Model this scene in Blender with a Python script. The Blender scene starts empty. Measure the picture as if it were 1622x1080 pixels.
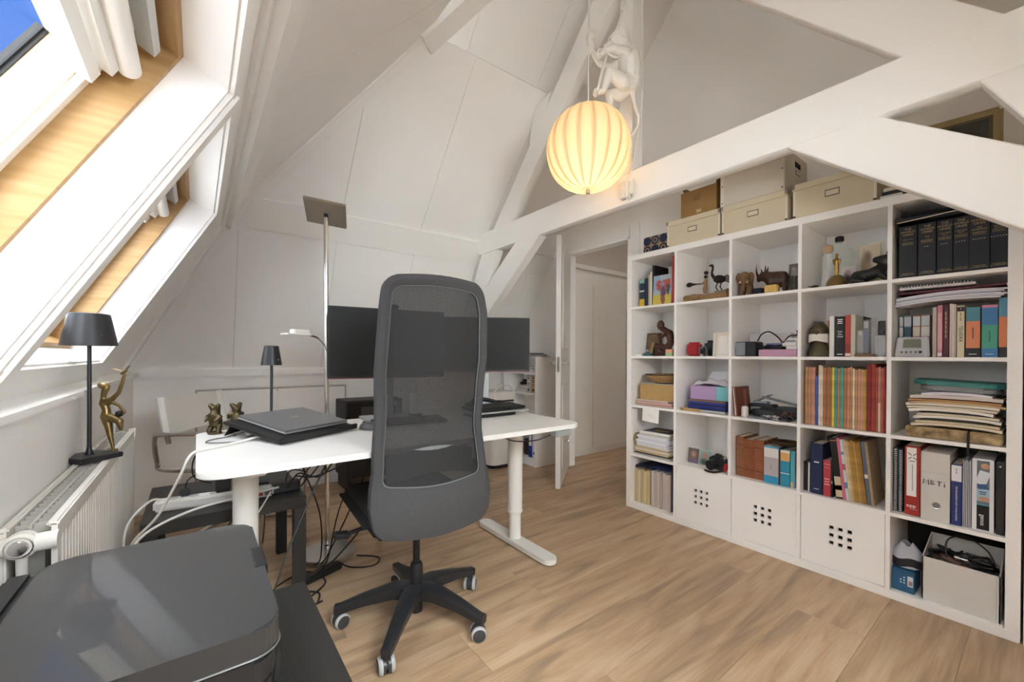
import bpy, bmesh, math, random
from mathutils import Vector, Matrix
random.seed(7)
C = bpy.context.scene.collection
scn = bpy.context.scene
PI = math.pi

# ---------------------------------------------------------------- camera
cd = bpy.data.cameras.new('camera'); cam = bpy.data.objects.new('camera', cd); C.objects.link(cam)
cd.sensor_width = 36.0; cd.lens = 654.595 / 1622 * 36; cd.shift_y = 25.912 / 1622; cd.clip_start = 0.01
yaw, pit, rol = math.radians(37.35), math.radians(-0.23), math.radians(0.27)
fw = Vector((math.sin(yaw) * math.cos(pit), math.cos(yaw) * math.cos(pit), math.sin(pit)))
rt0 = Vector((math.cos(yaw), -math.sin(yaw), 0)); up0 = rt0.cross(fw)
rt = rt0 * math.cos(rol) + up0 * math.sin(rol); up = -rt0 * math.sin(rol) + up0 * math.cos(rol)
m = Matrix((rt, up, -fw)).transposed().to_4x4(); m.translation = Vector((-2.492, -1.886, 1.089))
cam.matrix_world = m; scn.camera = cam

# ---------------------------------------------------------------- world: blue sky with bright drifting clouds
w = bpy.data.worlds.new('World'); scn.world = w; w.use_nodes = True
nt = w.node_tree; nt.nodes.clear()
def wn(t): return nt.nodes.new(t)
tc = wn('ShaderNodeTexCoord'); no = wn('ShaderNodeTexNoise'); rp = wn('ShaderNodeValToRGB'); mx = wn('ShaderNodeMixRGB'); bg = wn('ShaderNodeBackground'); ou = wn('ShaderNodeOutputWorld')
no.inputs['Scale'].default_value = 1.7; no.inputs['Detail'].default_value = 4; no.inputs['Roughness'].default_value = .5
rp.color_ramp.elements[0].position = .36; rp.color_ramp.elements[1].position = .50
mp = wn('ShaderNodeMapping'); mp.inputs['Location'].default_value = (2.26, 8.43, 4.35)
nt.links.new(tc.outputs['Generated'], mp.inputs[0]); nt.links.new(mp.outputs[0], no.inputs['Vector'])
nt.links.new(no.outputs[0], rp.inputs[0]); nt.links.new(rp.outputs[0], mx.inputs[0])
mx.inputs[1].default_value = (.040, .205, .74, 1); mx.inputs[2].default_value = (8.2, 8.4, 8.7, 1)
nt.links.new(mx.outputs[0], bg.inputs[0]); bg.inputs[1].default_value = 1.0
nt.links.new(bg.outputs[0], ou.inputs[0])
scn.view_settings.view_transform = 'Standard'; scn.view_settings.look = 'None'; scn.view_settings.gamma = 1
scn.view_settings.use_curve_mapping = False
scn.view_settings.exposure = 1.86
scn.cycles.max_bounces = 16; scn.cycles.diffuse_bounces = 10; scn.cycles.glossy_bounces = 4
scn.cycles.transmission_bounces = 8; scn.cycles.transparent_max_bounces = 16
scn.cycles.sample_clamp_indirect = 6; scn.cycles.caustics_reflective = False; scn.cycles.caustics_refractive = False
scn.cycles.use_denoising = True

# ---------------------------------------------------------------- materials
MATS = {}
def mat(name, col, rough=.6, metal=0, noise=0, nscale=30, bump=0, bscale=200, alpha=1, trans=0, emit=0, spec=.5, coat=0, sub=0, ior=1.45, stretch=None, col2=None):
    if name in MATS: return MATS[name]
    M = bpy.data.materials.new(name); M.use_nodes = True; t = M.node_tree; b = t.nodes['Principled BSDF']
    c = tuple(col) + (1,) if len(col) == 3 else col
    b.inputs['Base Color'].default_value = c; b.inputs['Roughness'].default_value = rough; b.inputs['Metallic'].default_value = metal
    b.inputs['Specular IOR Level'].default_value = spec; b.inputs['Coat Weight'].default_value = coat; b.inputs['IOR'].default_value = ior
    b.inputs['Transmission Weight'].default_value = trans; b.inputs['Alpha'].default_value = alpha
    if emit: b.inputs['Emission Color'].default_value = c; b.inputs['Emission Strength'].default_value = emit
    if sub: b.inputs['Subsurface Weight'].default_value = sub; b.inputs['Subsurface Radius'].default_value = (.02, .015, .01)
    tcn = t.nodes.new('ShaderNodeTexCoord'); vec = tcn.outputs['Object']
    if stretch:
        mpn = t.nodes.new('ShaderNodeMapping'); mpn.inputs['Scale'].default_value = stretch; t.links.new(vec, mpn.inputs[0]); vec = mpn.outputs[0]
    if noise or col2:
        n = t.nodes.new('ShaderNodeTexNoise'); n.inputs['Scale'].default_value = nscale; n.inputs['Detail'].default_value = 5
        r = t.nodes.new('ShaderNodeMixRGB'); t.links.new(vec, n.inputs['Vector'])
        k = noise
        r.inputs[1].default_value = c if col2 else (c[0] * (1 - k), c[1] * (1 - k), c[2] * (1 - k), 1)
        r.inputs[2].default_value = tuple(col2) + (1,) if col2 else (min(1, c[0] * (1 + k)), min(1, c[1] * (1 + k)), min(1, c[2] * (1 + k)), 1)
        rr = t.nodes.new('ShaderNodeMapRange'); rr.inputs[1].default_value = .3; rr.inputs[2].default_value = .7
        t.links.new(n.outputs[0], rr.inputs[0]); t.links.new(rr.outputs[0], r.inputs[0]); t.links.new(r.outputs[0], b.inputs['Base Color'])
    if bump:
        n2 = t.nodes.new('ShaderNodeTexNoise'); n2.inputs['Scale'].default_value = bscale; n2.inputs['Detail'].default_value = 3
        bp = t.nodes.new('ShaderNodeBump'); bp.inputs['Strength'].default_value = bump; bp.inputs['Distance'].default_value = .002
        t.links.new(vec, n2.inputs['Vector']); t.links.new(n2.outputs[0], bp.inputs['Height']); t.links.new(bp.outputs[0], b.inputs['Normal'])
    MATS[name] = M; return M
def hx(h):  # sRGB hex -> linear
    v = [int(h[i:i + 2], 16) / 255 for i in (0, 2, 4)]
    return tuple(((x + .055) / 1.055) ** 2.4 if x > .04045 else x / 12.92 for x in v)
def cm(h, rough=.6, **k): return mat('paint_' + h + ('_%d' % int(rough * 100)), hx(h), rough, **k)

# ---------------------------------------------------------------- mesh builder
class MB:
    def __init__(s): s.bm = bmesh.new(); s.mi = 0
    def _add(s, vs, fs):
        v = [s.bm.verts.new(p) for p in vs]
        out = []
        for f in fs:
            try: out.append(s.bm.faces.new([v[i] for i in f]))
            except ValueError: pass
        for f in out: f.material_index = s.mi
        return v, out
    def box(s, lo, hi, bev=0, seg=2):
        x0, y0, z0 = [min(a, b) for a, b in zip(lo, hi)]; x1, y1, z1 = [max(a, b) for a, b in zip(lo, hi)]
        v, f = s._add([(x0, y0, z0), (x1, y0, z0), (x1, y1, z0), (x0, y1, z0), (x0, y0, z1), (x1, y0, z1), (x1, y1, z1), (x0, y1, z1)],
               [(0, 3, 2, 1), (4, 5, 6, 7), (0, 1, 5, 4), (1, 2, 6, 5), (2, 3, 7, 6), (3, 0, 4, 7)])
        if bev: s.bevel(v, bev, seg)
        return s
    def bevel(s, v, w, seg=2):
        es = set(e for a in v for e in a.link_edges)
        bmesh.ops.bevel(s.bm, geom=list(es), offset=w, segments=seg, affect='EDGES', clamp_overlap=True)
    def obox(s, c, size, R=None, bev=0, seg=2):       # oriented box: centre, size, rotation matrix / euler tuple
        if R is None: R = Matrix.Identity(3)
        elif isinstance(R, (tuple, list)): R = Matrix.Rotation(R[2], 3, 'Z') @ Matrix.Rotation(R[1], 3, 'Y') @ Matrix.Rotation(R[0], 3, 'X')
        h = Vector(size) / 2; c = Vector(c)
        P = [c + R @ Vector((sx * h.x, sy * h.y, sz * h.z)) for sx, sy, sz in ((-1,-1,-1),(1,-1,-1),(1,1,-1),(-1,1,-1),(-1,-1,1),(1,-1,1),(1,1,1),(-1,1,1))]
        v, f = s._add(P, [(0, 3, 2, 1), (4, 5, 6, 7), (0, 1, 5, 4), (1, 2, 6, 5), (2, 3, 7, 6), (3, 0, 4, 7)])
        if bev: s.bevel(v, bev, seg)
        return s
    def prism(s, pts, d, bev=0, seg=2):               # polygon (3d points) extruded by vector d
        d = Vector(d); n = len(pts); P = [Vector(p) for p in pts]
        nor = sum(((P[i] - P[0]).cross(P[(i + 1) % n] - P[0]) for i in range(1, n - 1)), Vector())
        if nor.dot(d) > 0: P.reverse()
        v, f = s._add(P + [p + d for p in P], [tuple(range(n)), tuple(range(2 * n - 1, n - 1, -1))] + [(i, n + i, n + (i + 1) % n, (i + 1) % n) for i in range(n)])
        if bev: s.bevel(v, bev, seg)
        return s
    def lathe(s, prof, c=(0, 0, 0), n=24, R=None, caps=True):
        c = Vector(c); rings = []; vs = []
        for r, z in prof:
            for i in range(n):
                a = 2 * PI * i / n; p = Vector((r * math.cos(a), r * math.sin(a), z))
                if R is not None: p = R @ p
                vs.append(c + p)
        fs = []
        for k in range(len(prof) - 1):
            for i in range(n):
                j = (i + 1) % n; fs.append((k * n + i, k * n + j, (k + 1) * n + j, (k + 1) * n + i))
        if caps:
            if prof[0][0] > 1e-6: fs.append(tuple(range(n - 1, -1, -1)))
            if prof[-1][0] > 1e-6: fs.append(tuple((len(prof) - 1) * n + i for i in range(n)))
        s._add(vs, fs)
        return s
    def cyl(s, a, b, r, r2=None, n=16):
        a = Vector(a); b = Vector(b); d = b - a; L = d.length
        R = Vector((0, 0, 1)).rotation_difference(d / L).to_matrix()
        return s.lathe([(r, 0), (r if r2 is None else r2, L)], a, n, R)
    def tube(s, pts, r, n=8, closed=False):
        P = [Vector(p) for p in pts]; m = len(P); vs = []; fs = []
        rr = r if isinstance(r, (list, tuple)) else [r] * m
        prev = None
        for i in range(m):
            if closed: t = P[(i + 1) % m] - P[i - 1]
            else: t = P[min(i + 1, m - 1)] - P[max(i - 1, 0)]
            if t.length < 1e-9: t = Vector((0, 0, 1))
            t.normalize()
            if prev is None:
                a = Vector((0, 0, 1)) if abs(t.z) < .9 else Vector((1, 0, 0)); u = t.cross(a).normalized()
            else: u = (prev - t * prev.dot(t)); u = u.normalized() if u.length > 1e-6 else t.orthogonal().normalized()
            prev = u; vv = t.cross(u)
            for k in range(n):
                a = 2 * PI * k / n; vs.append(P[i] + (u * math.cos(a) + vv * math.sin(a)) * rr[i])
        for i in range(m if closed else m - 1):
            j = (i + 1) % m
            for k in range(n):
                l = (k + 1) % n; fs.append((i * n + k, i * n + l, j * n + l, j * n + k))
        if not closed: fs.append(tuple(range(n - 1, -1, -1))); fs.append(tuple((m - 1) * n + k for k in range(n)))
        s._add(vs, fs); return s
    def ball(s, c, r, n=14, R=None):
        if not isinstance(r, (tuple, list)): r = (r, r, r)
        c = Vector(c); m = n // 2; vs = []; fs = []
        for i in range(1, m):
            th = PI * i / m
            for k in range(n):
                a = 2 * PI * k / n; p = Vector((r[0] * math.sin(th) * math.cos(a), r[1] * math.sin(th) * math.sin(a), -r[2] * math.cos(th)))
                vs.append(c + (R @ p if R is not None else p))
        b = Vector((0, 0, -r[2])); t = Vector((0, 0, r[2]))
        vs += [c + (R @ b if R is not None else b), c + (R @ t if R is not None else t)]
        nb = len(vs) - 2
        for i in range(m - 2):
            for k in range(n):
                l = (k + 1) % n; fs.append((i * n + k, i * n + l, (i + 1) * n + l, (i + 1) * n + k))
        for k in range(n):
            l = (k + 1) % n; fs.append((l, k, nb)); fs.append(((m - 2) * n + k, (m - 2) * n + l, nb + 1))
        s._add(vs, fs); return s
    def grid(s, fn, nu, nv, thick=0, closeu=False):   # fn(u,v)->point, u,v in 0..1
        vs = [Vector(fn(i / (nu - (0 if closeu else 1)), j / (nv - 1))) for j in range(nv) for i in range(nu)]
        fs = []
        for j in range(nv - 1):
            for i in range(nu if closeu else nu - 1):
                k = (i + 1) % nu; fs.append((j * nu + i, j * nu + k, (j + 1) * nu + k, (j + 1) * nu + i))
        v, f = s._add(vs, fs)
        if thick: s.solid(v, f, thick)
        return s
    def solid(s, v, f, thick):                         # give a sheet real thickness
        for q in f: q.normal_update()
        nv = []
        for a in v:
            n = sum((q.normal for q in a.link_faces), Vector()); n = n.normalized() if n.length > 1e-9 else Vector((0, 0, 1))
            nv.append(s.bm.verts.new(a.co + n * thick))
        idx = {a: i for i, a in enumerate(v)}
        bound = [e for e in set(e for q in f for e in q.edges) if len(e.link_faces) == 1]
        loops = []
        for e in bound:
            l = e.link_loops[0]; loops.append((l.vert, l.link_loop_next.vert))
        for q in f: s.bm.faces.new([nv[idx[a]] for a in q.verts]); 
        for a, b in loops: s.bm.faces.new([b, a, nv[idx[a]], nv[idx[b]]])
        for q in f: q.normal_flip()
    def quad(s, a, b, c, d): s._add([a, b, c, d], [(0, 1, 2, 3)]); return s

def smoothify(me, ang=35):
    me.polygons.foreach_set('use_smooth', [True] * len(me.polygons)); me.set_sharp_from_angle(angle=math.radians(ang))
def mesh(name, mb, mats, smooth=True, fix=True):
    me = bpy.data.meshes.new(name)
    if fix: bmesh.ops.recalc_face_normals(mb.bm, faces=mb.bm.faces)
    mb.bm.to_mesh(me); mb.bm.free()
    for x in (mats if isinstance(mats, (list, tuple)) else [mats]): me.materials.append(x)
    if smooth: smoothify(me)
    return me
def tag(o, label=None, cat=None, group=None, kind=None):
    if label: o['label'] = label
    if cat: o['category'] = cat
    if group: o['group'] = group
    if kind: o['kind'] = kind
    return o
def thing(name, label, cat, loc=(0, 0, 0), rz=0, group=None, kind=None):
    o = bpy.data.objects.new(name, None); C.objects.link(o); o.location = loc; o.rotation_euler = (0, 0, rz); o.empty_display_size = .05
    return tag(o, label, cat, group, kind)
def part(parent, name, mb, mats, world=False, label=None, kind=None, smooth=True):
    me = mb if isinstance(mb, bpy.types.Mesh) else mesh(name, mb, mats, smooth)
    o = bpy.data.objects.new(name, me); C.objects.link(o); o.parent = parent
    if world:
        p = parent; mw = Matrix.Identity(4)
        while p is not None: mw = Matrix.LocRotScale(p.location, p.rotation_euler, p.scale) @ mw; p = p.parent
        me.transform(mw.inverted())
    if label: o['label'] = label
    if kind: o['kind'] = kind
    return o
def solo(name, mb, mats, label=None, cat=None, group=None, kind=None, smooth=True):   # one-mesh thing built in world space, origin moved to its base
    me = mesh(name, mb, mats, smooth)
    xs = [v.co for v in me.vertices]
    b = Vector(((min(p.x for p in xs) + max(p.x for p in xs)) / 2, (min(p.y for p in xs) + max(p.y for p in xs)) / 2, min(p.z for p in xs)))
    me.transform(Matrix.Translation(-b)); o = bpy.data.objects.new(name, me); C.objects.link(o); o.location = b
    return tag(o, label, cat, group, kind)
def text_mesh(body, size, mat_, extrude=.0004, align='CENTER', font_space=1.0, shear=0):
    cu = bpy.data.curves.new('lettering', 'FONT'); cu.body = body; cu.size = size; cu.extrude = extrude; cu.align_x = align; cu.align_y = 'CENTER'; cu.space_character = font_space; cu.shear = shear
    cu.resolution_u = 2
    o = bpy.data.objects.new('lettering', cu); C.objects.link(o); dg = bpy.context.evaluated_depsgraph_get()
    me = bpy.data.meshes.new_from_object(o.evaluated_get(dg)); bpy.data.objects.remove(o); bpy.data.curves.remove(cu)
    me.name = 'lettering'; me.materials.clear(); me.materials.append(mat_); return me
def rot_face(normal, updir):   # matrix that takes text space (x right, y up, z out) onto a surface
    n = Vector(normal).normalized(); u = Vector(updir); u = (u - n * u.dot(n)).normalized(); r = u.cross(n)
    return Matrix((r, u, n)).transposed().to_4x4()
def text_part(parent, body, size, pos, normal, updir, mat_, name='lettering', **k):
    me = text_mesh(body, size, mat_, **k); me.transform(Matrix.Translation(Vector(pos)) @ rot_face(normal, updir))
    o = bpy.data.objects.new(name, me); C.objects.link(o); o.parent = parent; return o
def catmull(pts, n=8, closed=False):
    P = [Vector(p) for p in pts]; out = []; m = len(P)
    for i in range(m if closed else m - 1):
        if closed: a, b, c, d = P[i - 1], P[i], P[(i + 1) % m], P[(i + 2) % m]
        else: a, b, c, d = P[max(i - 1, 0)], P[i], P[i + 1], P[min(i + 2, m - 1)]
        for k in range(n):
            t = k / n; out.append(.5 * ((2 * b) + (c - a) * t + (2 * a - 5 * b + 4 * c - d) * t * t + (3 * b - a - 3 * c + d) * t ** 3))
    if not closed: out.append(P[-1])
    return out
def skin(name, verts, edges, radii, sub=2, extra=None):   # one continuous organic body: tapered limbs fused round a skeleton
    mb = MB(); V = [Vector(v) for v in verts]
    for v, r in zip(V, radii): mb.ball(v, r, 12)
    for a, b in edges:
        if (V[a] - V[b]).length > 1e-5: mb.cyl(V[a], V[b], radii[a], radii[b], 12)
    for c, r, R in (extra or []): mb.ball(Vector(c), r, 14, R)
    me = mesh(name, mb, [], False); o = bpy.data.objects.new(name, me); C.objects.link(o)
    md = o.modifiers.new('r', 'REMESH'); md.mode = 'VOXEL'; md.voxel_size = max(.0012, min(radii) * .42)
    sm = o.modifiers.new('s', 'SMOOTH'); sm.factor = .5; sm.iterations = 4
    dg = bpy.context.evaluated_depsgraph_get(); out = bpy.data.meshes.new_from_object(o.evaluated_get(dg)); bpy.data.objects.remove(o)
    out.name = name; out.polygons.foreach_set('use_smooth', [True] * len(out.polygons)); return out

# common materials
WHITE = mat('wall_paint', hx('f5f4f2'), .75, noise=.012, nscale=3, bump=.05, bscale=60)
BEAM = mat('beam_paint', hx('f3f2ef'), .55, noise=.01, nscale=4)
PINE = mat('pine', hx('bd9a6c'), .5, nscale=6, stretch=(1, 1, 9), col2=hx('a98452'), bump=.1)
CREAM = mat('cream_sash', hx('e2d6bc'), .5)
WPLAST = mat('white_plastic', hx('e6e4df'), .4)
BLACKM = mat('black_metal', hx('26272a'), .38)
BLACKP = mat('black_plastic', hx('1d1d1e'), .5)
CHROME = mat('chrome', (.75, .74, .72), .18, 1)
STEEL = mat('brushed_steel', (.56, .54, .51), .32, 1)
SHELFW = mat('shelf_white', hx('f5f3f0'), .42)
WLACQ = mat('white_lacquer', hx('e2e0dc'), .35)
GREYAL = mat('grey_aluminium', hx('a9adad'), .4, .4)
BRASS = mat('brass', hx('8f7850'), .36, .9, noise=.2, nscale=40)
BRONZE = mat('bronze', hx('574c35'), .45, .75, noise=.3, nscale=30)
def glassmat(name, tint):
    M = bpy.data.materials.new(name); M.use_nodes = True; t = M.node_tree; t.nodes.clear()
    o = t.nodes.new('ShaderNodeOutputMaterial'); mx = t.nodes.new('ShaderNodeMixShader'); a = t.nodes.new('ShaderNodeBsdfTransparent'); g = t.nodes.new('ShaderNodeBsdfGlossy')
    g.inputs['Roughness'].default_value = .02; a.inputs[0].default_value = tint; mx.inputs[0].default_value = .04
    t.links.new(a.outputs[0], mx.inputs[1]); t.links.new(g.outputs[0], mx.inputs[2]); t.links.new(mx.outputs[0], o.inputs[0]); return M
GLASS = glassmat('window_glass', (.97, .99, .98, 1)); TINTED = glassmat('dimming_glass', (.56, .57, .58, 1))   # tint added to dim the light of the left skylights; two faces per pane
# ================================================================ THE ROOM
KX, KY, KZ = -2.30, 1.31, 2.02          # knee of the mansard roof (left / back)
BX, BY, BZ = -2.884, 1.86, 0.965        # foot of the slopes
RY = -0.38                              # ridge line
NY, NKY = 2 * RY - BY, 2 * RY - KY      # near wall foot, near knee
TU = (3.03 - KZ) / (KY - .40)           # pitch of the upper slope
RZ = KZ + (KY - RY) * TU
RX = KX + (KY - RY)                     # ridge start (hip end)
WX = 0.42                               # partition wall behind the shelf unit
LX = -2.83                              # left knee wall

# ---- floor planks, run along X, 24.2 cm wide
def floor_mat():
    M = bpy.data.materials.new('oak_plank'); M.use_nodes = True; t = M.node_tree; b = t.nodes['Principled BSDF']; N = t.nodes.new; L = t.links.new
    tcn = N('ShaderNodeTexCoord'); oi = N('ShaderNodeObjectInfo')
    mp = N('ShaderNodeMapping'); mp.inputs['Scale'].default_value = (1.1, 9, 1)
    add = N('ShaderNodeVectorMath'); add.operation = 'ADD'; mul = N('ShaderNodeVectorMath'); mul.operation = 'SCALE'; mul.inputs[0].default_value = (37, 91, 13)
    L(oi.outputs['Random'], mul.inputs['Scale']); L(tcn.outputs['Object'], add.inputs[0]); L(mul.outputs[0], add.inputs[1]); L(add.outputs[0], mp.inputs[0])
    n1 = N('ShaderNodeTexNoise'); n1.inputs['Scale'].default_value = 1.6; n1.inputs['Detail'].default_value = 6; n1.inputs['Distortion'].default_value = .8; L(mp.outputs[0], n1.inputs['Vector'])
    r1 = N('ShaderNodeValToRGB'); e = r1.color_ramp.elements; e[0].position = .28; e[0].color = hx('927c66') + (1,); e[1].position = .68; e[1].color = hx('c3a98b') + (1,)
    x = e.new(.48); x.color = hx('b69878') + (1,); L(n1.outputs[0], r1.inputs[0])
    mp2 = N('ShaderNodeMapping'); mp2.inputs['Scale'].default_value = (3, 90, 1); L(add.outputs[0], mp2.inputs[0])
    n2 = N('ShaderNodeTexNoise'); n2.inputs['Scale'].default_value = 2; n2.inputs['Detail'].default_value = 4; L(mp2.outputs[0], n2.inputs['Vector'])
    m1 = N('ShaderNodeMixRGB'); m1.blend_type = 'MULTIPLY'; m1.inputs[0].default_value = .35; L(r1.outputs[0], m1.inputs[1])
    r2 = N('ShaderNodeMapRange'); r2.inputs[1].default_value = .3; r2.inputs[2].default_value = .7; r2.inputs[3].default_value = .7; r2.inputs[4].default_value = 1.15; L(n2.outputs[0], r2.inputs[0]); L(r2.outputs[0], m1.inputs[2])
    vn = N('ShaderNodeTexVoronoi'); vn.inputs['Scale'].default_value = 1.5; mp3 = N('ShaderNodeMapping'); mp3.inputs['Scale'].default_value = (1, 3.2, 1); L(add.outputs[0], mp3.inputs[0]); L(mp3.outputs[0], vn.inputs['Vector'])
    r3 = N('ShaderNodeMapRange'); r3.inputs[1].default_value = 0; r3.inputs[2].default_value = .10; r3.inputs[3].default_value = .72; r3.inputs[4].default_value = 1; L(vn.outputs[0], r3.inputs[0])
    m2 = N('ShaderNodeMixRGB'); m2.blend_type = 'MULTIPLY'; m2.inputs[0].default_value = 1; L(m1.outputs[0], m2.inputs[1]); L(r3.outputs[0], m2.inputs[2])
    hs = N('ShaderNodeHueSaturation'); vr = N('ShaderNodeMapRange'); vr.inputs[3].default_value = .93; vr.inputs[4].default_value = 1.06; L(oi.outputs['Random'], vr.inputs[0]); L(vr.outputs[0], hs.inputs['Value']); L(m2.outputs[0], hs.inputs['Color'])
    L(hs.outputs[0], b.inputs['Base Color']); b.inputs['Roughness'].default_value = .42; b.inputs['Specular IOR Level'].default_value = .4
    bp = N('ShaderNodeBump'); bp.inputs['Strength'].default_value = .12; bp.inputs['Distance'].default_value = .001; L(n2.outputs[0], bp.inputs['Height']); L(bp.outputs[0], b.inputs['Normal'])
    return M
OAK = floor_mat()
floor = thing('floor', None, None, kind='structure')
part(floor, 'subfloor', MB().box((LX - .05, NY - .05, -.06), (2.7, BY + .05, -.012)), mat('joint_dark', hx('5a4838'), .8))
PW, PLN = .242, 1.9
yk = -1.448 - 6 * PW; k = 0
plank_meshes = {}
def plank(x0, x1, y0, y1):
    key = (round(x1 - x0, 3), round(y1 - y0, 3))
    if key not in plank_meshes:
        plank_meshes[key] = mesh('plank', MB().box((.0005, .0004, -.012), (key[0] - .0005, key[1] - .0004, 0), .0007, 1), OAK, False)
    o = bpy.data.objects.new('plank', plank_meshes[key]); C.objects.link(o); o.parent = floor; o.location = (x0, y0, 0)
offs = [0.3, 1.1, .65, 1.55, .1, .9, 1.4, .45, 1.25, .75]
while yk < BY:
    y0, y1 = max(yk, NY), min(yk + PW, BY)
    if y1 - y0 > .01:
        x = LX - offs[k % 10]
        while x < 2.6:
            a, b_ = max(x, LX), min(x + PLN, 2.6)
            if b_ - a > .02 and not (y0 > 1.35 and a > WX + .1): plank(a, b_, y0, y1)
            x += PLN
    yk += PW; k += 1

# ---- vertical walls
wl = thing('wall_left', None, None, kind='structure')
part(wl, 'knee_wall', MB().box((LX - .08, NY, 0), (LX, BY, .935)), WHITE)
# sloping window sill on top of the knee wall
part(wl, 'sill', MB().prism([(LX + .03, NY, .962), (LX + .03, NY, .944), (LX, NY, .930), (LX - .06, NY, .930), (LX - .08, NY, .975), (BX - .005, NY, .972)], (0, BY - NY - .001, 0)), WHITE)
part(wl, 'access_hatch', MB().box((LX, 1.05, .10), (LX + .004, 1.55, .80), .002), WHITE)
wb = thing('wall_back', None, None, kind='structure')
part(wb, 'knee_wall', MB().box((LX - .08, BY, 0), (WX + .08, BY + .08, BZ)), WHITE)
part(wb, 'dado_ledge', MB().box((LX + .03, BY - .035, .925), (WX, BY, .985), .006), WHITE)
part(wb, 'rail', MB().box((-2.515, BY - .012, .838), (-1.44, BY, .925), .002), WHITE)
for x0, x1 in ((-2.56, -2.515), (-1.44, -1.40), (-.80, -.76)): part(wb, 'stile', MB().box((x0, BY - .014, .08), (x1, BY, .925), .002), WHITE)
part(wb, 'frame_moulding', MB().box((-2.50, BY - .004, .80), (-1.455, BY, .832)).box((-2.50, BY - .004, .12), (-2.475, BY, .80)).box((-1.48, BY - .004, .12), (-1.455, BY, .80)), mat('joint_grey', hx('b4b0aa'), .8))
for x0, x1 in ((-2.488, -1.985), (-1.978, -1.468)): part(wb, 'hatch_door', MB().box((x0, BY - .012, .11), (x1, BY, .818), .003), WHITE)
bb = MB().box((LX, BY - .012, 0), (WX, BY, .075), .003); o = solo('baseboard_back', bb, WHITE, kind='structure')

# partition wall x = WX with door opening
DY0, DY1, DZ = .285, 1.03, 2.10
wr = thing('wall_right', None, None, kind='structure')
def roofz(y):  # roof height at y (lower + upper slopes, symmetric)
    d = abs(y - RY); kd = KY - RY; bd = BY - RY
    return KZ + (kd - d) * TU if d <= kd else BZ + (bd - d) * (KZ - BZ) / (bd - kd)
mb = MB()
def wallpoly(ys):  # polygon of wall x=WX between y samples up to the roof
    return [(WX, ys[0], 0)] + [(WX, y, roofz(y) + .26) for y in ys] + [(WX, ys[-1], 0)]
mb.prism(wallpoly([NY, NKY, RY, DY0]), (.08, 0, 0))
mb.prism([(WX, DY0, DZ), (WX, DY0, roofz(DY0) + .26), (WX, DY1, roofz(DY1) + .26), (WX, DY1, DZ)], (.08, 0, 0))
mb.prism(wallpoly([DY1, KY, BY]), (.08, 0, 0))
part(wr, 'partition', mb, WHITE)
dr = thing('door_1', None, None, (WX, DY1, 0), kind='structure')
part(dr, 'casing', MB().box((WX - .018, DY0 - .095, 0), (WX, DY0, DZ + .095), .004).box((WX - .018, DY1, 0), (WX, DY1 + .08, DZ + .095), .004).box((WX - .018, DY0, DZ), (WX, DY1, DZ + .095), .004), WHITE, True)
part(dr, 'jamb', MB().box((WX - .01, DY0, 0), (WX + .09, DY0 + .022, DZ)).box((WX - .01, DY1 - .022, 0), (WX + .09, DY1, DZ)).box((WX - .01, DY0, DZ - .022), (WX + .09, DY1, DZ)), WHITE, True)
# the leaf stands open into the room
ld = Vector((-.146 - .415, .56 - 1.015, 0)); LL = ld.length; la = math.atan2(ld.y, ld.x)
lf = thing('door_2', None, None, (.415, 1.015, 0), la, kind='structure')
part(lf, 'leaf', MB().box((0, -.02, .012), (LL + .03, .02, 2.065), .002), WLACQ)
part(lf, 'raised_panel', MB().box((.11, -.026, .15), (LL - .08, .026, .85), .006).box((.11, -.026, 1.15), (LL - .08, .026, 1.95), .006), WLACQ)
for sgn in (-1, 1):
    part(lf, 'door_handle', MB().cyl((LL - .03, sgn * .02, 1.03), (LL - .03, sgn * .028, 1.03), .025).cyl((LL - .03, sgn * .026, 1.03), (LL - .03, sgn * .07, 1.03), .010).cyl((LL - .022, sgn * .066, 1.03), (LL - .15, sgn * .066, 1.03), .010), CHROME)
part(lf, 'lock_plate', MB().box((LL + .029, -.011, .96), (LL + .032, .011, 1.08)), CHROME)

# hall beyond the door
HY = 1.25
wh = thing('wall_hall', None, None, kind='structure')
part(wh, 'hall_side', MB().box((WX + .08, HY, 0), (2.7, HY + .06, 2.05)), mat('hall_paint', hx('e2ddd5'), .7))
part(wh, 'hall_panel', MB().box((1.04, HY - .012, .06), (1.62, HY, 1.88), .003).box((1.635, HY - .012, .06), (2.25, HY, 1.88), .003), MATS['hall_paint'])
part(wh, 'hall_trim', MB().box((WX + .08, HY - .03, 2.035), (2.7, HY, 2.125), .004).box((WX + .08, HY - .015, 0), (2.7, HY, .05), .003), MATS['hall_paint'])
part(wh, 'hall_end', MB().box((2.7, -.6, 0), (2.76, HY + .06, 4.05)).box((WX + .08, -.66, 0), (2.76, -.6, 4.05)), MATS['hall_paint'])
part(wh, 'hall_slope', MB().prism([(WX + .08, HY, 2.05), (2.7, HY, 2.05), (2.7, -.50, 2.05 + 1.75 * TU), (WX + .08, -.50, 2.05 + 1.75 * TU)], (0, .03, .04)), MATS['hall_paint'])  # stops short of the end wall: unseen gap left open to light the hall

# near wall (behind the camera)
wn_ = thing('wall_near', None, None, kind='structure')
part(wn_, 'knee_wall', MB().box((LX - .08, NY - .08, 0), (WX + .08, NY, BZ)), WHITE)
part(wn_, 'boxed_corner', MB().box((.0, NY, 0), (WX, -1.823, 1.30)), WHITE)

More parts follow.
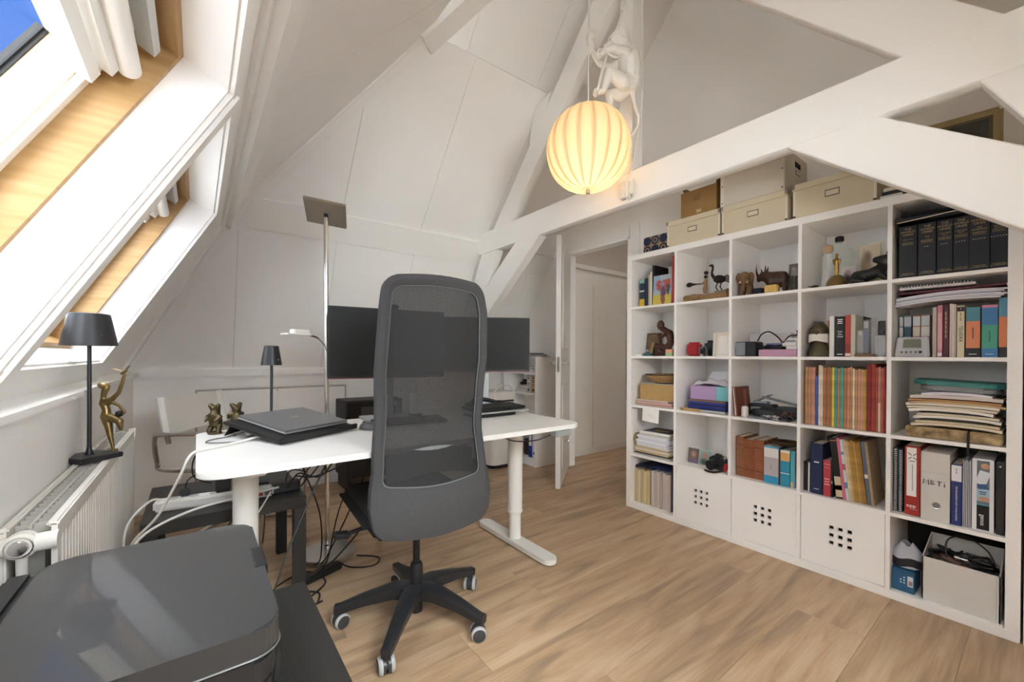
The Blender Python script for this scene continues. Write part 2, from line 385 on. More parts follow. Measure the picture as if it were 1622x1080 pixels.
# ---- ceiling: panelled slopes
ceil = thing('ceiling', None, None, kind='structure')
def slope_panels(nm, O, ex, es, en, poly, joints, th=.012, back=.05):
    """O origin, ex horizontal axis, es up-slope axis, en outward normal; poly in (a,s) convex; joints = a-values"""
    O, ex, es, en = Vector(O), Vector(ex).normalized(), Vector(es).normalized(), Vector(en).normalized()
    W = lambda a, s: O + ex * a + es * s
    sl = part(ceil, nm, MB().prism([W(a, s) + en * .006 for a, s in poly], en * back), mat('groove', hx('c9c5be'), .8))
    def clip(P, a0, keep_gt):
        out = []
        for i in range(len(P)):
            p, q = P[i], P[(i + 1) % len(P)]; ip = (p[0] > a0) == keep_gt; iq = (q[0] > a0) == keep_gt
            if ip: out.append(p)
            if ip != iq:
                t = (a0 - p[0]) / (q[0] - p[0]); out.append((a0, p[1] + (q[1] - p[1]) * t))
        return out
    js = [-99] + sorted(joints) + [99]
    for j0, j1 in zip(js, js[1:]):
        P = clip(clip(poly, j0 + .0015, True), j1 - .0015, False)
        if len(P) > 2: part(sl, 'slope_panel', MB().prism([W(a, s) for a, s in P], en * .007), WHITE, smooth=False)
    return sl
# back lower slope
es = Vector((0, KY - BY, KZ - BZ)); H1 = es.length; es.normalize(); enb = Vector((0, -es.z, es.y)); enb = -enb if enb.y < 0 else enb
JX = [-2.275 + .612 * i for i in range(5)]
slope_panels('slope_back_low', (0, BY, BZ), (1, 0, 0), es, enb, [(BX, 0), (WX, 0), (WX, H1), (KX, H1)], JX)
# near lower slope split round an added skylight (behind the camera)
esn = Vector((0, -es.y, es.z)); enn = Vector((0, -enb.y, enb.z))
ADDED_NW = [(-2.36, -1.50)]
a = BX
for (w0, w1) in ADDED_NW:
    slope_panels('slope_near_low', (0, NY, BZ), (1, 0, 0), esn, enn, [(a, 0), (w0, 0), (w0, H1), (a if a != BX else KX, H1)], [])
    slope_panels('slope_near_low', (0, NY, BZ), (1, 0, 0), esn, enn, [(w0, 0), (w1, 0), (w1, .06), (w0, .06)], []); slope_panels('slope_near_low', (0, NY, BZ), (1, 0, 0), esn, enn, [(w0, 1.10), (w1, 1.10), (w1, H1), (w0, H1)], [])
    a = w1
slope_panels('slope_near_low', (0, NY, BZ), (1, 0, 0), esn, enn, [(a, 0), (WX, 0), (WX, H1), (a, H1)], [])
# upper slopes; the strip above the purlin lies 8 cm deeper
eu = Vector((0, -1, TU)); LU = eu.length * (KY - RY); eu.normalize(); enu = Vector((0, TU, 1)).normalized()
PZ = 3.03; SP = (PZ - KZ) / eu.z
xs_at = lambda s: KX + s * (RX - KX) / LU
slope_panels('slope_back_up', (0, KY, KZ), (1, 0, 0), eu, enu, [(KX, 0), (WX, 0), (WX, SP), (xs_at(SP), SP)], [-1.66, -1.05, -.44])
slope_panels('slope_back_top', Vector((0, KY, KZ)) + enu * .15, (1, 0, 0), eu, enu, [(xs_at(SP) - .4, SP - .05), (WX, SP - .05), (WX, LU + .22), (RX - .5, LU + .22)], [-1.05, -.44])
eun = Vector((0, 1, TU)).normalized(); enun = Vector((0, -TU, 1)).normalized()
slope_panels('slope_near_up', (0, NKY, KZ), (1, 0, 0), eun, enun, [(KX, 0), (WX, 0), (WX, SP), (xs_at(SP), SP)], [-1.66, -1.05, -.44])
slope_panels('slope_near_top', Vector((0, NKY, KZ)) + enun * .15, (1, 0, 0), eun, enun, [(xs_at(SP) - .4, SP - .05), (WX, SP - .05), (WX, LU + .22), (RX - .5, LU + .22)], [-1.05, -.44])
# left upper slope (hip end), horizontal axis = y
el = Vector((1, 0, TU)).normalized(); enl = Vector((-TU, 0, 1)).normalized()
yb = lambda s: KY - s * (KY - RY) / LU
slope_panels('slope_left_up', (KX, 0, KZ), (0, 1, 0), el, enl, [(NKY, 0), (KY, 0), (yb(SP), SP), (2 * RY - yb(SP), SP)], [.62, 0.0, -.62, -1.24])
slope_panels('slope_left_top', Vector((KX, 0, KZ)) + enl * .15, (0, 1, 0), el, enl, [(2 * RY - yb(SP) - .4, SP - .05), (yb(SP) + .4, SP - .05), (RY, LU + .24)], [])
# left lower slope with two skylight openings
sl = Vector((KX - BX, 0, KZ - BZ)); H2 = sl.length; sl.normalize(); nl = Vector((-sl.z, 0, sl.x))
O2 = (BX, 0, BZ)
WA, WB = (-1.45, -.545), (-.435, .655)
S0, S1 = .108, .945
def lslope(poly): slope_panels('slope_left_low', O2, (0, 1, 0), sl, nl, poly, [])
lslope([(NY, 0), (BY, 0), (BY - (BY - KY) * S0 / H2, S0), (NY, S0)])
lslope([(NY, S1), (BY - (BY - KY) * S1 / H2, S1), (KY, H2), (NKY, H2)])
lslope([(NY, S0), (WA[0], S0), (WA[0], S1), (NY + .3, S1)])
lslope([(WA[1], S0), (WB[0], S0), (WB[0], S1), (WA[1], S1)])
lslope([(WB[1], S0), (BY - (BY - KY) * S0 / H2, S0), (BY - (BY - KY) * S1 / H2, S1), (WB[1], S1)])

# ---- trims along hips, knees and windows
def LW(y, s, d=0): return Vector(O2) + Vector((0, y, 0)) + sl * s + nl * d     # point on left slope (d outward)
def bar(y0, y1, s0, s1, d0, d1): return MB().prism([LW(y0, s0, d0), LW(y1, s0, d0), LW(y1, s1, d0), LW(y0, s1, d0)], nl * (d1 - d0))
tn = [0]
def trim(mb, m=None):
    tn[0] += 1; return solo('trim_%d' % tn[0], mb, m or BEAM, kind='structure')
# knee boards: back slope and purlin on the left
trim(MB().prism([(KX + .02, KY + .045, KZ - .085), (WX, KY + .045, KZ - .085), (WX, KY - .075, KZ + .085), (KX + .10, KY - .075, KZ + .085)], -(enb + enu).normalized() * .02))
trim(bar(NKY, KY + .02, H2 - .125, H2 - .004, -.045, 0))
trim(bar(NKY, KY + .02, H2 - .16, H2 - .125, -.014, 0))
# lower hip boards
def strip(p, q, n1, w1, n2, w2, th):
    """two boards meeting along p-q: board k lies toward direction wk with inward normal nk"""
    mb = MB(); p, q = Vector(p), Vector(q)
    for n_, w_ in ((n1, w1), (n2, w2)):
        n_ = Vector(n_).normalized(); w_ = Vector(w_)
        mb.prism([p, q, q + w_, p + w_], n_ * th)
    return mb
P0, P1 = Vector((BX, BY, BZ)), Vector((KX, KY, KZ))
trim(strip(P0, P1, -enb, (.085, 0, 0), -nl, (0, -.16, 0), .014))
P2 = Vector((xs_at(SP), yb(SP), PZ))
trim(strip(P1, P2, -enu, (.075, 0, 0), -enl, (0, -.03, 0), .014))
# exposed upper hip rafter
hd = (Vector((RX, RY, RZ)) - P2).normalized(); hn = (enu + enl).normalized()
side = hd.cross(hn).normalized()
a0 = P2 - hd * .06
trim(MB().prism([a0 + side * .07 + hn * .03, a0 - side * .07 + hn * .03, a0 - side * .07 - hn * .07, a0 + side * .07 - hn * .07], hd * 1.15))
# purlins: fill the step between the two slope levels
for yy, sg in ((yb(SP), 1), (2 * RY - yb(SP), -1)):
    n_ = Vector((0, sg * TU, 1)).normalized(); u_ = Vector((0, -sg, TU)).normalized(); b0 = Vector((xs_at(SP), yy, PZ))
    trim(MB().prism([b0 - u_ * .15 + n_ * .008, b0 + n_ * .004, b0 + n_ * .17, b0 - u_ * .15 + n_ * .17], (WX - xs_at(SP), 0, 0)))
n_ = enl; u_ = el; b0 = Vector((KX, yb(SP), KZ)) + el * SP
trim(MB().prism([b0 - u_ * .15 + n_ * .008, b0 + n_ * .004, b0 + n_ * .17, b0 - u_ * .15 + n_ * .17], (0, 2 * (RY - yb(SP)), 0)))
# window casings (bars on the slope around each opening)
trim(bar(WA[1] + .012, WB[0] - .012, .09, S1 + .02, -.012, 0))
trim(bar(WA[1] + .03, WB[0] - .025, .08, S1 + .02, -.022, -.012))
trim(bar(WA[0] - .03, WB[1] + .035, S1 + .004, S1 + .05, -.014, 0))
trim(bar(WA[0] - .03, WB[1] + .035, S0 - .045, S0 - .004, -.014, 0))
trim(bar(WB[1] + .003, WB[1] + .035, S0 - .004, S1 + .004, -.014, 0))

# ---- roof windows
def roof_window(nm, y0, y1, detail=True):
    R = .105                                   # depth of the white reveal
    wn0 = thing(nm, None, None, tuple(LW((y0 + y1) / 2, S0)), kind='structure')
    f = lambda a, b_, c, d, e, g, m, n_: part(wn0, n_, bar(a, b_, c, d, e, g), m, True)
    t = .02
    mb = MB()
    for (a, b_, c, d) in ((y0 - t, y0 + .002, S0 - t, S1 + t), (y1 - .002, y1 + t, S0 - t, S1 + t), (y0, y1, S0 - t, S0 + .002), (y0, y1, S1 - .002, S1 + t)):
        mb.prism([LW(a, c, -.001), LW(b_, c, -.001), LW(b_, d, -.001), LW(a, d, -.001)], nl * .28)
    part(wn0, 'reveal', mb, WHITE, True)
    # pine frame lining
    mb = MB(); p = .022; D0, D1 = R, R + .155
    for (a, b_, c, d) in ((y0, y0 + p, S0, S1), (y1 - p, y1, S0, S1), (y0 + p, y1 - p, S0, S0 + p), (y0 + p, y1 - p, S1 - p, S1)):
        mb.prism([LW(a, c, D0), LW(b_, c, D0), LW(b_, d, D0), LW(a, d, D0)], nl * (D1 - D0))
    part(wn0, 'pine_frame', mb, PINE, True)
    # sash
    q0, q1, r0, r1 = y0 + p, y1 - p, S0 + p, S1 - p; b = .048; DS, DE = R + .085, R + .155
    mb = MB()
    for (a, b_, c, d) in ((q0, q0 + b, r0, r1 - .0), (q1 - b, q1, r0, r1), (q0 + b, q1 - b, r0, r0 + b), (q0 + b, q1 - b, r1 - .16, r1 - .07)):
        mb.prism([LW(a, c, DS), LW(b_, c, DS), LW(b_, d, DS), LW(a, d, DS)], nl * (DE - DS))
    part(wn0, 'sash', mb, CREAM, True)
    mb = MB(); g = b
    for (a, b_, c, d) in ((q0 + g, q0 + g + .006, r0 + g, r1 - .16), (q1 - g - .006, q1 - g, r0 + g, r1 - .16), (q0 + g, q1 - g, r0 + g, r0 + g + .006)):
        mb.prism([LW(a, c, DE - .006), LW(b_, c, DE - .006), LW(b_, d, DE - .006), LW(a, d, DE - .006)], nl * .006)
    part(wn0, 'gasket', mb, BLACKP, True)
    mb = MB()
    for (a, b_, c, d) in ((q0 + g - .004, q0 + g + .012, r0 + g, r1 - .16), (q1 - g - .012, q1 - g + .004, r0 + g, r1 - .16)):
        mb.prism([LW(a, c, DE), LW(b_, c, DE), LW(b_, d, DE), LW(a, d, DE)], nl * .012)
    part(wn0, 'outer_flashing', mb, mat('dark_flashing', hx('2e3031'), .6), True)
    part(wn0, 'glass_pane', bar(q0 + g, q1 - g, r0 + g, r1 - .155, DE, DE + .004), TINTED, True)
    # blind: side rails, bottom rail, roller at the top, ventilation flap bar
    for a in (q0 + b - .03, q1 - b + .006): part(wn0, 'blind_rail', bar(a, a + .024, r0 + .03, r1 - .10, DS - .016, DS), WPLAST, True)
    sr = r1 - .125
    part(wn0, 'blind_cassette', bar(q0 + .05, q1 - .05, sr - .035, sr + .03, DS - .045, DS), WPLAST, True)
    mb = MB().cyl(LW(q0 + .035, sr + .01, DS - .05), LW(q1 - .035, sr + .01, DS - .05), .022, n=18)
    part(wn0, 'blind_roller', mb, WPLAST, True)
    part(wn0, 'bottom_bar', bar(q0 + .05, q1 - .05, sr - .075, sr - .045, DS - .03, DS - .002), WPLAST, True)
    part(wn0, 'ventilation_bar', bar(q0 + .03, q1 - .03, r1 - .052, r1 - .03, DS - .065, DS - .03), mat('pale_grey_plastic', hx('c9ccca'), .4), True)
    part(wn0, 'flap', bar(q0, q1, r1 - .07, r1, DS + .01, DE), PINE, True)
    return wn0
roof_window('window_1', *WA); roof_window('window_2', *WB)
# unseen skylight added in the near slope to bring in more daylight
for i, (w0, w1) in enumerate(ADDED_NW):
    wt = thing('window_%d' % (3 + i), None, None, ((w0 + w1) / 2, NY, BZ + .1), kind='structure')
    Wn = lambda a, s, d: Vector((0, NY, BZ)) + Vector((a, 0, 0)) + esn * s + enn * d
    mb = MB()
    for (a, b_, c, d) in ((w0, w0 + .04, .06, 1.10), (w1 - .04, w1, .06, 1.10), (w0 + .04, w1 - .04, .06, .14), (w0 + .04, w1 - .04, 1.06, 1.10)):
        mb.prism([Wn(a, c, 0), Wn(b_, c, 0), Wn(b_, d, 0), Wn(a, d, 0)], enn * .16)
    part(wt, 'pine_frame', mb, PINE, True)
    part(wt, 'glass_pane', MB().prism([Wn(w0 + .04, .10, .12), Wn(w1 - .04, .10, .12), Wn(w1 - .04, 1.06, .12), Wn(w0 + .04, 1.06, .12)], enn * .004), GLASS, True)

# ---- the white timber truss
TX0, TX1 = -.48, -.40
tr = thing('roof_truss', 'white painted timber roof truss with tie beam, king post and crossing braces', 'truss', (TX1, RY, 1.0))
def tp(name, pts, x0=TX0, x1=TX1): return part(tr, name, MB().prism([(x0, y, z) for y, z in pts], (x1 - x0, 0, 0), .004, 1), BEAM, True)
mir = lambda pts: [(2 * RY - y, z) for y, z in pts]
tie = [(1.25, 1.985), (1.29, 2.04), (1.285, 2.115), (1.20, 2.165), (RY, 2.175)] ; tie = [(RY, 1.985)] + tie
tp('tie_beam', [(2 * RY - 1.25, 1.985), (1.25, 1.985), (1.29, 2.04), (1.285, 2.10), (1.19, 2.17), (2 * RY - 1.19, 2.17), (2 * RY - 1.285, 2.10), (2 * RY - 1.29, 2.04)])
tp('king_post', [(-.300, 2.16), (-.392, 2.16), (-.392, RZ - .2), (-.300, RZ - .2)], TX0 - .004, TX1 + .02)
raf = [(1.045, 2.15), (.805, 2.15), (RY + .02, 3.40), (RY + .02, 3.665)]
post = [(.968, 2.0), (1.205, 2.0), (1.62, 1.21), (1.60, .97), (1.55, .97)]
brc = [(.42, 1.99), (.72, 1.99), (1.50, 1.43), (1.61, 1.22), (1.58, 1.085)]
for f_ in (lambda p: p, mir):
    tp('rafter', f_(raf), TX0 + .002, TX1 - .002)
    tp('post', f_(post), TX0 + .003, TX1 - .003); tp('brace', f_(brc), TX0 + .001, TX1 - .001)
    tp('purlin_block', f_([(.55, 2.72), (.50, 2.95), (.31, 2.99), (.50, 2.60)]), TX0 + .004, TX1 + .02)
# ================================================================ FURNITURE
# ---- height-adjustable desk
DT = .742; DX0, DX1, DYN, DYF = -2.494, -.894, -.402, .415
def rrect(x0, y0, x1, y1, r, n=6):
    out = []
    for cx, cy, a0 in ((x1 - r, y1 - r, 0), (x0 + r, y1 - r, PI / 2), (x0 + r, y0 + r, PI), (x1 - r, y0 + r, 1.5 * PI)):
        for i in range(n + 1):
            a = a0 + PI / 2 * i / n; out.append((cx + r * math.cos(a), cy + r * math.sin(a)))
    return out
desk = thing('standing_desk', 'long white height-adjustable desk on two round column legs', 'desk', (-1.694, .006, 0))
part(desk, 'desktop', MB().prism([(x, y, DT - .022) for x, y in rrect(DX0, DYN, DX1, DYF, .065, 8)], (0, 0, .022), .003), WLACQ, True)
for lx in (-2.34, -1.022):
    lg = part(desk, 'column_leg', MB().cyl((lx, .006, .19), (lx, .006, DT - .03), .043, n=28), WPLAST, True)
    part(lg, 'inner_tube', MB().cyl((lx, .006, .028), (lx, .006, .195), .034, n=28).lathe([(.043, 0), (.045, .005), (.045, .014), (.035, .02)], (lx, .006, .185), 28), WPLAST, True)
    part(lg, 'foot', MB().prism([(x, y, .008) for x, y in rrect(lx - .042, -.325, lx + .042, .345, .041, 8)], (0, 0, .026), .005), WPLAST, True)
    for fy in (-.28, .30): part(lg, 'foot_pad', MB().cyl((lx, fy, 0), (lx, fy, .012), .03), BLACKP, True)
    part(desk, 'bracket', MB().box((lx - .03, -.34, DT - .045), (lx + .03, .35, DT - .023), .003), WPLAST, True)
part(desk, 'cross_rail', MB().box((-2.32, .10, DT - .06), (-1.04, .15, DT - .025)).box((-2.32, -.13, DT - .06), (-1.04, -.09, DT - .025)), BLACKP, True)
part(desk, 'cable_net', MB().grid(lambda u, v: (-2.02 + .62 * u, -.30 + .42 * v, DT - .03 - .085 * math.sin(PI * min(max(u, 0), 1)) ** .6 * math.sin(PI * v) ** .35), 14, 8, .004), mat('net_black', hx('2c2a28'), .8), True)
hs_ = part(desk, 'control_handset', MB().box((-1.09, -.412, DT - .052), (-.985, -.35, DT - .024), .004), GREYAL, True)
part(hs_, 'key', MB().tube(catmull([(-1.02, -.415, DT - .055), (-1.015, -.42, DT - .075), (-1.03, -.42, DT - .085), (-1.045, -.418, DT - .07)], 5), .002, 6), CHROME, True)
part(desk, 'handset_cable', MB().tube(catmull([(-1.09, -.37, DT - .045), (-1.15, -.32, DT - .075), (-1.26, -.28, DT - .07), (-1.33, -.24, DT - .03)], 6), .003, 6), BLACKP, True)

DT = .7428     # what stands on the desk rests a hair above it
# ---- high-backed office chair
def mesh_fabric():
    M = bpy.data.materials.new('chair_mesh'); M.use_nodes = True; t = M.node_tree; b = t.nodes['Principled BSDF']; o = t.nodes['Material Output']
    b.inputs['Base Color'].default_value = hx('252526') + (1,); b.inputs['Roughness'].default_value = .8
    tr_ = t.nodes.new('ShaderNodeBsdfTransparent'); mxs = t.nodes.new('ShaderNodeMixShader'); tcn = t.nodes.new('ShaderNodeTexCoord'); mpn = t.nodes.new('ShaderNodeMapping')
    mpn.inputs['Rotation'].default_value = (0, math.radians(45), 0); ck = t.nodes.new('ShaderNodeTexChecker'); ck.inputs['Scale'].default_value = 420
    t.links.new(tcn.outputs['Object'], mpn.inputs[0]); t.links.new(mpn.outputs[0], ck.inputs['Vector'])
    mr = t.nodes.new('ShaderNodeMapRange'); mr.inputs[3].default_value = .0; mr.inputs[4].default_value = .22
    t.links.new(ck.outputs['Fac'], mr.inputs[0]); t.links.new(mr.outputs[0], mxs.inputs[0]); t.links.new(b.outputs[0], mxs.inputs[1]); t.links.new(tr_.outputs[0], mxs.inputs[2]); t.links.new(mxs.outputs[0], o.inputs['Surface']); return M
CHMESH = mesh_fabric(); FELT = mat('grey_fabric', hx('424243'), .9, noise=.10, nscale=220, bump=.3, bscale=900)
DARKF = mat('black_fabric', hx('29292a'), .9, noise=.15, nscale=300, bump=.3, bscale=900)
ch = thing('office_chair', 'dark grey high-back office chair with mesh backrest on five castors', 'chair', (-1.768, -.292, 0), math.radians(-4))
ZB, ZT = .435, 1.375
def back3(a, z):   # curved backrest surface (local), a lateral
    pts = [(.43, -.195), (.52, -.200), (.66, -.175), (.80, -.155), (.95, -.170), (1.12, -.195), (1.25, -.205), (1.38, -.190)]
    for (z0, y0), (z1, y1) in zip(pts, pts[1:]):
        if z <= z1 or z1 == 1.38:
            t = max(0, min(1.2, (z - z0) / (z1 - z0))); t = t * t * (3 - 2 * t) if 0 <= t <= 1 else t; y = y0 + (y1 - y0) * t; break
    return Vector((a, y - .045 * (1 - (a / .24) ** 2) + .02, z))
def halfw(z): 
    pts = [(.43, .225), (.55, .240), (.70, .222), (.85, .212), (1.05, .218), (1.22, .212), (1.38, .195)]
    for (z0, y0), (z1, y1) in zip(pts, pts[1:]):
        if z <= z1: t = max(0, (z - z0) / (z1 - z0)); return y0 + (y1 - y0) * t * t * (3 - 2 * t)
    return pts[-1][1]
def outline(b_side, b_bot, b_top, r):
    z0, z1 = ZB + b_bot, ZT - b_top; out = []
    for (sx, cz, a0) in ((1, z1 - r, 0), (-1, z1 - r, PI / 2), (-1, z0 + r, PI), (1, z0 + r, 1.5 * PI)):
        for i in range(7):
            a = a0 + PI / 2 * i / 6; zz = cz + r * math.sin(a); out.append((sx * (halfw(zz) - b_side - r) + r * math.cos(a), zz))
        if a0 in (PI / 2, 1.5 * PI):   # straight sides, subdivided
            zA, zB_ = (z1 - r, z0 + r) if sx < 0 else (z0 + r, z1 - r)
            for i in range(1, 14):
                zz = zA + (zB_ - zA) * i / 14; out.append((sx * (halfw(zz) - b_side), zz))
        else:
            xa = sx * (halfw(cz) - b_side - r); xb = -xa
            zz = z1 if a0 == 0 else z0
            for i in range(1, 8): out.append((xa + (xb - xa) * i / 8, zz - (.012 * math.sin(PI * i / 8) if a0 else -.008 * math.sin(PI * i / 8))))
    return out
OUT = outline(0, 0, 0, .055); INN = outline(.034, .185, .040, .035)
assert len(OUT) == len(INN)
n_ = len(OUT); mb = MB(); rings = []
for (f_, off) in ((0, 0), (.04, -.020), (.5, -.026), (.95, -.014), (1, -.004), (1, .006), (.95, .014), (.5, .024), (.04, .018)):
    rings.append([back3(o[0] + (i[0] - o[0]) * f_, o[1] + (i[1] - o[1]) * f_) + Vector((0, off, 0)) for o, i in zip(OUT, INN)])
vs = [p for r_ in rings for p in r_]; m_ = len(rings)
mb._add(vs, [(k * n_ + i, k * n_ + (i + 1) % n_, ((k + 1) % m_) * n_ + (i + 1) % n_, ((k + 1) % m_) * n_ + i) for k in range(m_) for i in range(n_)])
bk = part(ch, 'backrest_frame', mb, FELT)
mb = MB(); cz_ = sum(p[1] for p in INN) / n_; vs = []; K = 7
for k in range(K):
    f_ = 1.02 - k / K * .98
    for i_ in INN: vs.append(back3(i_[0] * f_, cz_ + (i_[1] - cz_) * f_) + Vector((0, .002, 0)))
mb._add(vs, [(k * n_ + i, k * n_ + (i + 1) % n_, (k + 1) * n_ + (i + 1) % n_, (k + 1) * n_ + i) for k in range(K - 1) for i in range(n_)] + [tuple((K - 1) * n_ + i for i in range(n_))])
part(ch, 'mesh_panel', mb, CHMESH)
part(bk, 'seam', MB().tube([back3(i_[0], i_[1]) + Vector((0, -.006, 0)) for i_ in INN], .003, 6, True), mat('seam_grey', hx('6a6b6d'), .8))
part(ch, 'lumbar_support', MB().grid(lambda u, v: (-.17 + .34 * u, -.150 + .03 * (abs(2 * u - 1)) ** 2 - .025, .62 + .10 * v + .03 * math.sin(PI * u)), 12, 5, .012), mat('lumbar_grey', hx('77787a'), .5))
part(ch, 'seat', MB().obox((0, .075, .475), (.49, .50, .075), None, .033, 4), DARKF)
part(ch, 'seat_shell', MB().obox((0, .06, .43), (.40, .40, .035), None, .014, 2), BLACKP)
part(ch, 'back_bracket', MB().tube(catmull([(0, .0, .42), (0, -.14, .43), (0, -.20, .50), (0, -.165, .62)], 6), [.03] * 19, 8), BLACKP)
for sx in (-1,):
    part(ch, 'lever', MB().tube([(sx * .16, .04, .415), (sx * .255, .035, .40)], .009, 8).obox((sx * .285, .033, .40), (.065, .055, .02), (0, .15, 0), .009, 3), BLACKP)
part(ch, 'tilt_mechanism', MB().box((-.09, -.10, .375), (.09, .12, .42), .015), BLACKP)
gl = part(ch, 'gas_lift', MB().cyl((0, 0, .22), (0, 0, .40), .014).lathe([(.024, 0), (.026, .01), (.026, .085), (.021, .10), (.015, .103)], (0, 0, .135)), BLACKP)
part(gl, 'lower_cylinder', MB().cyl((0, 0, .035), (0, 0, .14), .025), BLACKP)
CAST = mat('castor_dark', hx('3a3b3d'), .35); RIM = mat('castor_rim', hx('b4b5b5'), .5)
def castor(ang, r):
    a = math.radians(ang); d = Vector((math.cos(a), math.sin(a), 0)); s_ = Vector((-math.sin(a), math.cos(a), 0))
    mb = MB(); sec = []
    for t, w_, zt, h in ((0.02, .036, .152, .060), (.09, .034, .155, .052), (.2, .026, .128, .040), (r - .012, .020, .098, .033), (r + .012, .019, .094, .032)):
        c = d * t; sec.append([c + s_ * w_ + Vector((0, 0, zt - .006)), c + s_ * w_ * .6 + Vector((0, 0, zt)), c - s_ * w_ * .6 + Vector((0, 0, zt)), c - s_ * w_ + Vector((0, 0, zt - .006)), c - s_ * w_ * .8 + Vector((0, 0, zt - h)), c + s_ * w_ * .8 + Vector((0, 0, zt - h))])
    q = 6; mb._add([p for s2 in sec for p in s2], [(k * q + i, k * q + (i + 1) % q, (k + 1) * q + (i + 1) % q, (k + 1) * q + i) for k in range(len(sec) - 1) for i in range(q)] + [tuple(range(q)), tuple((len(sec) - 1) * q + i for i in range(q))])
    leg = part(ch, 'base_arm', mb, BLACKM)
    c = d * r; ax = Vector((math.cos(a + 2.2), math.sin(a + 2.2), 0)); R = Vector((0, 0, 1)).rotation_difference(ax).to_matrix()
    fo = Vector((-ax.y, ax.x, 0)) * .012; c2 = c + fo + Vector((0, 0, .029))
    cs = part(ch, 'castor', MB().lathe([(.014, -.027), (.024, -.026), (.029, -.02), (.029, -.004), (.022, -.003), (.022, .003), (.029, .004), (.029, .02), (.024, .026), (.014, .027)], c2, 24, R).cyl(c + Vector((0, 0, .03)), c + Vector((0, 0, .075)), .007), CAST)
    part(cs, 'rim', MB().lathe([(.0245, -.0275), (.0295, -.0215), (.0298, -.014), (.0285, -.014)], c2, 24, R, False).lathe([(.0245, .0275), (.0295, .0215), (.0298, .014), (.0285, .014)], c2, 24, R, False), RIM)
for k in range(5): castor(159 + 72 * k, .305)

# ---- two low black side tables
BLKT = mat('black_table', hx('2c2b2a'), .45, noise=.12, nscale=8, stretch=(6, 1, 1))
def low_table(x0, y0, x1, y1, label):
    t = thing('side_table', label, 'table', ((x0 + x1) / 2, (y0 + y1) / 2, 0))
    part(t, 'tabletop', MB().box((x0, y0, .40), (x1, y1, .45), .002), BLKT, True)
    for lx in (x0, x1 - .05):
        for ly in (y0, y1 - .05): part(t, 'leg', MB().box((lx, ly, 0), (lx + .05, ly + .05, .40), .002), BLKT, True)
    return t
low_table(-2.80, -1.155, -2.248, -.604, 'low square black table under the black printer')
low_table(-2.66, .17, -2.095, .72, 'low square black table under the desk holding a white power strip')

# ---- black multifunction printer
PBL = mat('printer_body', hx('222324'), .42); PLID = mat('printer_lid', hx('353637'), .30, bump=.25, bscale=700, coat=.3)
pr_ = thing('printer', 'black flatbed printer with grey dotted lid on low black table', 'printer', (-2.57, -.875, .45))
part(pr_, 'body', MB().prism([(x, y, .452) for x, y in rrect(-2.765, -1.125, -2.39, -.625, .035)], (0, 0, .112), .006), PBL, True)
part(pr_, 'scanner_base', MB().prism([(x, y, .566) for x, y in rrect(-2.765, -1.130, -2.385, -.620, .04)], (0, 0, .042), .006), PBL, True)
lid = MB(); pts = rrect(-2.742, -1.130, -2.380, -.618, .045, 8)
lid.prism([(x, y, .610) for x, y in pts], (0, 0, .045), .009, 3); part(pr_, 'lid', lid, PLID, True)
part(pr_, 'lid_edge_highlight', MB().tube([(x, y, .612) for x, y in rrect(-2.742, -1.131, -2.379, -.617, .045, 8)], .0016, 6, True), mat('lid_edge_highlight', hx('6b6c6c'), .3), True)  # thin lighter tube stands in for the highlight along the lid edge
part(pr_, 'finger_notch', MB().prism([(-2.40, -.80, .625), (-2.374, -.80, .625), (-2.374, -.905, .625), (-2.40, -.905, .625)], (0, 0, .0315), .003), BLACKP, True)
part(pr_, 'notch_slope', MB().prism([(-2.396, -.81, .6575), (-2.378, -.81, .640), (-2.378, -.895, .640), (-2.396, -.895, .6575)], (.0, 0, -.003)), mat('notch_grey', hx('6c6d6e'), .4), True)
part(pr_, 'hinge_cover', MB().box((-2.79, -1.10, .600), (-2.747, -.648, .652), .008), PBL, True)
for hy in (-.72, -1.06): part(pr_, 'hinge', MB().box((-2.80, hy, .59), (-2.77, hy + .04, .64), .004), BLACKP, True)
part(pr_, 'paper_tray', MB().box((-2.395, -1.08, .46), (-2.345, -.69, .478), .004), PBL, True)
part(pr_, 'control_panel', MB().obox((-2.378, -.90, .535), (.012, .30, .055), (0, .1, 0), .004), PBL, True)
part(pr_, 'grip', MB().box((-2.392, -1.02, .572), (-2.380, -.90, .586), .004), mat('grip_grey', hx('8f9090'), .35), True)

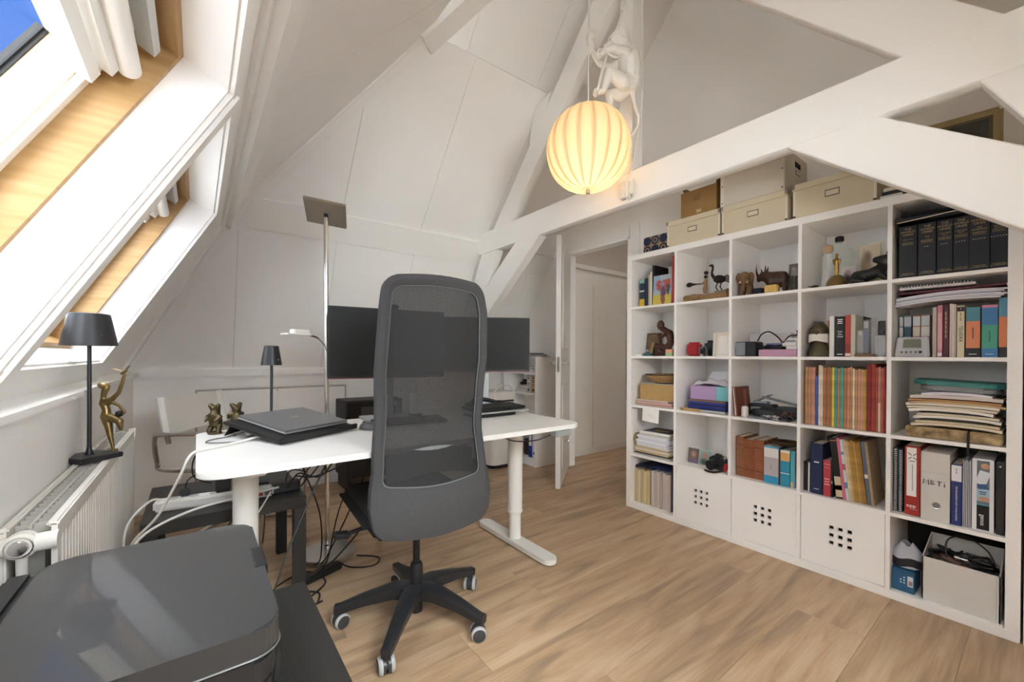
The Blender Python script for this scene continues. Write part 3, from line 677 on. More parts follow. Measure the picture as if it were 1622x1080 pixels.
# ---- radiator below the skylights
RX0, RX1, RYN, RYF, RZB, RZT = -2.822, -2.735, -.555, .845, .13, .715
RAD = mat('radiator_enamel', hx('e6e3dc'), .35)
rad = thing('radiator', 'white panel radiator with ribbed front below the skylights', 'radiator', (-2.78, .145, 0))
def ribbed(x, sgn):
    N = 70
    def fn(u, v):
        ph = (u * N) % 1; z = RZB + (RZT - RZB) * v; y = RYN + (RYF - RYN) * u
        dpt = .006 * (1 if (int(u * N * 2) % 2) else 0) if .06 < v < .94 else 0
        return (x - sgn * dpt, y, z)
    us = []
    mb = MB(); vs = []; fs = []; zs = [RZB, RZB + .035, RZB + .045, RZT - .045, RZT - .035, RZT]
    pr2 = []; pitch = (RYF - RYN - .06) / 42
    pr2.append((RYN, 0)); y = RYN + .03
    for i in range(42): pr2 += [(y, 0), (y + pitch * .12, 1), (y + pitch * .5, 1), (y + pitch * .62, 0)]; y += pitch
    pr2.append((RYF, 0))
    for z in zs:
        fl = 1 if RZB + .04 < z < RZT - .04 else 0
        for (yy, d_) in pr2: vs.append((x - sgn * .006 * d_ * fl, yy, z))
    q = len(pr2); fs = [(j * q + i, j * q + i + 1, (j + 1) * q + i + 1, (j + 1) * q + i) for j in range(len(zs) - 1) for i in range(q - 1)]
    v, f_ = mb._add(vs, fs); mb.solid(v, f_, -.010); return mb
part(rad, 'front_panel', ribbed(RX1, 1), RAD, True); part(rad, 'back_panel', MB().box((RX0, RYN, RZB), (RX0 + .012, RYF, RZT), .004), RAD, True)
part(rad, 'top_edge', MB().box((RX1 - .018, RYN, RZT - .006), (RX1 + .002, RYF, RZT + .006), .004).box((RX0, RYN, RZT - .006), (RX0 + .016, RYF, RZT + .006), .004), RAD, True)
slm = mesh('grille_slat', MB().box((-.026, -.0012, -.018), (.026, .0012, .002)), mat('grille_grey', hx('bdbab2'), .45), False)
for i in range(40):
    o = bpy.data.objects.new('grille_slat', slm); C.objects.link(o); o.parent = rad; o.location = ((RX0 + RX1) / 2 + .78 - .78 - rad.location.x + 0, RYN + .035 + i * (RYF - RYN - .07) / 39 - rad.location.y, RZT - .004)
part(rad, 'grille_rail', MB().box((-2.783, RYN + .02, RZT - .012), (-2.777, RYF - .02, RZT - .001)), MATS['grille_grey'], True)
part(rad, 'convector_fins', MB().box((-2.80, RYN + .03, RZB + .04), (-2.76, RYF - .03, RZT - .05)), mat('fin_grey', hx('8d8a84'), .7), True)  # fins drawn as one plain grey block
for yy, dn in ((RYN - .012, -1), (RYF + .012, 1)):
    mf = part(rad, 'manifold', MB().cyl((RX0 - .004, yy, RZT - .03), (RX1 + .004, yy, RZT - .03), .019, n=20).lathe([(.019, -.02), (.027, -.01), (.027, .012), (.019, .022)], (-2.785, yy, RZT - .03), 20, Vector((0, 0, 1)).rotation_difference(Vector((0, dn, 0))).to_matrix()), RAD, True)
    part(mf, 'cap', MB().lathe([(.0, .03), (.014, .029), (.016, .022), (.022, .021)], (-2.785, yy, RZT - .03), 16, Vector((0, 0, 1)).rotation_difference(Vector((0, dn, 0))).to_matrix(), False), CHROME if dn < 0 else RAD, True)
part(rad, 'bleed_knob', MB().cyl((RX1 - .02, RYF + .01, RZT - .012), (RX1 + .006, RYF + .01, RZT - .012), .021, n=18), RAD, True)
part(rad, 'supply_pipe', MB().cyl((-2.785, RYN - .012, 0), (-2.785, RYN - .012, RZT - .05), .009).cyl((-2.785, RYN - .012, RZB - .02), (-2.785, RYN - .012, RZB + .06), .016), mat('pipe_white', hx('d8d5ce'), .4), True)

# ---- table lamps
def table_lamp(label, x, y, z0, zs0, zs1, rb, rt_, base, rz, th):
    t = thing('table_lamp', label, 'lamp', (x, y, z0), rz)
    h = base / 2
    part(t, 'base', MB().box((-h, -h, 0), (h, h, th), .002), BLACKM)
    part(t, 'stem', MB().lathe([(.014, th), (.009, th + .012), (.006, th + .03), (.006, zs1 - z0 - .02)], (0, 0, 0), 16), BLACKM)
    part(t, 'lamp_shade', MB().lathe([(rb, zs0 - z0), (rt_, zs1 - z0 - .002), (rt_ - .004, zs1 - z0), (0, zs1 - z0 + .001)], (0, 0, 0), 40, None, False).lathe([(rb - .002, zs0 - z0), (rt_ - .002, zs1 - z0 - .004), (0, zs1 - z0 - .004)], (0, 0, 0), 40, None, False).lathe([(rb, zs0 - z0), (rb - .002, zs0 - z0)], (0, 0, 0), 40, None, False), BLACKM)
    part(t, 'screw', MB().cyl((rb * .93 * math.cos(-1.0 - rz), rb * .93 * math.sin(-1.0 - rz), (zs0 + zs1) / 2 - z0 - .02), (rb * .98 * math.cos(-1.0 - rz), rb * .98 * math.sin(-1.0 - rz), (zs0 + zs1) / 2 - z0 - .02), .003), CHROME)
    return t
table_lamp('large black table lamp with tapered metal shade standing on the radiator', -2.788, .145, .722, 1.117, 1.228, .074, .054, .125, math.radians(40), .017)
table_lamp('slim black table lamp with a narrow shade at the back of the desk', -2.214, .33, DT, 1.04, 1.130, .044, .030, .10, .3, .01)

# ---- floor uplighter with reading arm
fl = thing('floor_lamp', 'brushed steel uplighter floor lamp with square head behind the desk', 'lamp', (-1.925, .505, 0))
part(fl, 'base', MB().lathe([(.138, 0), (.14, .006), (.14, .02), (.134, .026), (.02, .03), (0, .03)], (0, 0, 0), 48), STEEL)
part(fl, 'pole', MB().cyl((0, 0, .03), (-.012, 0, 1.83), .0125, n=18).lathe([(.0125, .03), (.017, .035), (.017, .055), (.0125, .06)], (0, 0, 0), 18), CHROME)
hz = 1.855; tl = math.radians(-19)
Rm = Matrix.Rotation(math.radians(-37), 3, 'Z') @ Matrix.Rotation(tl, 3, 'X') @ Matrix.Rotation(math.radians(19), 3, 'Z')
hd_ = part(fl, 'lamp_head', MB().obox((-.012, 0, hz), (.205, .205, .016), Rm, .002), mat('head_steel', (.42, .37, .30), .45, .85))
part(hd_, 'joint', MB().cyl((-.012, 0, 1.81), (-.012, 0, 1.852), .011), BLACKM)
ra = part(fl, 'reading_arm', MB().tube(catmull([(-.006, 0, 1.07), (-.02, -.012, 1.135), (-.055, -.03, 1.175), (-.10, -.05, 1.19)], 6), .006, 8), CHROME)
part(ra, 'reading_head', MB().obox((-.165, -.072, 1.191), (.135, .07, .008), (0, 0, .4), .003).obox((-.150, -.066, 1.205), (.085, .045, .024), (0, 0, .4), .004), mat('reading_white', hx('f2f0ea'), .4))
part(fl, 'foot_switch_cable', MB().tube(catmull([(.02, -.13, .012), (.06, -.22, .006), (.16, -.27, .005), (.21, -.20, .005), (.12, -.12, .01)], 7), .004, 6), BLACKP)

# ---- white sling cantilever armchair
ac = thing('sling_chair', 'chrome cantilever armchair with white leather sling seat behind the desk', 'chair', (-2.24, 1.075, 0), math.radians(-34))
# local: faces +x, width along y
LEATH = mat('white_leather', hx('d9d5ce'), .5, bump=.15, bscale=400)
for s_ in (-1, 1):
    y = s_ * .26
    part(ac, 'side_frame', MB().tube(catmull([(-.28, y, .013), (-.05, y, .013), (.16, y, .013), (.21, y, .05), (.225, y, .3), (.21, y, .61), (.16, y, .655), (.0, y, .655), (-.30, y, .655), (-.345, y, .63), (-.345, y * .93, .5), (-.31, y * .9, .455), (0, y * .9, .455), (.20, y * .9, .47)], 5), .0125, 10), CHROME)
    part(ac, 'back_post', MB().tube([(-.285, y * .93, .60), (-.33, y * .93, .85)], .0125, 10), CHROME)
part(ac, 'floor_bar', MB().tube([(-.28, -.26, .013), (-.28, .26, .013)], .0125, 10), CHROME)
bs = part(ac, 'back_sling', MB().grid(lambda u, v: (-.292 - .043 * v + .025 * math.sin(PI * u) * -1, -.24 + .48 * u, .645 + .20 * v), 10, 4, .006), LEATH)
for s_ in (-1, 1): part(bs, 'sleeve', MB().tube([(-.29, s_ * .243, .64), (-.33, s_ * .243, .852)], .02, 10), LEATH)
part(ac, 'seat_sling', MB().grid(lambda u, v: (-.28 + .46 * v, -.225 + .45 * u, .462 - .02 * math.sin(PI * u)), 10, 6, .006), LEATH)

# ---- white bookcase by the door, with things in it
BC = thing('bookcase', 'low white bookcase beside the open door', 'bookcase', (.28, 1.42, 0))
bx0, bx1, by0, by1, bt = .13, .408, 1.165, 1.70, 1.06
part(BC, 'side_panel', MB().box((bx0, by0, 0), (bx1, by0 + .018, bt)), SHELFW, True); part(BC, 'side_panel', MB().box((bx0, by1 - .018, 0), (bx1, by1, bt)), SHELFW, True)
for z0 in (.06, .36, .70, .905): part(BC, 'shelf', MB().box((bx0 + .004, by0 + .018, z0), (bx1 - .01, by1 - .018, z0 + .018)), SHELFW, True)
part(BC, 'top_panel', MB().box((bx0, by0, bt), (bx1, by1, bt + .016)), SHELFW, True); part(BC, 'back_panel', MB().box((bx1 - .01, by0 + .018, 0), (bx1, by1 - .018, bt)), SHELFW, True)
part(BC, 'plinth', MB().box((bx0 + .01, by0 + .018, 0), (bx0 + .026, by1 - .018, .06)), SHELFW, True)
def lever_arch(x, y, z, w_, h, d, colr, label, group=None, lblc='f0efec', marks=()):
    t = thing('lever_arch_file', label, 'binder', (x + d / 2, y, z), 0, group)
    part(t, 'cover', MB().box((x, y - w_ / 2, z), (x + d, y + w_ / 2, z + h), .003), cm(colr), True)
    part(t, 'spine_label', MB().box((x - .0008, y - w_ * .36, z + h * .42), (x, y + w_ * .36, z + h * .94)), cm(lblc), True)
    part(t, 'finger_hole', MB().cyl((x - .001, y, z + h * .18), (x + .001, y, z + h * .18), w_ * .2, n=16), BLACKP, True)
    for fz in marks: part(t, 'label_mark', MB().box((x - .0016, y - w_ * .2, z + h * fz), (x - .0008, y + w_ * .2, z + h * (fz + .06))), BLACKP, True)
    return t
lever_arch(bx0 + .02, 1.228, .719, .065, .168, .23, 'b99a77', 'tan ring binder beside the bookcase side panel', lblc='cfae88', marks=(.45, .60, .72, .86))
lever_arch(bx0 + .02, 1.30, .719, .06, .168, .23, 'b9b7b2', 'grey ring binder left of the tan one in the low bookcase', lblc='c9c7c2', marks=(.50, .82))
lever_arch(bx0 + .02, 1.213, .079, .054, .275, .23, 'e4e2dd', 'white ring binder on the bottom shelf of the low bookcase')
lever_arch(bx0 + .02, 1.270, .079, .055, .275, .23, '2740a0', 'blue ring binder on the bottom shelf of the low bookcase')
solo('storage_carton', MB().box((bx0 + .06, 1.30, .079), (bx0 + .22, 1.42, .24), .004), cm('4a3b38'), 'dark brown carton beside the blue ring binder', 'box')
p_ = thing('paper_stack', 'low stack of papers on the second shelf of the bookcase by the door', 'papers', (.26, 1.45, .718))
for i in range(5): part(p_, 'sheet_pile', MB().obox((.26 + .006 * (i % 2), 1.43 - .008 * i, .725 + .012 * i), (.22, .17, .011), (0, 0, .04 * (i % 3 - 1))), cm(('e6e4df', 'c7c6c4', 'dad8d2', '9fa0a2', 'e9e7e2')[i]), True)
solo('telephone', MB().obox((.25, 1.44, .810), (.15, .10, .026), (0, -.05, .2), .01).obox((.27, 1.44, .828), (.05, .16, .03), (0, 0, .3), .012), BLACKP, 'black telephone lying on papers in the low bookcase', 'phone')
p_ = thing('paper_stack', 'white papers on the upper shelf of the bookcase by the door', 'papers', (.26, 1.40, .923))
for i in range(4): part(p_, 'sheet_pile', MB().obox((.25 + .004 * i, 1.40 + .01 * i, .930 + .013 * i), (.22, .34 - .03 * i, .012), (0, 0, .02 * (i - 1))), cm(('d9d8d6', 'e9e7e2', 'b7b8ba', 'e4e2de')[i]), True)
p_ = thing('document_pile', 'dark folders and papers on top of the low bookcase', 'papers', (.26, 1.40, bt + .016))
for i in range(4): part(p_, 'folder', MB().obox((.26, 1.41 + .012 * (i % 2), bt + .022 + .010 * i), (.24 - .01 * i, .36 - .05 * i, .009), (0, 0, .05 * (i - 1.5)), .001), cm(('c9c7c3', '77787b', 'b3b3b2', '232425')[i]), True)

# ---- portable air conditioner
av = thing('air_conditioner', 'white portable air conditioner behind the desk beside the bookcase', 'appliance', (-.12, 1.52, 0))
part(av, 'body', MB().prism([(x, y, .04) for x, y in rrect(-.27, 1.33, .03, 1.66, .05)], (0, 0, .70), .03, 3), WPLAST, True)
part(av, 'base', MB().prism([(x, y, .012) for x, y in rrect(-.262, 1.34, .022, 1.65, .05)], (0, 0, .03)), BLACKP, True)
for i in range(5): part(av, 'louvre', MB().box((-.24, 1.322, .545 + .022 * i), (-.02, 1.332, .556 + .022 * i), .002), WPLAST, True)
part(av, 'grille_recess', MB().box((-.245, 1.3285, .54), (-.015, 1.333, .66)), BLACKP, True)
part(av, 'hose_handle', MB().tube(catmull([(-.23, 1.36, .74), (-.16, 1.345, .80), (-.04, 1.34, .78), (.0, 1.335, .66), (.01, 1.335, .5)], 6), .009, 8), WPLAST, True)
part(av, 'badge', MB().box((-.08, 1.327, .10), (-.03, 1.331, .112)), BLACKP, True)

# ---- black cabinet against the back wall
bc2 = thing('black_cabinet', 'black glossy cabinet against the back wall behind the desk', 'cabinet', (-1.32, 1.62, 0))
part(bc2, 'body', MB().box((-1.555, 1.50, .10), (-1.09, 1.80, .72), .004), BLACKP, True)
part(bc2, 'door', MB().box((-1.54, 1.486, .55), (-1.105, 1.50, .705), .004), mat('gloss_black', hx('141414'), .15), True)
part(bc2, 'recessed_panel', MB().box((-1.44, 1.482, .59), (-1.16, 1.487, .67), .004), mat('black_panel', hx('303030'), .3), True)
for x in (-1.54, -1.14): part(bc2, 'leg', MB().box((x, 1.52, 0), (x + .035, 1.78, .10)), BLACKP, True)

# ---- monitors
SCR = mat('screen_off', hx('2b2c2b'), .45, spec=.15)
def monitor(label, c, ang, w_=.612, h=.365, zc=1.02):
    t = thing('monitor', label, 'monitor', (c[0], c[1], DT), ang)
    zc -= DT
    part(t, 'bezel', MB().box((-w_ / 2, -.009, zc - h / 2), (w_ / 2, .016, zc + h / 2), .003), BLACKP)
    part(t, 'screen', MB().box((-w_ / 2 + .006, -.0105, zc - h / 2 + .014), (w_ / 2 - .006, -.009, zc + h / 2 - .006)), SCR)
    part(t, 'rear_housing', MB().box((-.17, .012, zc - .11), (.17, .04, zc + .11), .012), BLACKP)
    st = part(t, 'stand', MB().box((-.03, .03, .012), (.03, .055, zc + .02), .006), GREYAL)
    part(st, 'foot', MB().box((-.13, -.03, 0), (.13, .15, .012), .004), GREYAL)
    part(t, 'chin_strip', MB().box((-w_ / 2 + .01, -.0112, zc - h / 2 - .002), (w_ / 2 - .01, -.008, zc - h / 2 + .003)), cm('7a3a44'))
    part(t, 'button_row', MB().box((w_ / 2 - .16, -.0112, zc - h / 2 + .005), (w_ / 2 - .03, -.0095, zc - h / 2 + .009)), cm('55565a'))
    return t
def mon_from(p, q, w_):  # left and right edge points (plan) -> centre, angle
    p, q = Vector(p), Vector(q); d = (q - p).normalized(); return (p + d * w_ / 2), math.atan2(d.y, d.x)
c_, a_ = mon_from((-1.975, .300), (-1.690, .270), .612)
mL = monitor('black flat monitor on the left half of the desk', c_, a_, zc=1.152)
part(mL, 'webcam', MB().box((-.045, -.02, 1.152 - DT + .183), (.045, .012, 1.152 - DT + .207), .006), BLACKP)
d_ = Vector((-.663, .303)) - Vector((-.906, .464)); d_.normalize(); R_ = Vector((-.685, .285)); L_ = R_ - d_ * .612
c_, a_ = mon_from(L_, R_, .612)
c_ = Vector((c_.x, c_.y))
monitor('black flat monitor at the right end of the desk', c_, a_, zc=1.165)

# ---- laptop on folding stand, mouse, keyboards, small desk things
LAPM = mat('laptop_grey', hx('7d7e80'), .35, .6)
lp0 = Vector((-2.213, -.035, .768)); lpx = Vector((.292, .160, .0)).normalized(); far = Vector((-2.293, .335, .822))
lpy = (far - lp0); lpy = (lpy - lpx * lpy.dot(lpx)).normalized(); lpn = lpx.cross(lpy)
LR = Matrix((lpx, lpy, lpn)).transposed()
lap = thing('laptop', 'closed grey laptop lying tilted on a black folding stand on the desk', 'laptop', tuple(lp0))
def lpart(par, nm, x0, x1, y0, y1, z0, z1, m, bev=.003): return part(par, nm, MB().obox(lp0 + lpx * (x0 + x1) / 2 + lpy * (y0 + y1) / 2 + lpn * (z0 + z1) / 2, (x1 - x0, y1 - y0, z1 - z0), LR, bev), m, True)
lpart(lap, 'base', 0, .325, 0, .300, .003, .010, mat('laptop_silver', hx('c4c4c2'), .35, .5)); lpart(lap, 'lid', 0, .325, 0, .305, .0105, .0165, LAPM)
for i in range(4):
    o_ = lp0 + lpx * (.145 + .012 * i) + lpy * .15 + lpn * .0168
    part(lap, 'logo_stroke', MB().prism([o_ + lpx * .000, o_ + lpx * .004, o_ + lpx * .018 + lpy * .032, o_ + lpx * .014 + lpy * .032], lpn * .0006), CHROME, True)
stn = thing('laptop_stand', 'black folding stand under the closed laptop', 'stand', (lp0.x, lp0.y, DT))
lpart(stn, 'tray', -.06, .332, -.045, .30, -.012, .000, BLACKP, .004); lpart(stn, 'front_lip', -.06, .332, -.055, -.042, -.012, .010, BLACKP, .003)
part(stn, 'prop_panel', MB().prism([(-2.40, .235, DT + .001), (-2.29, .40, DT + .001), (-2.265, .385, .81), (-2.375, .22, .795)], (.006, .004, .003)), BLACKP, True)
part(stn, 'rear_leg', MB().prism([(-2.13, .37, DT + .001), (-2.00, .395, DT + .001), (-1.99, .38, .790), (-2.12, .355, .790)], (.0, .006, .003)), BLACKP, True)
ms = thing('mouse', 'dark grey computer mouse beside the laptop', 'mouse', (-1.850, .045, DT), .6)
part(ms, 'shell', MB().grid(lambda u, v: (.033 * math.cos(2 * PI * u) * math.cos(v * PI / 2) ** .6, .055 * math.sin(2 * PI * u) * math.cos(v * PI / 2) ** .6, .001 + .034 * math.sin(v * PI / 2)), 24, 7, 0, True), mat('mouse_grey', hx('4a4a4b'), .4))
part(ms, 'scroll_wheel', MB().cyl((-.004, .03, .028), (.004, .03, .028), .009), BLACKP)
KEY = mat('key_black', hx('232323'), .5)
def keyboard(label, x, y, z, rz, w_, d, nx, ny, tilt=.06):
    t = thing('keyboard', label, 'keyboard', (x, y, z), rz)
    part(t, 'case', MB().obox((0, 0, .010), (w_, d, .014), (tilt, 0, 0), .003), BLACKP)
    km = mesh('key', MB().box((-w_ / nx * .42, -d * .82 / ny * .42, 0), (w_ / nx * .42, d * .82 / ny * .42, .005), .001, 1), KEY, False)
    for i in range(nx - 1):
        for j in range(ny):
            o = bpy.data.objects.new('key', km); C.objects.link(o); o.parent = t; yy = (-.5 + (j + .5) / ny) * d * .86
            o.location = ((-.5 + (i + 1) / nx) * w_, yy, .016 + yy * tilt); o.rotation_euler = (tilt, 0, 0)
    return t
keyboard('black computer keyboard behind the backrest of the office chair', -1.63, .10, DT + .004, -.15, .36, .13, 13, 5)
rs = thing('keyboard_riser', 'black and silver keyboard shelf under the right keyboard', 'stand', (-1.09, .10, DT))
part(rs, 'box', MB().box((-1.26, .03, DT), (-1.00, .20, DT + .022), .003), BLACKP, True); part(rs, 'silver_top', MB().box((-1.29, .01, DT + .022), (-.915, .20, DT + .030), .002), GREYAL, True)
keyboard('black computer keyboard on a riser at the right end of the desk', -1.10, .105, DT + .0345, .06, .36, .15, 13, 5)
solo('headset', MB().tube(catmull([(-1.23, .17, DT + .055), (-1.17, .20, DT + .085), (-1.08, .19, DT + .075), (-1.03, .16, DT + .056)], 6), .012, 8).ball((-1.03, .16, DT + .062), (.035, .03, .014)).ball((-1.22, .17, DT + .062), (.04, .03, .016)), BLACKP, 'black cordless gadget lying on the right keyboard', 'headset')
rt_ = thing('router', 'small white upright router near the left monitor', 'router', (-1.50, .345, DT))
part(rt_, 'case', MB().box((-.012, -.03, 0), (.012, .03, .13), .005), WPLAST); part(rt_, 'plug', MB().box((.018, -.015, .06), (.04, .015, .12), .004), WPLAST)
part(rt_, 'foot', MB().box((-.02, -.035, 0), (.04, .035, .012), .003), BLACKP)
# two bronze animal figurines
for (fx, fy, lab, sc, rz) in ((-2.425, .335, 'bronze frog figurine standing upright at the corner of the laptop stand', 1.0, 2.4), (-2.345, .385, 'small bronze figurine half hidden behind the laptop stand', .95, .4)):
    t = thing('figurine', lab, 'figurine', (fx, fy, DT + .0048), rz); t.scale = (sc, sc, sc)
    vs = [(0, 0, .045), (0, .006, .075), (0, .0, .095), (.018, .008, .118), (-.018, .008, .118), (.016, 0, .03), (.022, .012, .006), (-.016, 0, .03), (-.022, .012, .006), (.03, .01, .07), (.022, .03, .055), (-.03, .01, .07), (-.022, .03, .055)]
    part(t, 'body', skin('body', [(a, b, c) for a, b, c in vs], [(0, 1), (1, 2), (2, 3), (2, 4), (0, 5), (5, 6), (0, 7), (7, 8), (1, 9), (9, 10), (1, 11), (11, 12)], [.026, .022, .018, .010, .010, .013, .010, .013, .010, .009, .006, .009, .006], 1), None)
    t.children[0].data.materials.append(BRONZE)
    part(t, 'plinth', MB().cyl((0, .005, -.0046), (0, .005, .004), .026), BRONZE)
# gilt dancer with a bird, standing on the radiator by the lamp
gd = thing('statuette', 'gilt statuette of a dancer raising a bird beside the large black lamp', 'statuette', (-2.758, .262, .729), math.radians(-35))
H = [(-.004, 0, .125), (-.002, 0, .150), (-.012, 0, .175), (-.014, 0, .195), (-.010, 0, .215), (-.004, 0, .232), (.018, 0, .190), (.042, 0, .215), (.054, 0, .250), (.062, 0, .282), (.020, .0, .178), (.040, .004, .165), (.056, .008, .140), (.044, .006, .128),
     (.006, 0, .085), (.012, 0, .050), (.020, 0, .018), (.022, 0, .002), (.022, 0, .118), (.044, 0, .108), (.050, .0, .078), (.040, .0, .085)]
Ed = [(0, 1), (1, 2), (2, 3), (3, 4), (4, 5), (2, 6), (6, 7), (7, 8), (8, 9), (2, 10), (10, 11), (11, 12), (12, 13), (0, 14), (14, 15), (15, 16), (16, 17), (0, 18), (18, 19), (19, 20)]
Ra = [.017, .012, .014, .008, .010, .012, .009, .007, .006, .005, .006, .005, .005, .005, .012, .009, .006, .005, .014, .013, .006]
me = skin('figure', H[:21], Ed, Ra, 2); me.materials.append(BRASS); part(gd, 'figure', me, None)
part(gd, 'head', MB().ball((-.012, 0, .240), (.022, .013, .013), 14, Matrix.Rotation(.25, 3, 'Y')), BRASS)
part(gd, 'bird', MB().ball((.060, 0, .292), (.016, .006, .006), 10, Matrix.Rotation(-.6, 3, 'Y')).prism([(.055, 0, .295), (.030, -.006, .303), (.018, 0, .304), (.040, .006, .296)], (0, .002, .002)).tube([(.066, 0, .296), (.072, 0, .306), (.082, 0, .315)], [.004, .003, .0015], 6), BRASS)
part(gd, 'bowl', MB().ball((.040, .006, .135), (.014, .012, .012), 10), BLACKP)
part(gd, 'plinth', MB().cyl((.022, 0, -.004), (.022, 0, .003), .014), BRASS)

# ---- power strip, adapters and cables below the desk
ps = thing('power_strip', 'white power strip with plugged-in adapters on the low table under the desk', 'power strip', (-2.42, .30, .45))
part(ps, 'housing', MB().obox((-2.42, .30, .472), (.42, .06, .042), (0, 0, -.12), .008), WPLAST, True)
for i in range(5): part(ps, 'socket', MB().cyl((-2.57 + .07 * i, .318 - .0084 * i, .492), (-2.57 + .07 * i, .318 - .0084 * i, .4945), .018, n=16), cm('b5b3ae'), True)
part(ps, 'rating_label', MB().obox((-2.30, .2555, .470), (.09, .001, .022), (0, 0, -.12)), cm('a8413a'), True)
part(ps, 'rating_label', MB().obox((-2.235, .2475, .470), (.03, .001, .022), (0, 0, -.12)), cm('6f6f72'), True)
for (x, y, z, s_, lab) in ((-2.40, .31, .4958, (.055, .045, .085), 'large grey adapter standing on the white power strip'), (-2.53, .325, .4958, (.035, .03, .03), 'small black plug at the left of the white power strip'), (-2.27, .37, .451, (.10, .05, .04), 'black adapter brick behind the white power strip'), (-2.158, .31, .451, (.12, .055, .04), 'black adapter brick beside the desk column on the low table')):
    ad = thing('power_adapter', lab, 'adapter', (x, y, z)); part(ad, 'brick', MB().box((-s_[0] / 2, -s_[1] / 2, 0), (s_[0] / 2, s_[1] / 2, s_[2]), .004), cm('3f4143'))
    part(ad, 'lead', MB().tube(catmull([(0, 0, s_[2] - .004), (.01, .01, s_[2] + .03), (.04, .04, s_[2] + .04), (.09, .06, s_[2] + .02)], 5), .003, 6), BLACKP)
solo('extension_block', MB().obox((-2.02, .285, .018), (.24, .05, .034), (0, 0, .35), .006), BLACKP, 'black extension block on the floor beside the steel lamp base', 'power strip')
def cable(label, pts, r=.0035, m=BLACKP, group=None):
    return solo('cable', MB().tube(catmull(pts, 6), r, 6), m, label, 'cable', group)
WC = mat('white_cable', hx('dddbd6'), .5)
cable('thick white cable drooping from the laptop over the desk corner to the radiator', [(-2.235, .05, .775), (-2.33, .05, .752), (-2.44, -.02, .748), (-2.505, -.06, .74), (-2.54, -.06, .66), (-2.60, .02, .52), (-2.67, .10, .42), (-2.69, .14, .34)], .0045, WC)
cable('white cable looping from the power strip towards the radiator', [(-2.60, .325, .49), (-2.64, .30, .50), (-2.70, .22, .44), (-2.705, .20, .30)], .0045, WC)
cable('white cable running along the front of the low table', [(-2.20, .20, .50), (-2.34, .20, .485), (-2.52, .17, .47), (-2.66, .14, .41), (-2.70, .12, .28)], .005, WC)
cable('white cable slanting down behind the printer', [(-2.235, .18, .49), (-2.30, .06, .44), (-2.38, -.08, .40), (-2.44, -.2, .36)], .004, WC)
cable('black cable slanting down beside the white one behind the printer', [(-2.30, .22, .53), (-2.36, .10, .46), (-2.44, -.06, .40), (-2.48, -.16, .36)], .004)
cable('thin black cable hanging at the left end of the desk', [(-2.45, .30, DT - .03), (-2.50, .36, .64), (-2.50, .36, .56), (-2.44, .33, .53)], .003)
cable('white cable lying on the left corner of the desk', [(-2.30, .10, DT + .004), (-2.38, .06, DT + .004), (-2.46, .10, DT + .004), (-2.44, .16, DT + .004), (-2.36, .2, DT + .004)], .0025, mat('grey_cable', hx('5a5a5a'), .5))
rng = random.Random(3)
starts = [(-2.05, .02), (-1.98, .06), (-1.90, .0), (-1.86, .08), (-2.12, .10), (-1.95, .12), (-1.82, .03)]
ends = [(-2.10, .26, .47), (-2.13, .33, .47), (-2.16, .24, .48), (-2.0, .32, .03), (-2.02, .38, .02), (-2.12, .30, .46), (-1.99, .36, .03)]
nmz = ['leftmost', 'second', 'third', 'fourth', 'fifth', 'sixth', 'seventh']
for i in range(7):
    s0, e = starts[i], ends[i]; mid = ((s0[0] + e[0]) / 2 + rng.uniform(-.04, .05), (s0[1] + e[1]) / 2 - .05 + rng.uniform(-.04, .04), (.70 + e[2]) / 2 + rng.uniform(-.06, .02))
    cable('black cable hanging in the tangle under the desk net', [(s0[0], s0[1], .70), (s0[0] - .01, s0[1] + .02, .63), mid, (e[0] + .03, e[1] - .02, e[2] + .05), e], .0032, BLACKP, 'tangled black cables under the desk')
cable('black cable curving from the net down behind the chair to the lamp base', [(-1.76, .05, .66), (-1.80, .08, .52), (-1.84, .12, .30), (-1.95, .20, .12), (-2.04, .26, .03)], .0038)
cable('black cable with a long run slanting to the floor left of the table leg', [(-2.02, -.02, .70), (-2.12, -.06, .52), (-2.20, -.10, .36), (-2.26, -.14, .22)], .0038)
cable('black cable loop lying on the floor around the table leg', [(-2.10, .10, .006), (-2.22, .16, .008), (-2.20, .30, .006), (-2.06, .34, .02), (-2.0, .22, .008), (-2.08, .12, .012), (-2.16, .08, .006)], .004)
cable('black cable coil lying on the floor in front of the table leg', [(-2.05, .06, .006), (-2.14, .04, .009), (-2.19, .10, .006), (-2.13, .18, .011), (-2.05, .14, .006), (-2.07, .05, .012)], .004)
cable('thin black cable behind the left monitor', [(-1.62, .42, 1.0), (-1.62, .43, .92), (-1.60, .42, .86), (-1.585, .39, .83)], .0025)
cable('white cable loop hanging at the end of the desk net', [(-1.72, .0, .69), (-1.73, .0, .65), (-1.70, .0, .63), (-1.67, .0, .68)], .004, WC)
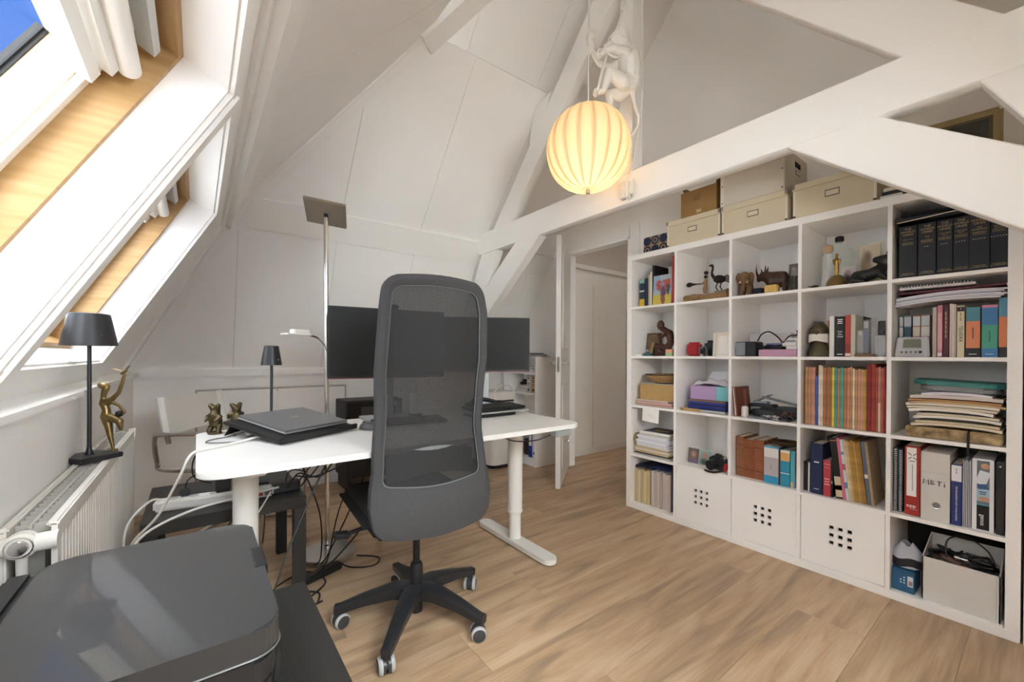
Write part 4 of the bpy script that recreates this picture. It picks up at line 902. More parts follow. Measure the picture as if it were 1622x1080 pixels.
# ================================================================ CUBE SHELF UNIT
SD = .39
su = thing('shelf_unit', 'tall white open cube shelf unit of five by five compartments', 'shelf', (SD / 2, -.9075, 0))
part(su, 'top_panel', MB().box((0, -1.815, 1.777), (SD, 0, 1.815), .002), SHELFW, True); part(su, 'bottom_panel', MB().box((0, -1.815, 0), (SD, 0, .038), .002), SHELFW, True)
part(su, 'side_panel', MB().box((0, -.038, .038), (SD, 0, 1.777), .001), SHELFW, True); part(su, 'side_panel', MB().box((0, -1.815, .038), (SD, -1.777, 1.777), .001), SHELFW, True)
for k in range(1, 5):
    z = .038 + .351 * k - .016; part(su, 'shelf_board', MB().box((.001, -1.777, z), (SD, -.038, z + .016), .0008), SHELFW, True)
dv = mesh('divider', MB().box((.0005, -.008, 0), (SD, .008, .335), .0008), SHELFW, False)
for k in range(1, 5):
    for r in range(5):
        o = bpy.data.objects.new('divider', dv); C.objects.link(o); o.parent = su; o.location = (-SD / 2, -(.038 + .351 * k - .008) + .9075, .038 + .351 * r)
CY = lambda c: (-.038 - .351 * c, -.373 - .351 * c)
CZ = lambda r: .0388 + .351 * (4 - r)
# back boards that close some compartments, black in the bottom right one
part(su, 'back_board', MB().box((SD - .006, CY(4)[1], CZ(4)), (SD, CY(4)[0], CZ(4) + .335)), cm('161616'), True)
# three door inserts with nine square holes
for c in (1, 2, 3):
    y0, y1 = CY(c); z0 = CZ(4)
    t = thing('door_insert', ('white cabinet door with nine square holes next to the bound magazine files', 'middle one of the three white cabinet doors with nine square holes', 'white cabinet door with nine square holes nearest the blue box')[c - 1], 'cabinet', (.16, (y0 + y1) / 2, z0), group='door inserts in the bottom row')
    a, b_, zl, zh = y1 + .003, y0 - .003, z0 + .003, z0 + .332; cy, cz = (a + b_) / 2, z0 + .168; hs, sp = .0095, .036
    ys = [a] + [cy + sp * i + s_ * hs for i in (-1, 0, 1) for s_ in (-1, 1)] + [b_]; zs = [zl] + [cz + sp * 1.05 * i + s_ * hs for i in (-1, 0, 1) for s_ in (-1, 1)] + [zh]
    mb = MB()
    mb.mi = 0
    vs = [(.010, y, z) for z in zs for y in ys]; n = 8
    v, f = mb._add(vs, [(j * n + i, j * n + i + 1, (j + 1) * n + i + 1, (j + 1) * n + i) for j in range(7) for i in range(7) if not (i % 2 == 1 and j % 2 == 1)])
    mb.solid(v, f, .014)
    part(t, 'door_front', mb, SHELFW, True, smooth=False)
    part(t, 'carcass', MB().box((.026, a + .004, zl), (.36, a + .016, zh)).box((.026, b_ - .016, zl), (.36, b_ - .004, zh)).box((.026, a + .016, zl), (.36, b_ - .016, zl + .012)).box((.026, a + .016, zh - .012), (.36, b_ - .016, zh)).box((.35, a + .016, zl + .012), (.36, b_ - .016, zh - .012)), cm('4a4a48'), True)

PAPER = mat('page_block', hx('d8cfbb'), .9, noise=.12, nscale=120, stretch=(1, 14, .2))
ORD = ['first', 'second', 'third', 'fourth', 'fifth', 'sixth', 'seventh', 'eighth', 'ninth', 'tenth', 'eleventh', 'twelfth', 'thirteenth', 'fourteenth', 'fifteenth', 'sixteenth', 'seventeenth', 'eighteenth', 'nineteenth', 'twentieth', 'twenty-first', 'twenty-second', 'twenty-third', 'twenty-fourth', 'twenty-fifth', 'twenty-sixth', 'twenty-seventh', 'twenty-eighth']
def book(y0, y1, z, h, colr, label, d=.20, x=.03, bands=(), txt=None, lean=0, rough=.55, group=None, cat='book', name='book', wear=0, tcol='d8d2c0', cm_=None):
    """upright book, spine towards the room (-x); y0 > y1 edges; bands (lo, hi, colour) as fractions of the height"""
    w_ = max(.004, y0 - y1 - .0006); t = thing(name, label, cat, (x + d / 2, (y0 + y1) / 2, z), 0, group)
    t.rotation_euler = (lean, 0, 0); b = min(.0025, w_ * .22); X0, X1 = -d / 2, d / 2
    if lean: t.location.z += abs(math.sin(lean)) * w_ / 2
    mm = cm_ or cm(colr, rough, **(dict(noise=wear, nscale=35) if wear else {}))
    part(t, 'cover', MB().box((X0, -w_ / 2, 0), (X0 + b, w_ / 2, h), min(.001, b * .4), 1).box((X0 + b, -w_ / 2, 0), (X1, -w_ / 2 + b, h)).box((X0 + b, w_ / 2 - b, 0), (X1, w_ / 2, h)), mm, smooth=False)
    part(t, 'pages', MB().box((X0 + b, -w_ / 2 + b, .003), (X1 - .003, w_ / 2 - b, h - .003)), PAPER, smooth=False)
    for lo, hi, bc in bands: part(t, 'spine_band', MB().box((X0 - .0006, -w_ / 2 + .0003, h * lo), (X0 + .0004, w_ / 2 - .0003, h * hi)), cm(bc, .55), smooth=False)
    for tx in (txt or []):
        s, sz, fz, vert = tx[:4]; tc_ = tx[4] if len(tx) > 4 else tcol
        if s[0] == '=':      # lettering too small to read in the photograph: short printed lines
            for q in range(int(s[1:])):
                hw = min(w_ * .36, .011) * (1 - .18 * (q % 2)); zq = h * fz - q * sz * (1.5 if not vert else 3.2)
                part(t, 'title_line', MB().box((X0 - .0011, -hw if not vert else -sz * .28, zq - sz * .32), (X0 - .0004, hw if not vert else sz * .28, zq + sz * (.32 if not vert else 2.2))), cm(tc_, .4), smooth=False)
            continue
        text_part(t, s, sz, (X0 - .0012, 0, h * fz), (-1, 0, 0), (0, 0, 1) if not vert else (0, -vert, 0), cm(tc_, .4), extrude=.0003)
    return t
def zt(r): return CZ(r)

# ---------- row 0
z = CZ(0)
book(-0.0614, -0.1039, z, .200, '24364a', 'slim dark teal book with yellow foot in the top left compartment', d=.16, x=.06, bands=((0, .29, 'd8b042'), (.86, 1, '86b3a3'), (.55, .60, 'c9d2d6')))
book(-0.1092, -0.1353, z, .205, '20253c', 'dark navy book behind the teal one, top left compartment', d=.15, x=.06)
book(-0.1353, -0.1507, z, .225, 'b9b29c', 'very thin pale grey book in the top left compartment', d=.15, x=.06)
book(-0.1507, -0.1660, z, .245, 'ded7c4', 'thin cream book beside the elephant painting', d=.15, x=.06)
book(-0.1660, -0.1863, z, .285, '17171a', 'tall thin black book behind the elephant painting', d=.17, x=.06)
book(-0.3419, -0.3648, z, .315, 'a3372c', 'tall red book against the divider in the top left compartment', d=.25, x=.02)
book(-0.1013, -0.1944, z, .235, '2c2a30', 'wide black book at the back of the top left compartment', d=.10, x=.26)
def painted_card(name, label, cat, x, y0, y1, z, h, base, blobs, lean=.06, th=.004, soft=False):
    t = thing(name, label, cat, (x, (y0 + y1) / 2, z)); w_ = y0 - y1; t.rotation_euler = (0, lean, 0)
    part(t, 'board', MB().box((0, -w_ / 2, 0), (th, w_ / 2, h), .0006, 1), cm('e8e4da'))
    M = mat('print_' + label.replace(' ', '_')[:40], hx(base), .5); nt_ = M.node_tree; bs_ = nt_.nodes['Principled BSDF']; tcn = nt_.nodes.new('ShaderNodeTexCoord'); prev = None
    nz = nt_.nodes.new('ShaderNodeTexNoise'); nz.inputs['Scale'].default_value = 60 if not soft else 10; vv = nt_.nodes.new('ShaderNodeVectorMath'); vv.operation = 'SCALE'; vv.inputs['Scale'].default_value = (.03 if not soft else .004); nt_.links.new(tcn.outputs['Object'], nz.inputs['Vector'])
    sb = nt_.nodes.new('ShaderNodeVectorMath'); sb.operation = 'SUBTRACT'; sb.inputs[1].default_value = (.5, .5, .5); nt_.links.new(nz.outputs['Color'], sb.inputs[0]); nt_.links.new(sb.outputs[0], vv.inputs[0])
    ad = nt_.nodes.new('ShaderNodeVectorMath'); nt_.links.new(tcn.outputs['Object'], ad.inputs[0]); nt_.links.new(vv.outputs[0], ad.inputs[1])
    col = None
    for (cy, cz, ry, rz_, hexc) in blobs:
        mp = nt_.nodes.new('ShaderNodeMapping'); mp.inputs['Location'].default_value = (0, -cy * w_ / (ry * w_), -cz * h / (rz_ * h)); mp.inputs['Scale'].default_value = (0, 1 / (ry * w_), 1 / (rz_ * h)); nt_.links.new(ad.outputs[0], mp.inputs[0])
        ln = nt_.nodes.new('ShaderNodeVectorMath'); ln.operation = 'LENGTH'; nt_.links.new(mp.outputs[0], ln.inputs[0])
        mr = nt_.nodes.new('ShaderNodeMapRange'); mr.inputs[1].default_value = .9 if not soft else .4; mr.inputs[2].default_value = 1.05 if not soft else 1.2; mr.inputs[3].default_value = 1; mr.inputs[4].default_value = 0; nt_.links.new(ln.outputs['Value'], mr.inputs[0])
        mxn = nt_.nodes.new('ShaderNodeMixRGB'); nt_.links.new(mr.outputs[0], mxn.inputs[0]); mxn.inputs[2].default_value = hx(hexc) + (1,)
        if col is None: mxn.inputs[1].default_value = hx(base) + (1,)
        else: nt_.links.new(col, mxn.inputs[1])
        col = mxn.outputs[0]
    nt_.links.new(col, bs_.inputs['Base Color'])
    part(t, 'print', MB().box((-.0006, -w_ / 2 + .001, .001), (0, w_ / 2 - .001, h - .001)), M)
    return t
painted_card('painted_canvas', 'small canvas painted with a purple and red elephant', 'painting', .035, -0.1879, -0.3280, z, .205, 'a9b4c0',
    [(0, .12, .9, .25, 'c9b64e'), (.35, .75, .3, .3, '8fa7c4'), (-.1, .6, .34, .24, '8a6a72'), (.18, .68, .16, .17, 'b5544a'), (-.28, .68, .16, .18, 'b8584e'), (-.05, .32, .13, .3, '5f4a60'), (-.05, .15, .1, .16, '8d5a52'), (-.32, .5, .08, .2, '4c4a58'), (0, .7, .12, .1, '9a86a0')])
# c1: driftwood with little metal figures
lg = thing('driftwood', 'horizontal piece of driftwood in the second top compartment', 'wood', (.10, -.55, z))
WOOD = mat('driftwood', hx('9a7a55'), .8, noise=.35, nscale=20, stretch=(1, 8, 8), bump=.5, bscale=60)
yl, yr = -0.3898, -0.6822 + .006
part(lg, 'log', MB().tube([(.10, yl, z + .026), (.102, yl - .06, z + .030), (.098, yl - .14, z + .024), (.10, yl - .22, z + .026), (.10, yr, z + .034)], [.022, .027, .022, .024, .033], 12), WOOD, True)
for i in range(3): part(lg, 'splinter', MB().tube([(.075 + .01 * i, yl - .02 - .03 * i, z + .045), (.07, yl - .075 - .03 * i, z + .012)], .006, 6), WOOD, True)
DKBR = mat('dark_bronze', hx('2e2721'), .45, .5)
# ostrich
os_ = thing('ostrich_figure', 'dark bronze ostrich figure with raised neck on the driftwood', 'figurine', (.10, -0.6089, z + .05))
y = -0.6128; zz = z + .055
part(os_, 'body', MB().ball((.10, y - .005, zz + .075), (.022, .040, .026), 14, Matrix.Rotation(.2, 3, 'X')).tube(catmull([(.10, y + .026, zz + .085), (.10, y + .042, zz + .115), (.10, y + .036, zz + .15), (.10, y + .040, zz + .166)], 4), [.010] * 4 + [.007] * 9, 8).ball((.10, y + .046, zz + .168), (.008, .015, .008), 10), DKBR, True)
for k, (a, b_) in enumerate(((.006, .02), (-.02, .004))): part(os_, 'leg', MB().tube([(.10, y + a, zz + .055), (.10, y + a + .010, zz + .028), (.10, y + a - .004, zz + .001), (.10, y + a + .016, zz - .001)], .004, 6), DKBR, True)
for k in range(5): part(os_, 'tail_feather', MB().tube(catmull([(.10, y - .035, zz + .085 - .006 * k), (.10, y - .055 - .003 * k, zz + .092 - .012 * k), (.10, y - .070, zz + .075 - .016 * k)], 4), .0035, 6), DKBR, True)
# stick musician
mu = thing('musician_figure', 'small wire musician figure with a long guitar on the driftwood', 'figurine', (.09, -0.5291, z + .048))
y = -0.5332; zz = z + .05
part(mu, 'body', MB().tube([(.09, y, zz), (.09, y - .004, zz + .03), (.09, y, zz + .06), (.09, y - .006, zz + .09)], [.006, .008, .012, .009], 8).tube([(.09, y + .004, zz), (.09, y + .012, zz + .03), (.09, y + .004, zz + .05)], .005, 8).tube([(.09, y - .004, zz + .085), (.075, y + .014, zz + .06), (.08, y + .03, zz + .065)], .004, 6), mat('copper_wire', hx('8d6a4a'), .4, .6), True)
part(mu, 'head', MB().ball((.09, y - .004, zz + .105), .012).ball((.09, y - .006, zz + .130), (.014, .014, .012)), DKBR, True)
part(mu, 'guitar', MB().tube([(.08, y + .012, zz + .062), (.08, y + .05, zz + .064), (.08, y + .085, zz + .066)], [.004, .004, .010], 8).ball((.08, y + .100, zz + .066), (.006, .022, .016)), DKBR, True)
# c2: elephant, box, rhino, gilt block, relief
EL = mat('carved_wood', hx('6e5338'), .55, noise=.3, nscale=18, stretch=(1, 1, 6))
def animal(name, label, cat, loc, rz, vs, ed, ra, m, extra=None):
    t = thing(name, label, cat, loc, rz); me = skin('body', vs, ed, ra, 2); me.materials.append(m); part(t, 'body', me, None); return t
t = animal('elephant_figure', 'carved wooden elephant with pale tusks in the third top compartment', 'figurine', (.095, -0.7759 - .004, z + .013), PI / 2 * 0 + PI,
    [(0, 0, .095), (.045, 0, .095), (.07, 0, .105), (.085, 0, .09), (.10, 0, .06), (.10, 0, .02), (.035, .022, .05), (.035, .024, .005), (.035, -.022, .05), (.035, -.024, .005), (-.04, 0, .09), (-.04, .022, .05), (-.04, .024, .005), (-.04, -.022, .05), (-.04, -.024, .005)],
    [(0, 1), (1, 2), (2, 3), (3, 4), (4, 5), (1, 6), (6, 7), (1, 8), (8, 9), (0, 10), (10, 11), (11, 12), (10, 13), (13, 14)], [.045, .042, .034, .026, .014, .008, .017, .016, .017, .016, .040, .017, .016, .017, .016], EL)
for s_ in (-1, 1):
    part(t, 'ear', MB().ball((.055, s_ * .036, .105), (.008, .022, .030), 12, Matrix.Rotation(s_ * .5, 3, 'Z')), EL)
    part(t, 'tusk', MB().tube(catmull([(.082, s_ * .016, .085), (.102, s_ * .022, .066), (.118, s_ * .018, .064)], 4), [.006] * 6 + [.004] * 3, 8), mat('ivory', hx('d8b878'), .4))
t.rotation_euler.z = PI + .25; t.scale = (.86, .86, .92)
solo('trinket_box', MB().box((.09, -0.8642, z), (.15, -0.8166, z + .045), .003), cm('23263a'), 'small dark blue box between the elephant and the rhinoceros', 'box')
RH = mat('dark_wood', hx('2f231d'), .35, noise=.4, nscale=14, col2=hx('5a3a26'))
t = animal('rhinoceros_figure', 'polished dark wooden rhinoceros with a tall horn', 'figurine', (.155, -0.9187, z + .003), PI / 2 + .1,
    [(0, 0, .088), (.055, 0, .092), (.095, 0, .112), (.132, 0, .118), (.165, 0, .104), (.05, .028, .05), (.052, .030, .012), (.05, -.028, .05), (.052, -.030, .012), (-.065, 0, .088), (-.075, .028, .05), (-.078, .030, .012), (-.075, -.028, .05), (-.078, -.030, .012)],
    [(0, 1), (1, 2), (2, 3), (3, 4), (1, 5), (5, 6), (1, 7), (7, 8), (0, 9), (9, 10), (10, 11), (9, 12), (12, 13)], [.050, .048, .036, .028, .020, .020, .014, .020, .014, .046, .020, .014, .020, .014], RH)
part(t, 'horn', MB().tube(catmull([(.168, 0, .115), (.186, 0, .148), (.186, 0, .195)], 4), [.015, .013, .011, .010, .008, .006, .004, .002, .001], 10).tube([(.135, 0, .140), (.143, 0, .165)], [.010, .002], 8), RH)
t.scale = (.56, .75, .98)
for s_ in (-1, 1): part(t, 'ear', MB().tube([(.095, s_ * .022, .140), (.088, s_ * .034, .176)], [.012, .003], 8), RH)
solo('gilt_block', MB().box((.03, -0.9675, z), (.07, -0.9009, z + .045), .006).box((.028, -0.9488, z + .008), (.03, -0.9106, z + .036), .001), mat('gilt', hx('c8a55a'), .4, .6, noise=.2, nscale=60), 'small gilt box in front of the rhinoceros', 'box')
painted_card('relief_plaque', 'grey stone plaque with an elephant relief beside the rhinoceros', 'plaque', .20, -0.9607, -1.0261, z + .0135, .165, '6a655c', [(0, .55, .4, .35, '86817a'), (-.1, .3, .14, .3, '4d4943'), (.2, .3, .12, .28, '57534c'), (.1, .7, .2, .16, '9a958c')], .08, .02)
solo('plaque_base', MB().box((.185, CY(2)[1] + .001, z), (.25, -0.9578, z + .012), .002), cm('3a3632'), 'dark base under the grey elephant plaque', 'stand')
# c3: bottles, statuette, photographs
def gl_mat(n, c, r=.05): return mat(n, c, r, alpha=.13, spec=.6)
CLG = gl_mat('clear_glass', (.93, .97, .94)); GRG = gl_mat('green_glass', (.80, .90, .84))
yb_ = -1.1802
t = thing('glass_flask', 'large round pale green glass bottle with dark stopper', 'bottle', (.27, yb_, z))
part(t, 'flask', MB().lathe([(.0, .001), (.035, .001), (.042, .02), (.046, .06), (.060, .13), (.068, .175), (.060, .215), (.035, .245), (.018, .258), (.017, .275)], (0, 0, 0), 28, None, False).lathe([(.0, .004), (.033, .004), (.040, .022), (.044, .06), (.058, .13), (.066, .175), (.058, .213), (.033, .243), (.016, .258), (.015, .275)], (0, 0, 0), 28, None, False), GRG)
part(t, 'stopper', MB().lathe([(.015, .268), (.020, .272), (.020, .292), (.015, .297), (0, .298)], (0, 0, 0), 20), BLACKP)
yb_ = -1.1651
t = thing('glass_decanter', 'small clear glass decanter with a cork in front of the round flask', 'bottle', (.14, yb_, z))
part(t, 'decanter', MB().lathe([(.0, .001), (.026, .001), (.032, .012), (.034, .05), (.030, .07), (.024, .08), (.026, .11), (.026, .17), (.020, .185), (.018, .20)], (0, 0, 0), 24, None, False).lathe([(.0, .004), (.024, .004), (.030, .014), (.032, .05), (.028, .07), (.022, .08), (.024, .11), (.024, .17), (.018, .185), (.016, .20)], (0, 0, 0), 24, None, False), CLG)
part(t, 'cork', MB().lathe([(.017, .192), (.024, .205), (.022, .225), (.012, .232), (0, .233)], (0, 0, 0), 18), cm('b59a78', .8))
ya = -1.2132
t = thing('award_statuette', 'golden award statuette on a domed brown base', 'statuette', (.10, ya, z + .002))
part(t, 'base', MB().lathe([(.045, 0), (.046, .012), (.040, .035), (.026, .055), (.012, .062), (0, .063)], (0, 0, 0), 24), mat('award_base', hx('7a6440'), .4, .5))
me = skin('figure', [(0, 0, .115), (0, 0, .135), (0, 0, .152), (0, 0, .165), (0, .014, .140), (0, .010, .118), (0, -.014, .140), (0, -.010, .118), (0, .004, .09), (0, .003, .062), (0, -.004, .09), (0, -.003, .062)], [(0, 1), (1, 2), (2, 3), (1, 4), (4, 5), (1, 6), (6, 7), (0, 8), (8, 9), (0, 10), (10, 11)], [.009, .012, .005, .008, .005, .004, .005, .004, .006, .005, .006, .005], 2); me.materials.append(mat('gold', hx('9c7c44'), .35, .9)); part(t, 'figure', me, None)
painted_card('photo_card', 'small white framed photograph behind the golden statuette', 'photo', .165, -1.2124, -1.2720, z + .002, .115, 'c9c6c4', [(.1, .55, .3, .3, '6f6a7c'), (.05, .35, .28, .3, '34384c'), (.0, .72, .14, .14, 'b58d80')], .2, .002, True)
painted_card('photo_card', 'large pale card with a blurred portrait at the back of the fourth top compartment', 'photo', .22, -1.2747, -1.3566, z, .220, 'd6c9b2', [(.1, .45, .3, .4, '9c8a78'), (.12, .72, .2, .16, '7a675a'), (.3, .4, .2, .5, '8b7a66')], .08, .003, True)
painted_card('photo_card', 'plain cream card leaning behind the blurred portrait', 'photo', .25, -1.3012, -1.3653, z, .235, 'e4dcc8', [(0, .5, .1, .1, 'ddd4be')], .05, .002)
t = animal('panther_figure', 'black crouching animal sculpture in the fourth top compartment', 'sculpture', (.10, -1.3474, z + .002), -PI / 2,
    [(0, 0, .045), (.035, 0, .060), (.055, 0, .085), (.06, 0, .108), (.05, .028, .03), (.065, .03, .010), (.05, -.028, .03), (.065, -.03, .010), (-.05, 0, .040), (-.06, .03, .022), (-.02, .034, .010), (-.06, -.03, .022), (-.02, -.034, .010), (.02, 0, .112)],
    [(0, 1), (1, 2), (2, 3), (1, 4), (4, 5), (1, 6), (6, 7), (0, 8), (8, 9), (9, 10), (8, 11), (11, 12), (3, 13)], [.028, .030, .024, .026, .016, .011, .016, .011, .030, .020, .011, .020, .011, .016], mat('black_stone', hx('191a18'), .35, noise=.4, nscale=40))
for s_ in (-1, 1): part(t, 'ear', MB().ball((.068, s_ * .02, .134), (.008, .008, .012), 8), MATS['black_stone'])
t = thing('crab_trinket', 'tiny copper crab on a paper slip in the fourth top compartment', 'trinket', (.05, -1.1331, z + .0014)); part(t, 'shell', MB().ball((0, 0, .009), (.012, .016, .008)), BRONZE)
for s_ in (-1, 1): part(t, 'claw', MB().tube([(-.006, s_ * .012, .008), (-.018, s_ * .02, .010), (-.022, s_ * .012, .008)], .003, 6), BRONZE)
solo('paper_slip', MB().obox((.07, -1.2158, z + .0007), (.09, .19, .0012), (0, 0, .1)), cm('e2d8c6'), 'paper slip under the statuette in the fourth top compartment', 'paper')
# c4: six navy volumes and a black folder on top
NAVY = mat('navy_cloth', hx('23262e'), .6, noise=.1, nscale=200, bump=.2, bscale=800)
VU = [(1422, 1451), (1452, 1481), (1482, 1507), (1508, 1533), (1533, 1566), (1567, 1595)]
GOLD = 'b8a070'
yrs = ['1911-1914', '1915', '1916-1918\nPart I', '1916-1918\nPart II', 'THE\nAFTERMATH', 'THE\nEASTERN\nFRONT']
VY = [(-1.4590, -1.5188), (-1.5208, -1.5776), (-1.5795, -1.6262), (-1.6280, -1.6727), (-1.6727, -1.7289), (-1.7306, -1.7759)]
for i, (a, b_) in enumerate(VY):
    t = book(a, b_, z, .232, '', 'navy cloth volume of The World Crisis, %s from the left' % ORD[i], d=.17, x=.03, cm_=NAVY, tcol=GOLD, rough=.6,
        txt=[('THE\nWORLD\nCRISIS', .0125, .885, 0), (yrs[i], .0075, .74, 0), ('WINSTON S.\nCHURCHILL', .0068, .66, 0), ('* ' * (i + 1) if i else ' ', .011, .55, 0, 'e6e2d6'), ('THORNTON\nBUTTERWORTH', .0062, .075, 0)], group='six navy volumes in the top right compartment')
t = thing('document_folder', 'black folder lying on top of the navy volumes', 'folder', (.16, -1.60, z + .235))
part(t, 'lower_cover', MB().obox((.14, -1.604, z + .254), (.26, .315, .018), (.05, 0, 0), .004), BLACKP, True); part(t, 'upper_cover', MB().obox((.16, -1.60, z + .279), (.24, .28, .012), (.03, .02, .03), .004), cm('121212', .4), True)
part(t, 'zip', MB().tube([(.008, -1.455, z + .247), (.006, -1.60, z + .254), (.008, -1.74, z + .261)], .002, 6), CHROME, True)

# ---------- row 1
z = CZ(1)
t = thing('picture_frame', 'dark picture frame seen from behind with a strut', 'frame', (.15, -0.1136, z + .003)); t.rotation_euler = (0, .12, .1)
part(t, 'frame', MB().box((0, -.055, 0), (.012, .055, .165), .002), cm('2a2320')); part(t, 'backing', MB().box((-.002, -.047, .008), (.0, .047, .157)), cm('6b553c', noise=.1)); part(t, 'strut', MB().obox((-.02, .0, .05), (.002, .025, .10), (0, .35, 0)), cm('8a7252')); part(t, 'hanger', MB().cyl((-.003, 0, .145), (-.001, 0, .145), .006), BRASS)
TK = mat('mahogany', hx('4a2a20'), .4, noise=.2, nscale=10, stretch=(1, 1, 5))
t = animal('thinker_sculpture', 'dark carved wooden thinker sculpture bent over its knee', 'sculpture', (.10, -0.2397, z + .02), -PI / 2,
    [(-.02, 0, .03), (-.05, 0, .07), (-.04, 0, .12), (-.01, 0, .155), (.02, 0, .175), (-.035, .02, .145), (.025, .02, .10), (.045, .005, .135), (.05, .01, .055), (.03, .01, .008), (.06, .0, .006), (-.04, -.02, .145), (-.06, -.02, .09), (-.015, -.02, .05)],
    [(0, 1), (1, 2), (2, 3), (3, 4), (3, 5), (5, 6), (6, 7), (0, 8), (8, 9), (9, 10), (3, 11), (11, 12), (12, 13)], [.030, .022, .024, .022, .020, .013, .011, .010, .018, .015, .010, .013, .011, .010], TK)
t.rotation_euler.z = PI / 2
part(t, 'head', MB().ball((.03, 0, .196), (.027, .023, .034), 16), TK); part(t, 'plinth', MB().box((-.045, -.035, -.0195), (.045, .035, .006), .006), TK)
t = thing('ink_bottle', 'teal glass ink bottle with a small cap beside the thinker', 'bottle', (.04, -0.1438, z))
part(t, 'glass', MB().lathe([(0, 0), (.030, 0), (.033, .006), (.030, .018), (.012, .026), (.010, .032)], (0, 0, 0), 20), mat('teal_glass', hx('5b8a94'), .1, trans=.6)); part(t, 'cap', MB().cyl((0, 0, .030), (0, 0, .046), .011), cm('8a8f90', .3))
solo('eraser', MB().box((.03, -0.1040, z), (.055, -0.0506, z + .012), .003), cm('efefec'), 'small white eraser at the left of the ink bottle', 'eraser')
t = thing('memo_cube', 'memo cube of orange and green note paper', 'notepad', (.03, -0.3265, z)); part(t, 'green_block', MB().box((-.02, -.025, 0), (.02, .022, .022), .001), cm('a9c88a')); part(t, 'orange_block', MB().box((-.02, -.025, .022), (.02, .022, .045), .001), cm('e3a78a'))
solo('card_pack', MB().obox((.20, -0.1246, z + .062), (.004, .07, .12), (0, .1, .1)), cm('d9d8dc'), 'pale cards standing behind the thinker sculpture', 'cards')
solo('postcard', MB().obox((.175, -0.1819, z + .032), (.004, .05, .06), (0, .2, -.1)), cm('6a74c0'), 'blue postcard half hidden by the thinker sculpture', 'card')
solo('zip_case', MB().box((.05, -0.5172, z), (.10, -0.4274, z + .090), .014, 3), cm('a6242b', .6), 'red soft zip case in the second compartment of the second row', 'case')
t = thing('camera_bag', 'black camera bag and strap beside the red case', 'bag', (.12, -0.5445, z))
part(t, 'bag_body', MB().obox((.14, -0.5618, z + .051), (.10, .085, .10), (0, 0, .2), .018, 3), BLACKP, True); part(t, 'pouch', MB().obox((.05, -0.5542, z + .030), (.045, .05, .055), (0, -.2, .1), .016, 3), cm('2c2d2f'), True); part(t, 'strap', MB().tube(catmull([(.02, -0.5362, z + .01), (.015, -0.5443, z + .05), (.02, -0.5767, z + .055), (.018, -0.5807, z + .008)], 6), .005, 6), cm('6d6e70'), True)
t = thing('photo_album', 'cream photo frame and white card standing at the divider', 'album', (.05, -0.6604, z + .001)); t.rotation_euler = (0, .08, 0)
part(t, 'front_card', MB().box((0, -.052, 0), (.01, .035, .145), .001), cm('ebe8e2')); part(t, 'cream_mount', MB().box((-.002, -.050, .006), (0, .030, .138)), cm('dcd2ba')); part(t, 'inner_sheet', MB().box((-.003, -.044, .012), (-.002, .022, .125)), cm('e9e7e4')); part(t, 'side_album', MB().box((-.004, .036, 0), (.03, .056, .145), .002), cm('d8d5cc'))
t = thing('bluetooth_speaker', 'grey fronted black box speaker in the third compartment of the second row', 'speaker', (.09, -0.7944, z))
part(t, 'cabinet', MB().box((-.045, -0.8527 - t.location.y, 0), (.06, -0.7411 - t.location.y, .085), .004), BLACKP); part(t, 'grille', MB().box((-.049, -0.8008 - t.location.y, .003), (-.045, -0.7442 - t.location.y, .082), .002), cm('8b9499', .6))
PK = mat('pink_box', hx('c79ab2'), .6)
t = thing('pink_carton', 'flat pink carton under a nest of cables', 'box', (.12, -0.9539, z)); part(t, 'carton', MB().box((-.07, -1.0566 - t.location.y, 0), (.10, -0.8668 - t.location.y, .038), .003), PK)
t = thing('pink_notebook', 'pink notebook lying on the nest of cables', 'notebook', (.165, -0.9442, z + .064)); part(t, 'cover', MB().obox((0, 0, .006), (.08, .13, .012), (.0, .0, .05), .002), cm('c77a94')); part(t, 'edge', MB().obox((-.01, 0, .006), (.076, .126, .010), (.0, 0, .05)), cm('7a84b8'))
t = thing('white_carton', 'white box standing at the back of the third compartment', 'box', (.27, -0.8319, z)); part(t, 'carton', MB().box((-.05, -.14, 0), (.05, .085, .135), .003), cm('dddbd8'))
t = thing('blister_pack', 'white plastic package at the right of the pink carton', 'package', (.07, -1.0264, z + .038)); part(t, 'body', MB().obox((0, 0, .03), (.05, .085, .06), (0, .15, .1), .018, 3), cm('e5e4e2')); part(t, 'print', MB().obox((-.027, 0, .045), (.001, .05, .012), (0, .15, .1)), cm('8f9094'))
def nest(label, cx, cy, cz, rx, ry, rz_, n, seed, r=.003, m=BLACKP, cat='cables', name='cable_nest'):
    rg = random.Random(seed); t = thing(name, label, cat, (cx, cy, cz))
    for k in range(n):
        pts = [(rg.uniform(-rx, rx), rg.uniform(-ry, ry), abs(rg.gauss(0, .6)) * rz_ + r) for _ in range(7)]
        pts = [(max(-rx, min(rx, a)), max(-ry, min(ry, b)), min(c, rz_ * 1.6)) for a, b, c in pts]
        part(t, 'cable_loop', MB().tube(catmull(pts, 5), r, 6), m if k % 4 else cm('4a4a4c'))
    return t
nest('tangle of black cables lying on the pink carton', .10, -0.9329, z + .039, .05, .06, .016, 9, 5)
cable('black plug lead bent over the white box in the third compartment', [(.10, -0.8433, z + .09), (.16, -0.8399, z + .13), (.20, -0.8654, z + .145), (.17, -0.9230, z + .11), (.12, -0.9664, z + .07)], .004)
cable('black lead rising against the divider above the white package', [(.06, -0.9875, z + .075), (.05, -1.0212, z + .11), (.06, -1.0534, z + .115), (.07, -1.0501, z + .14)], .0035)
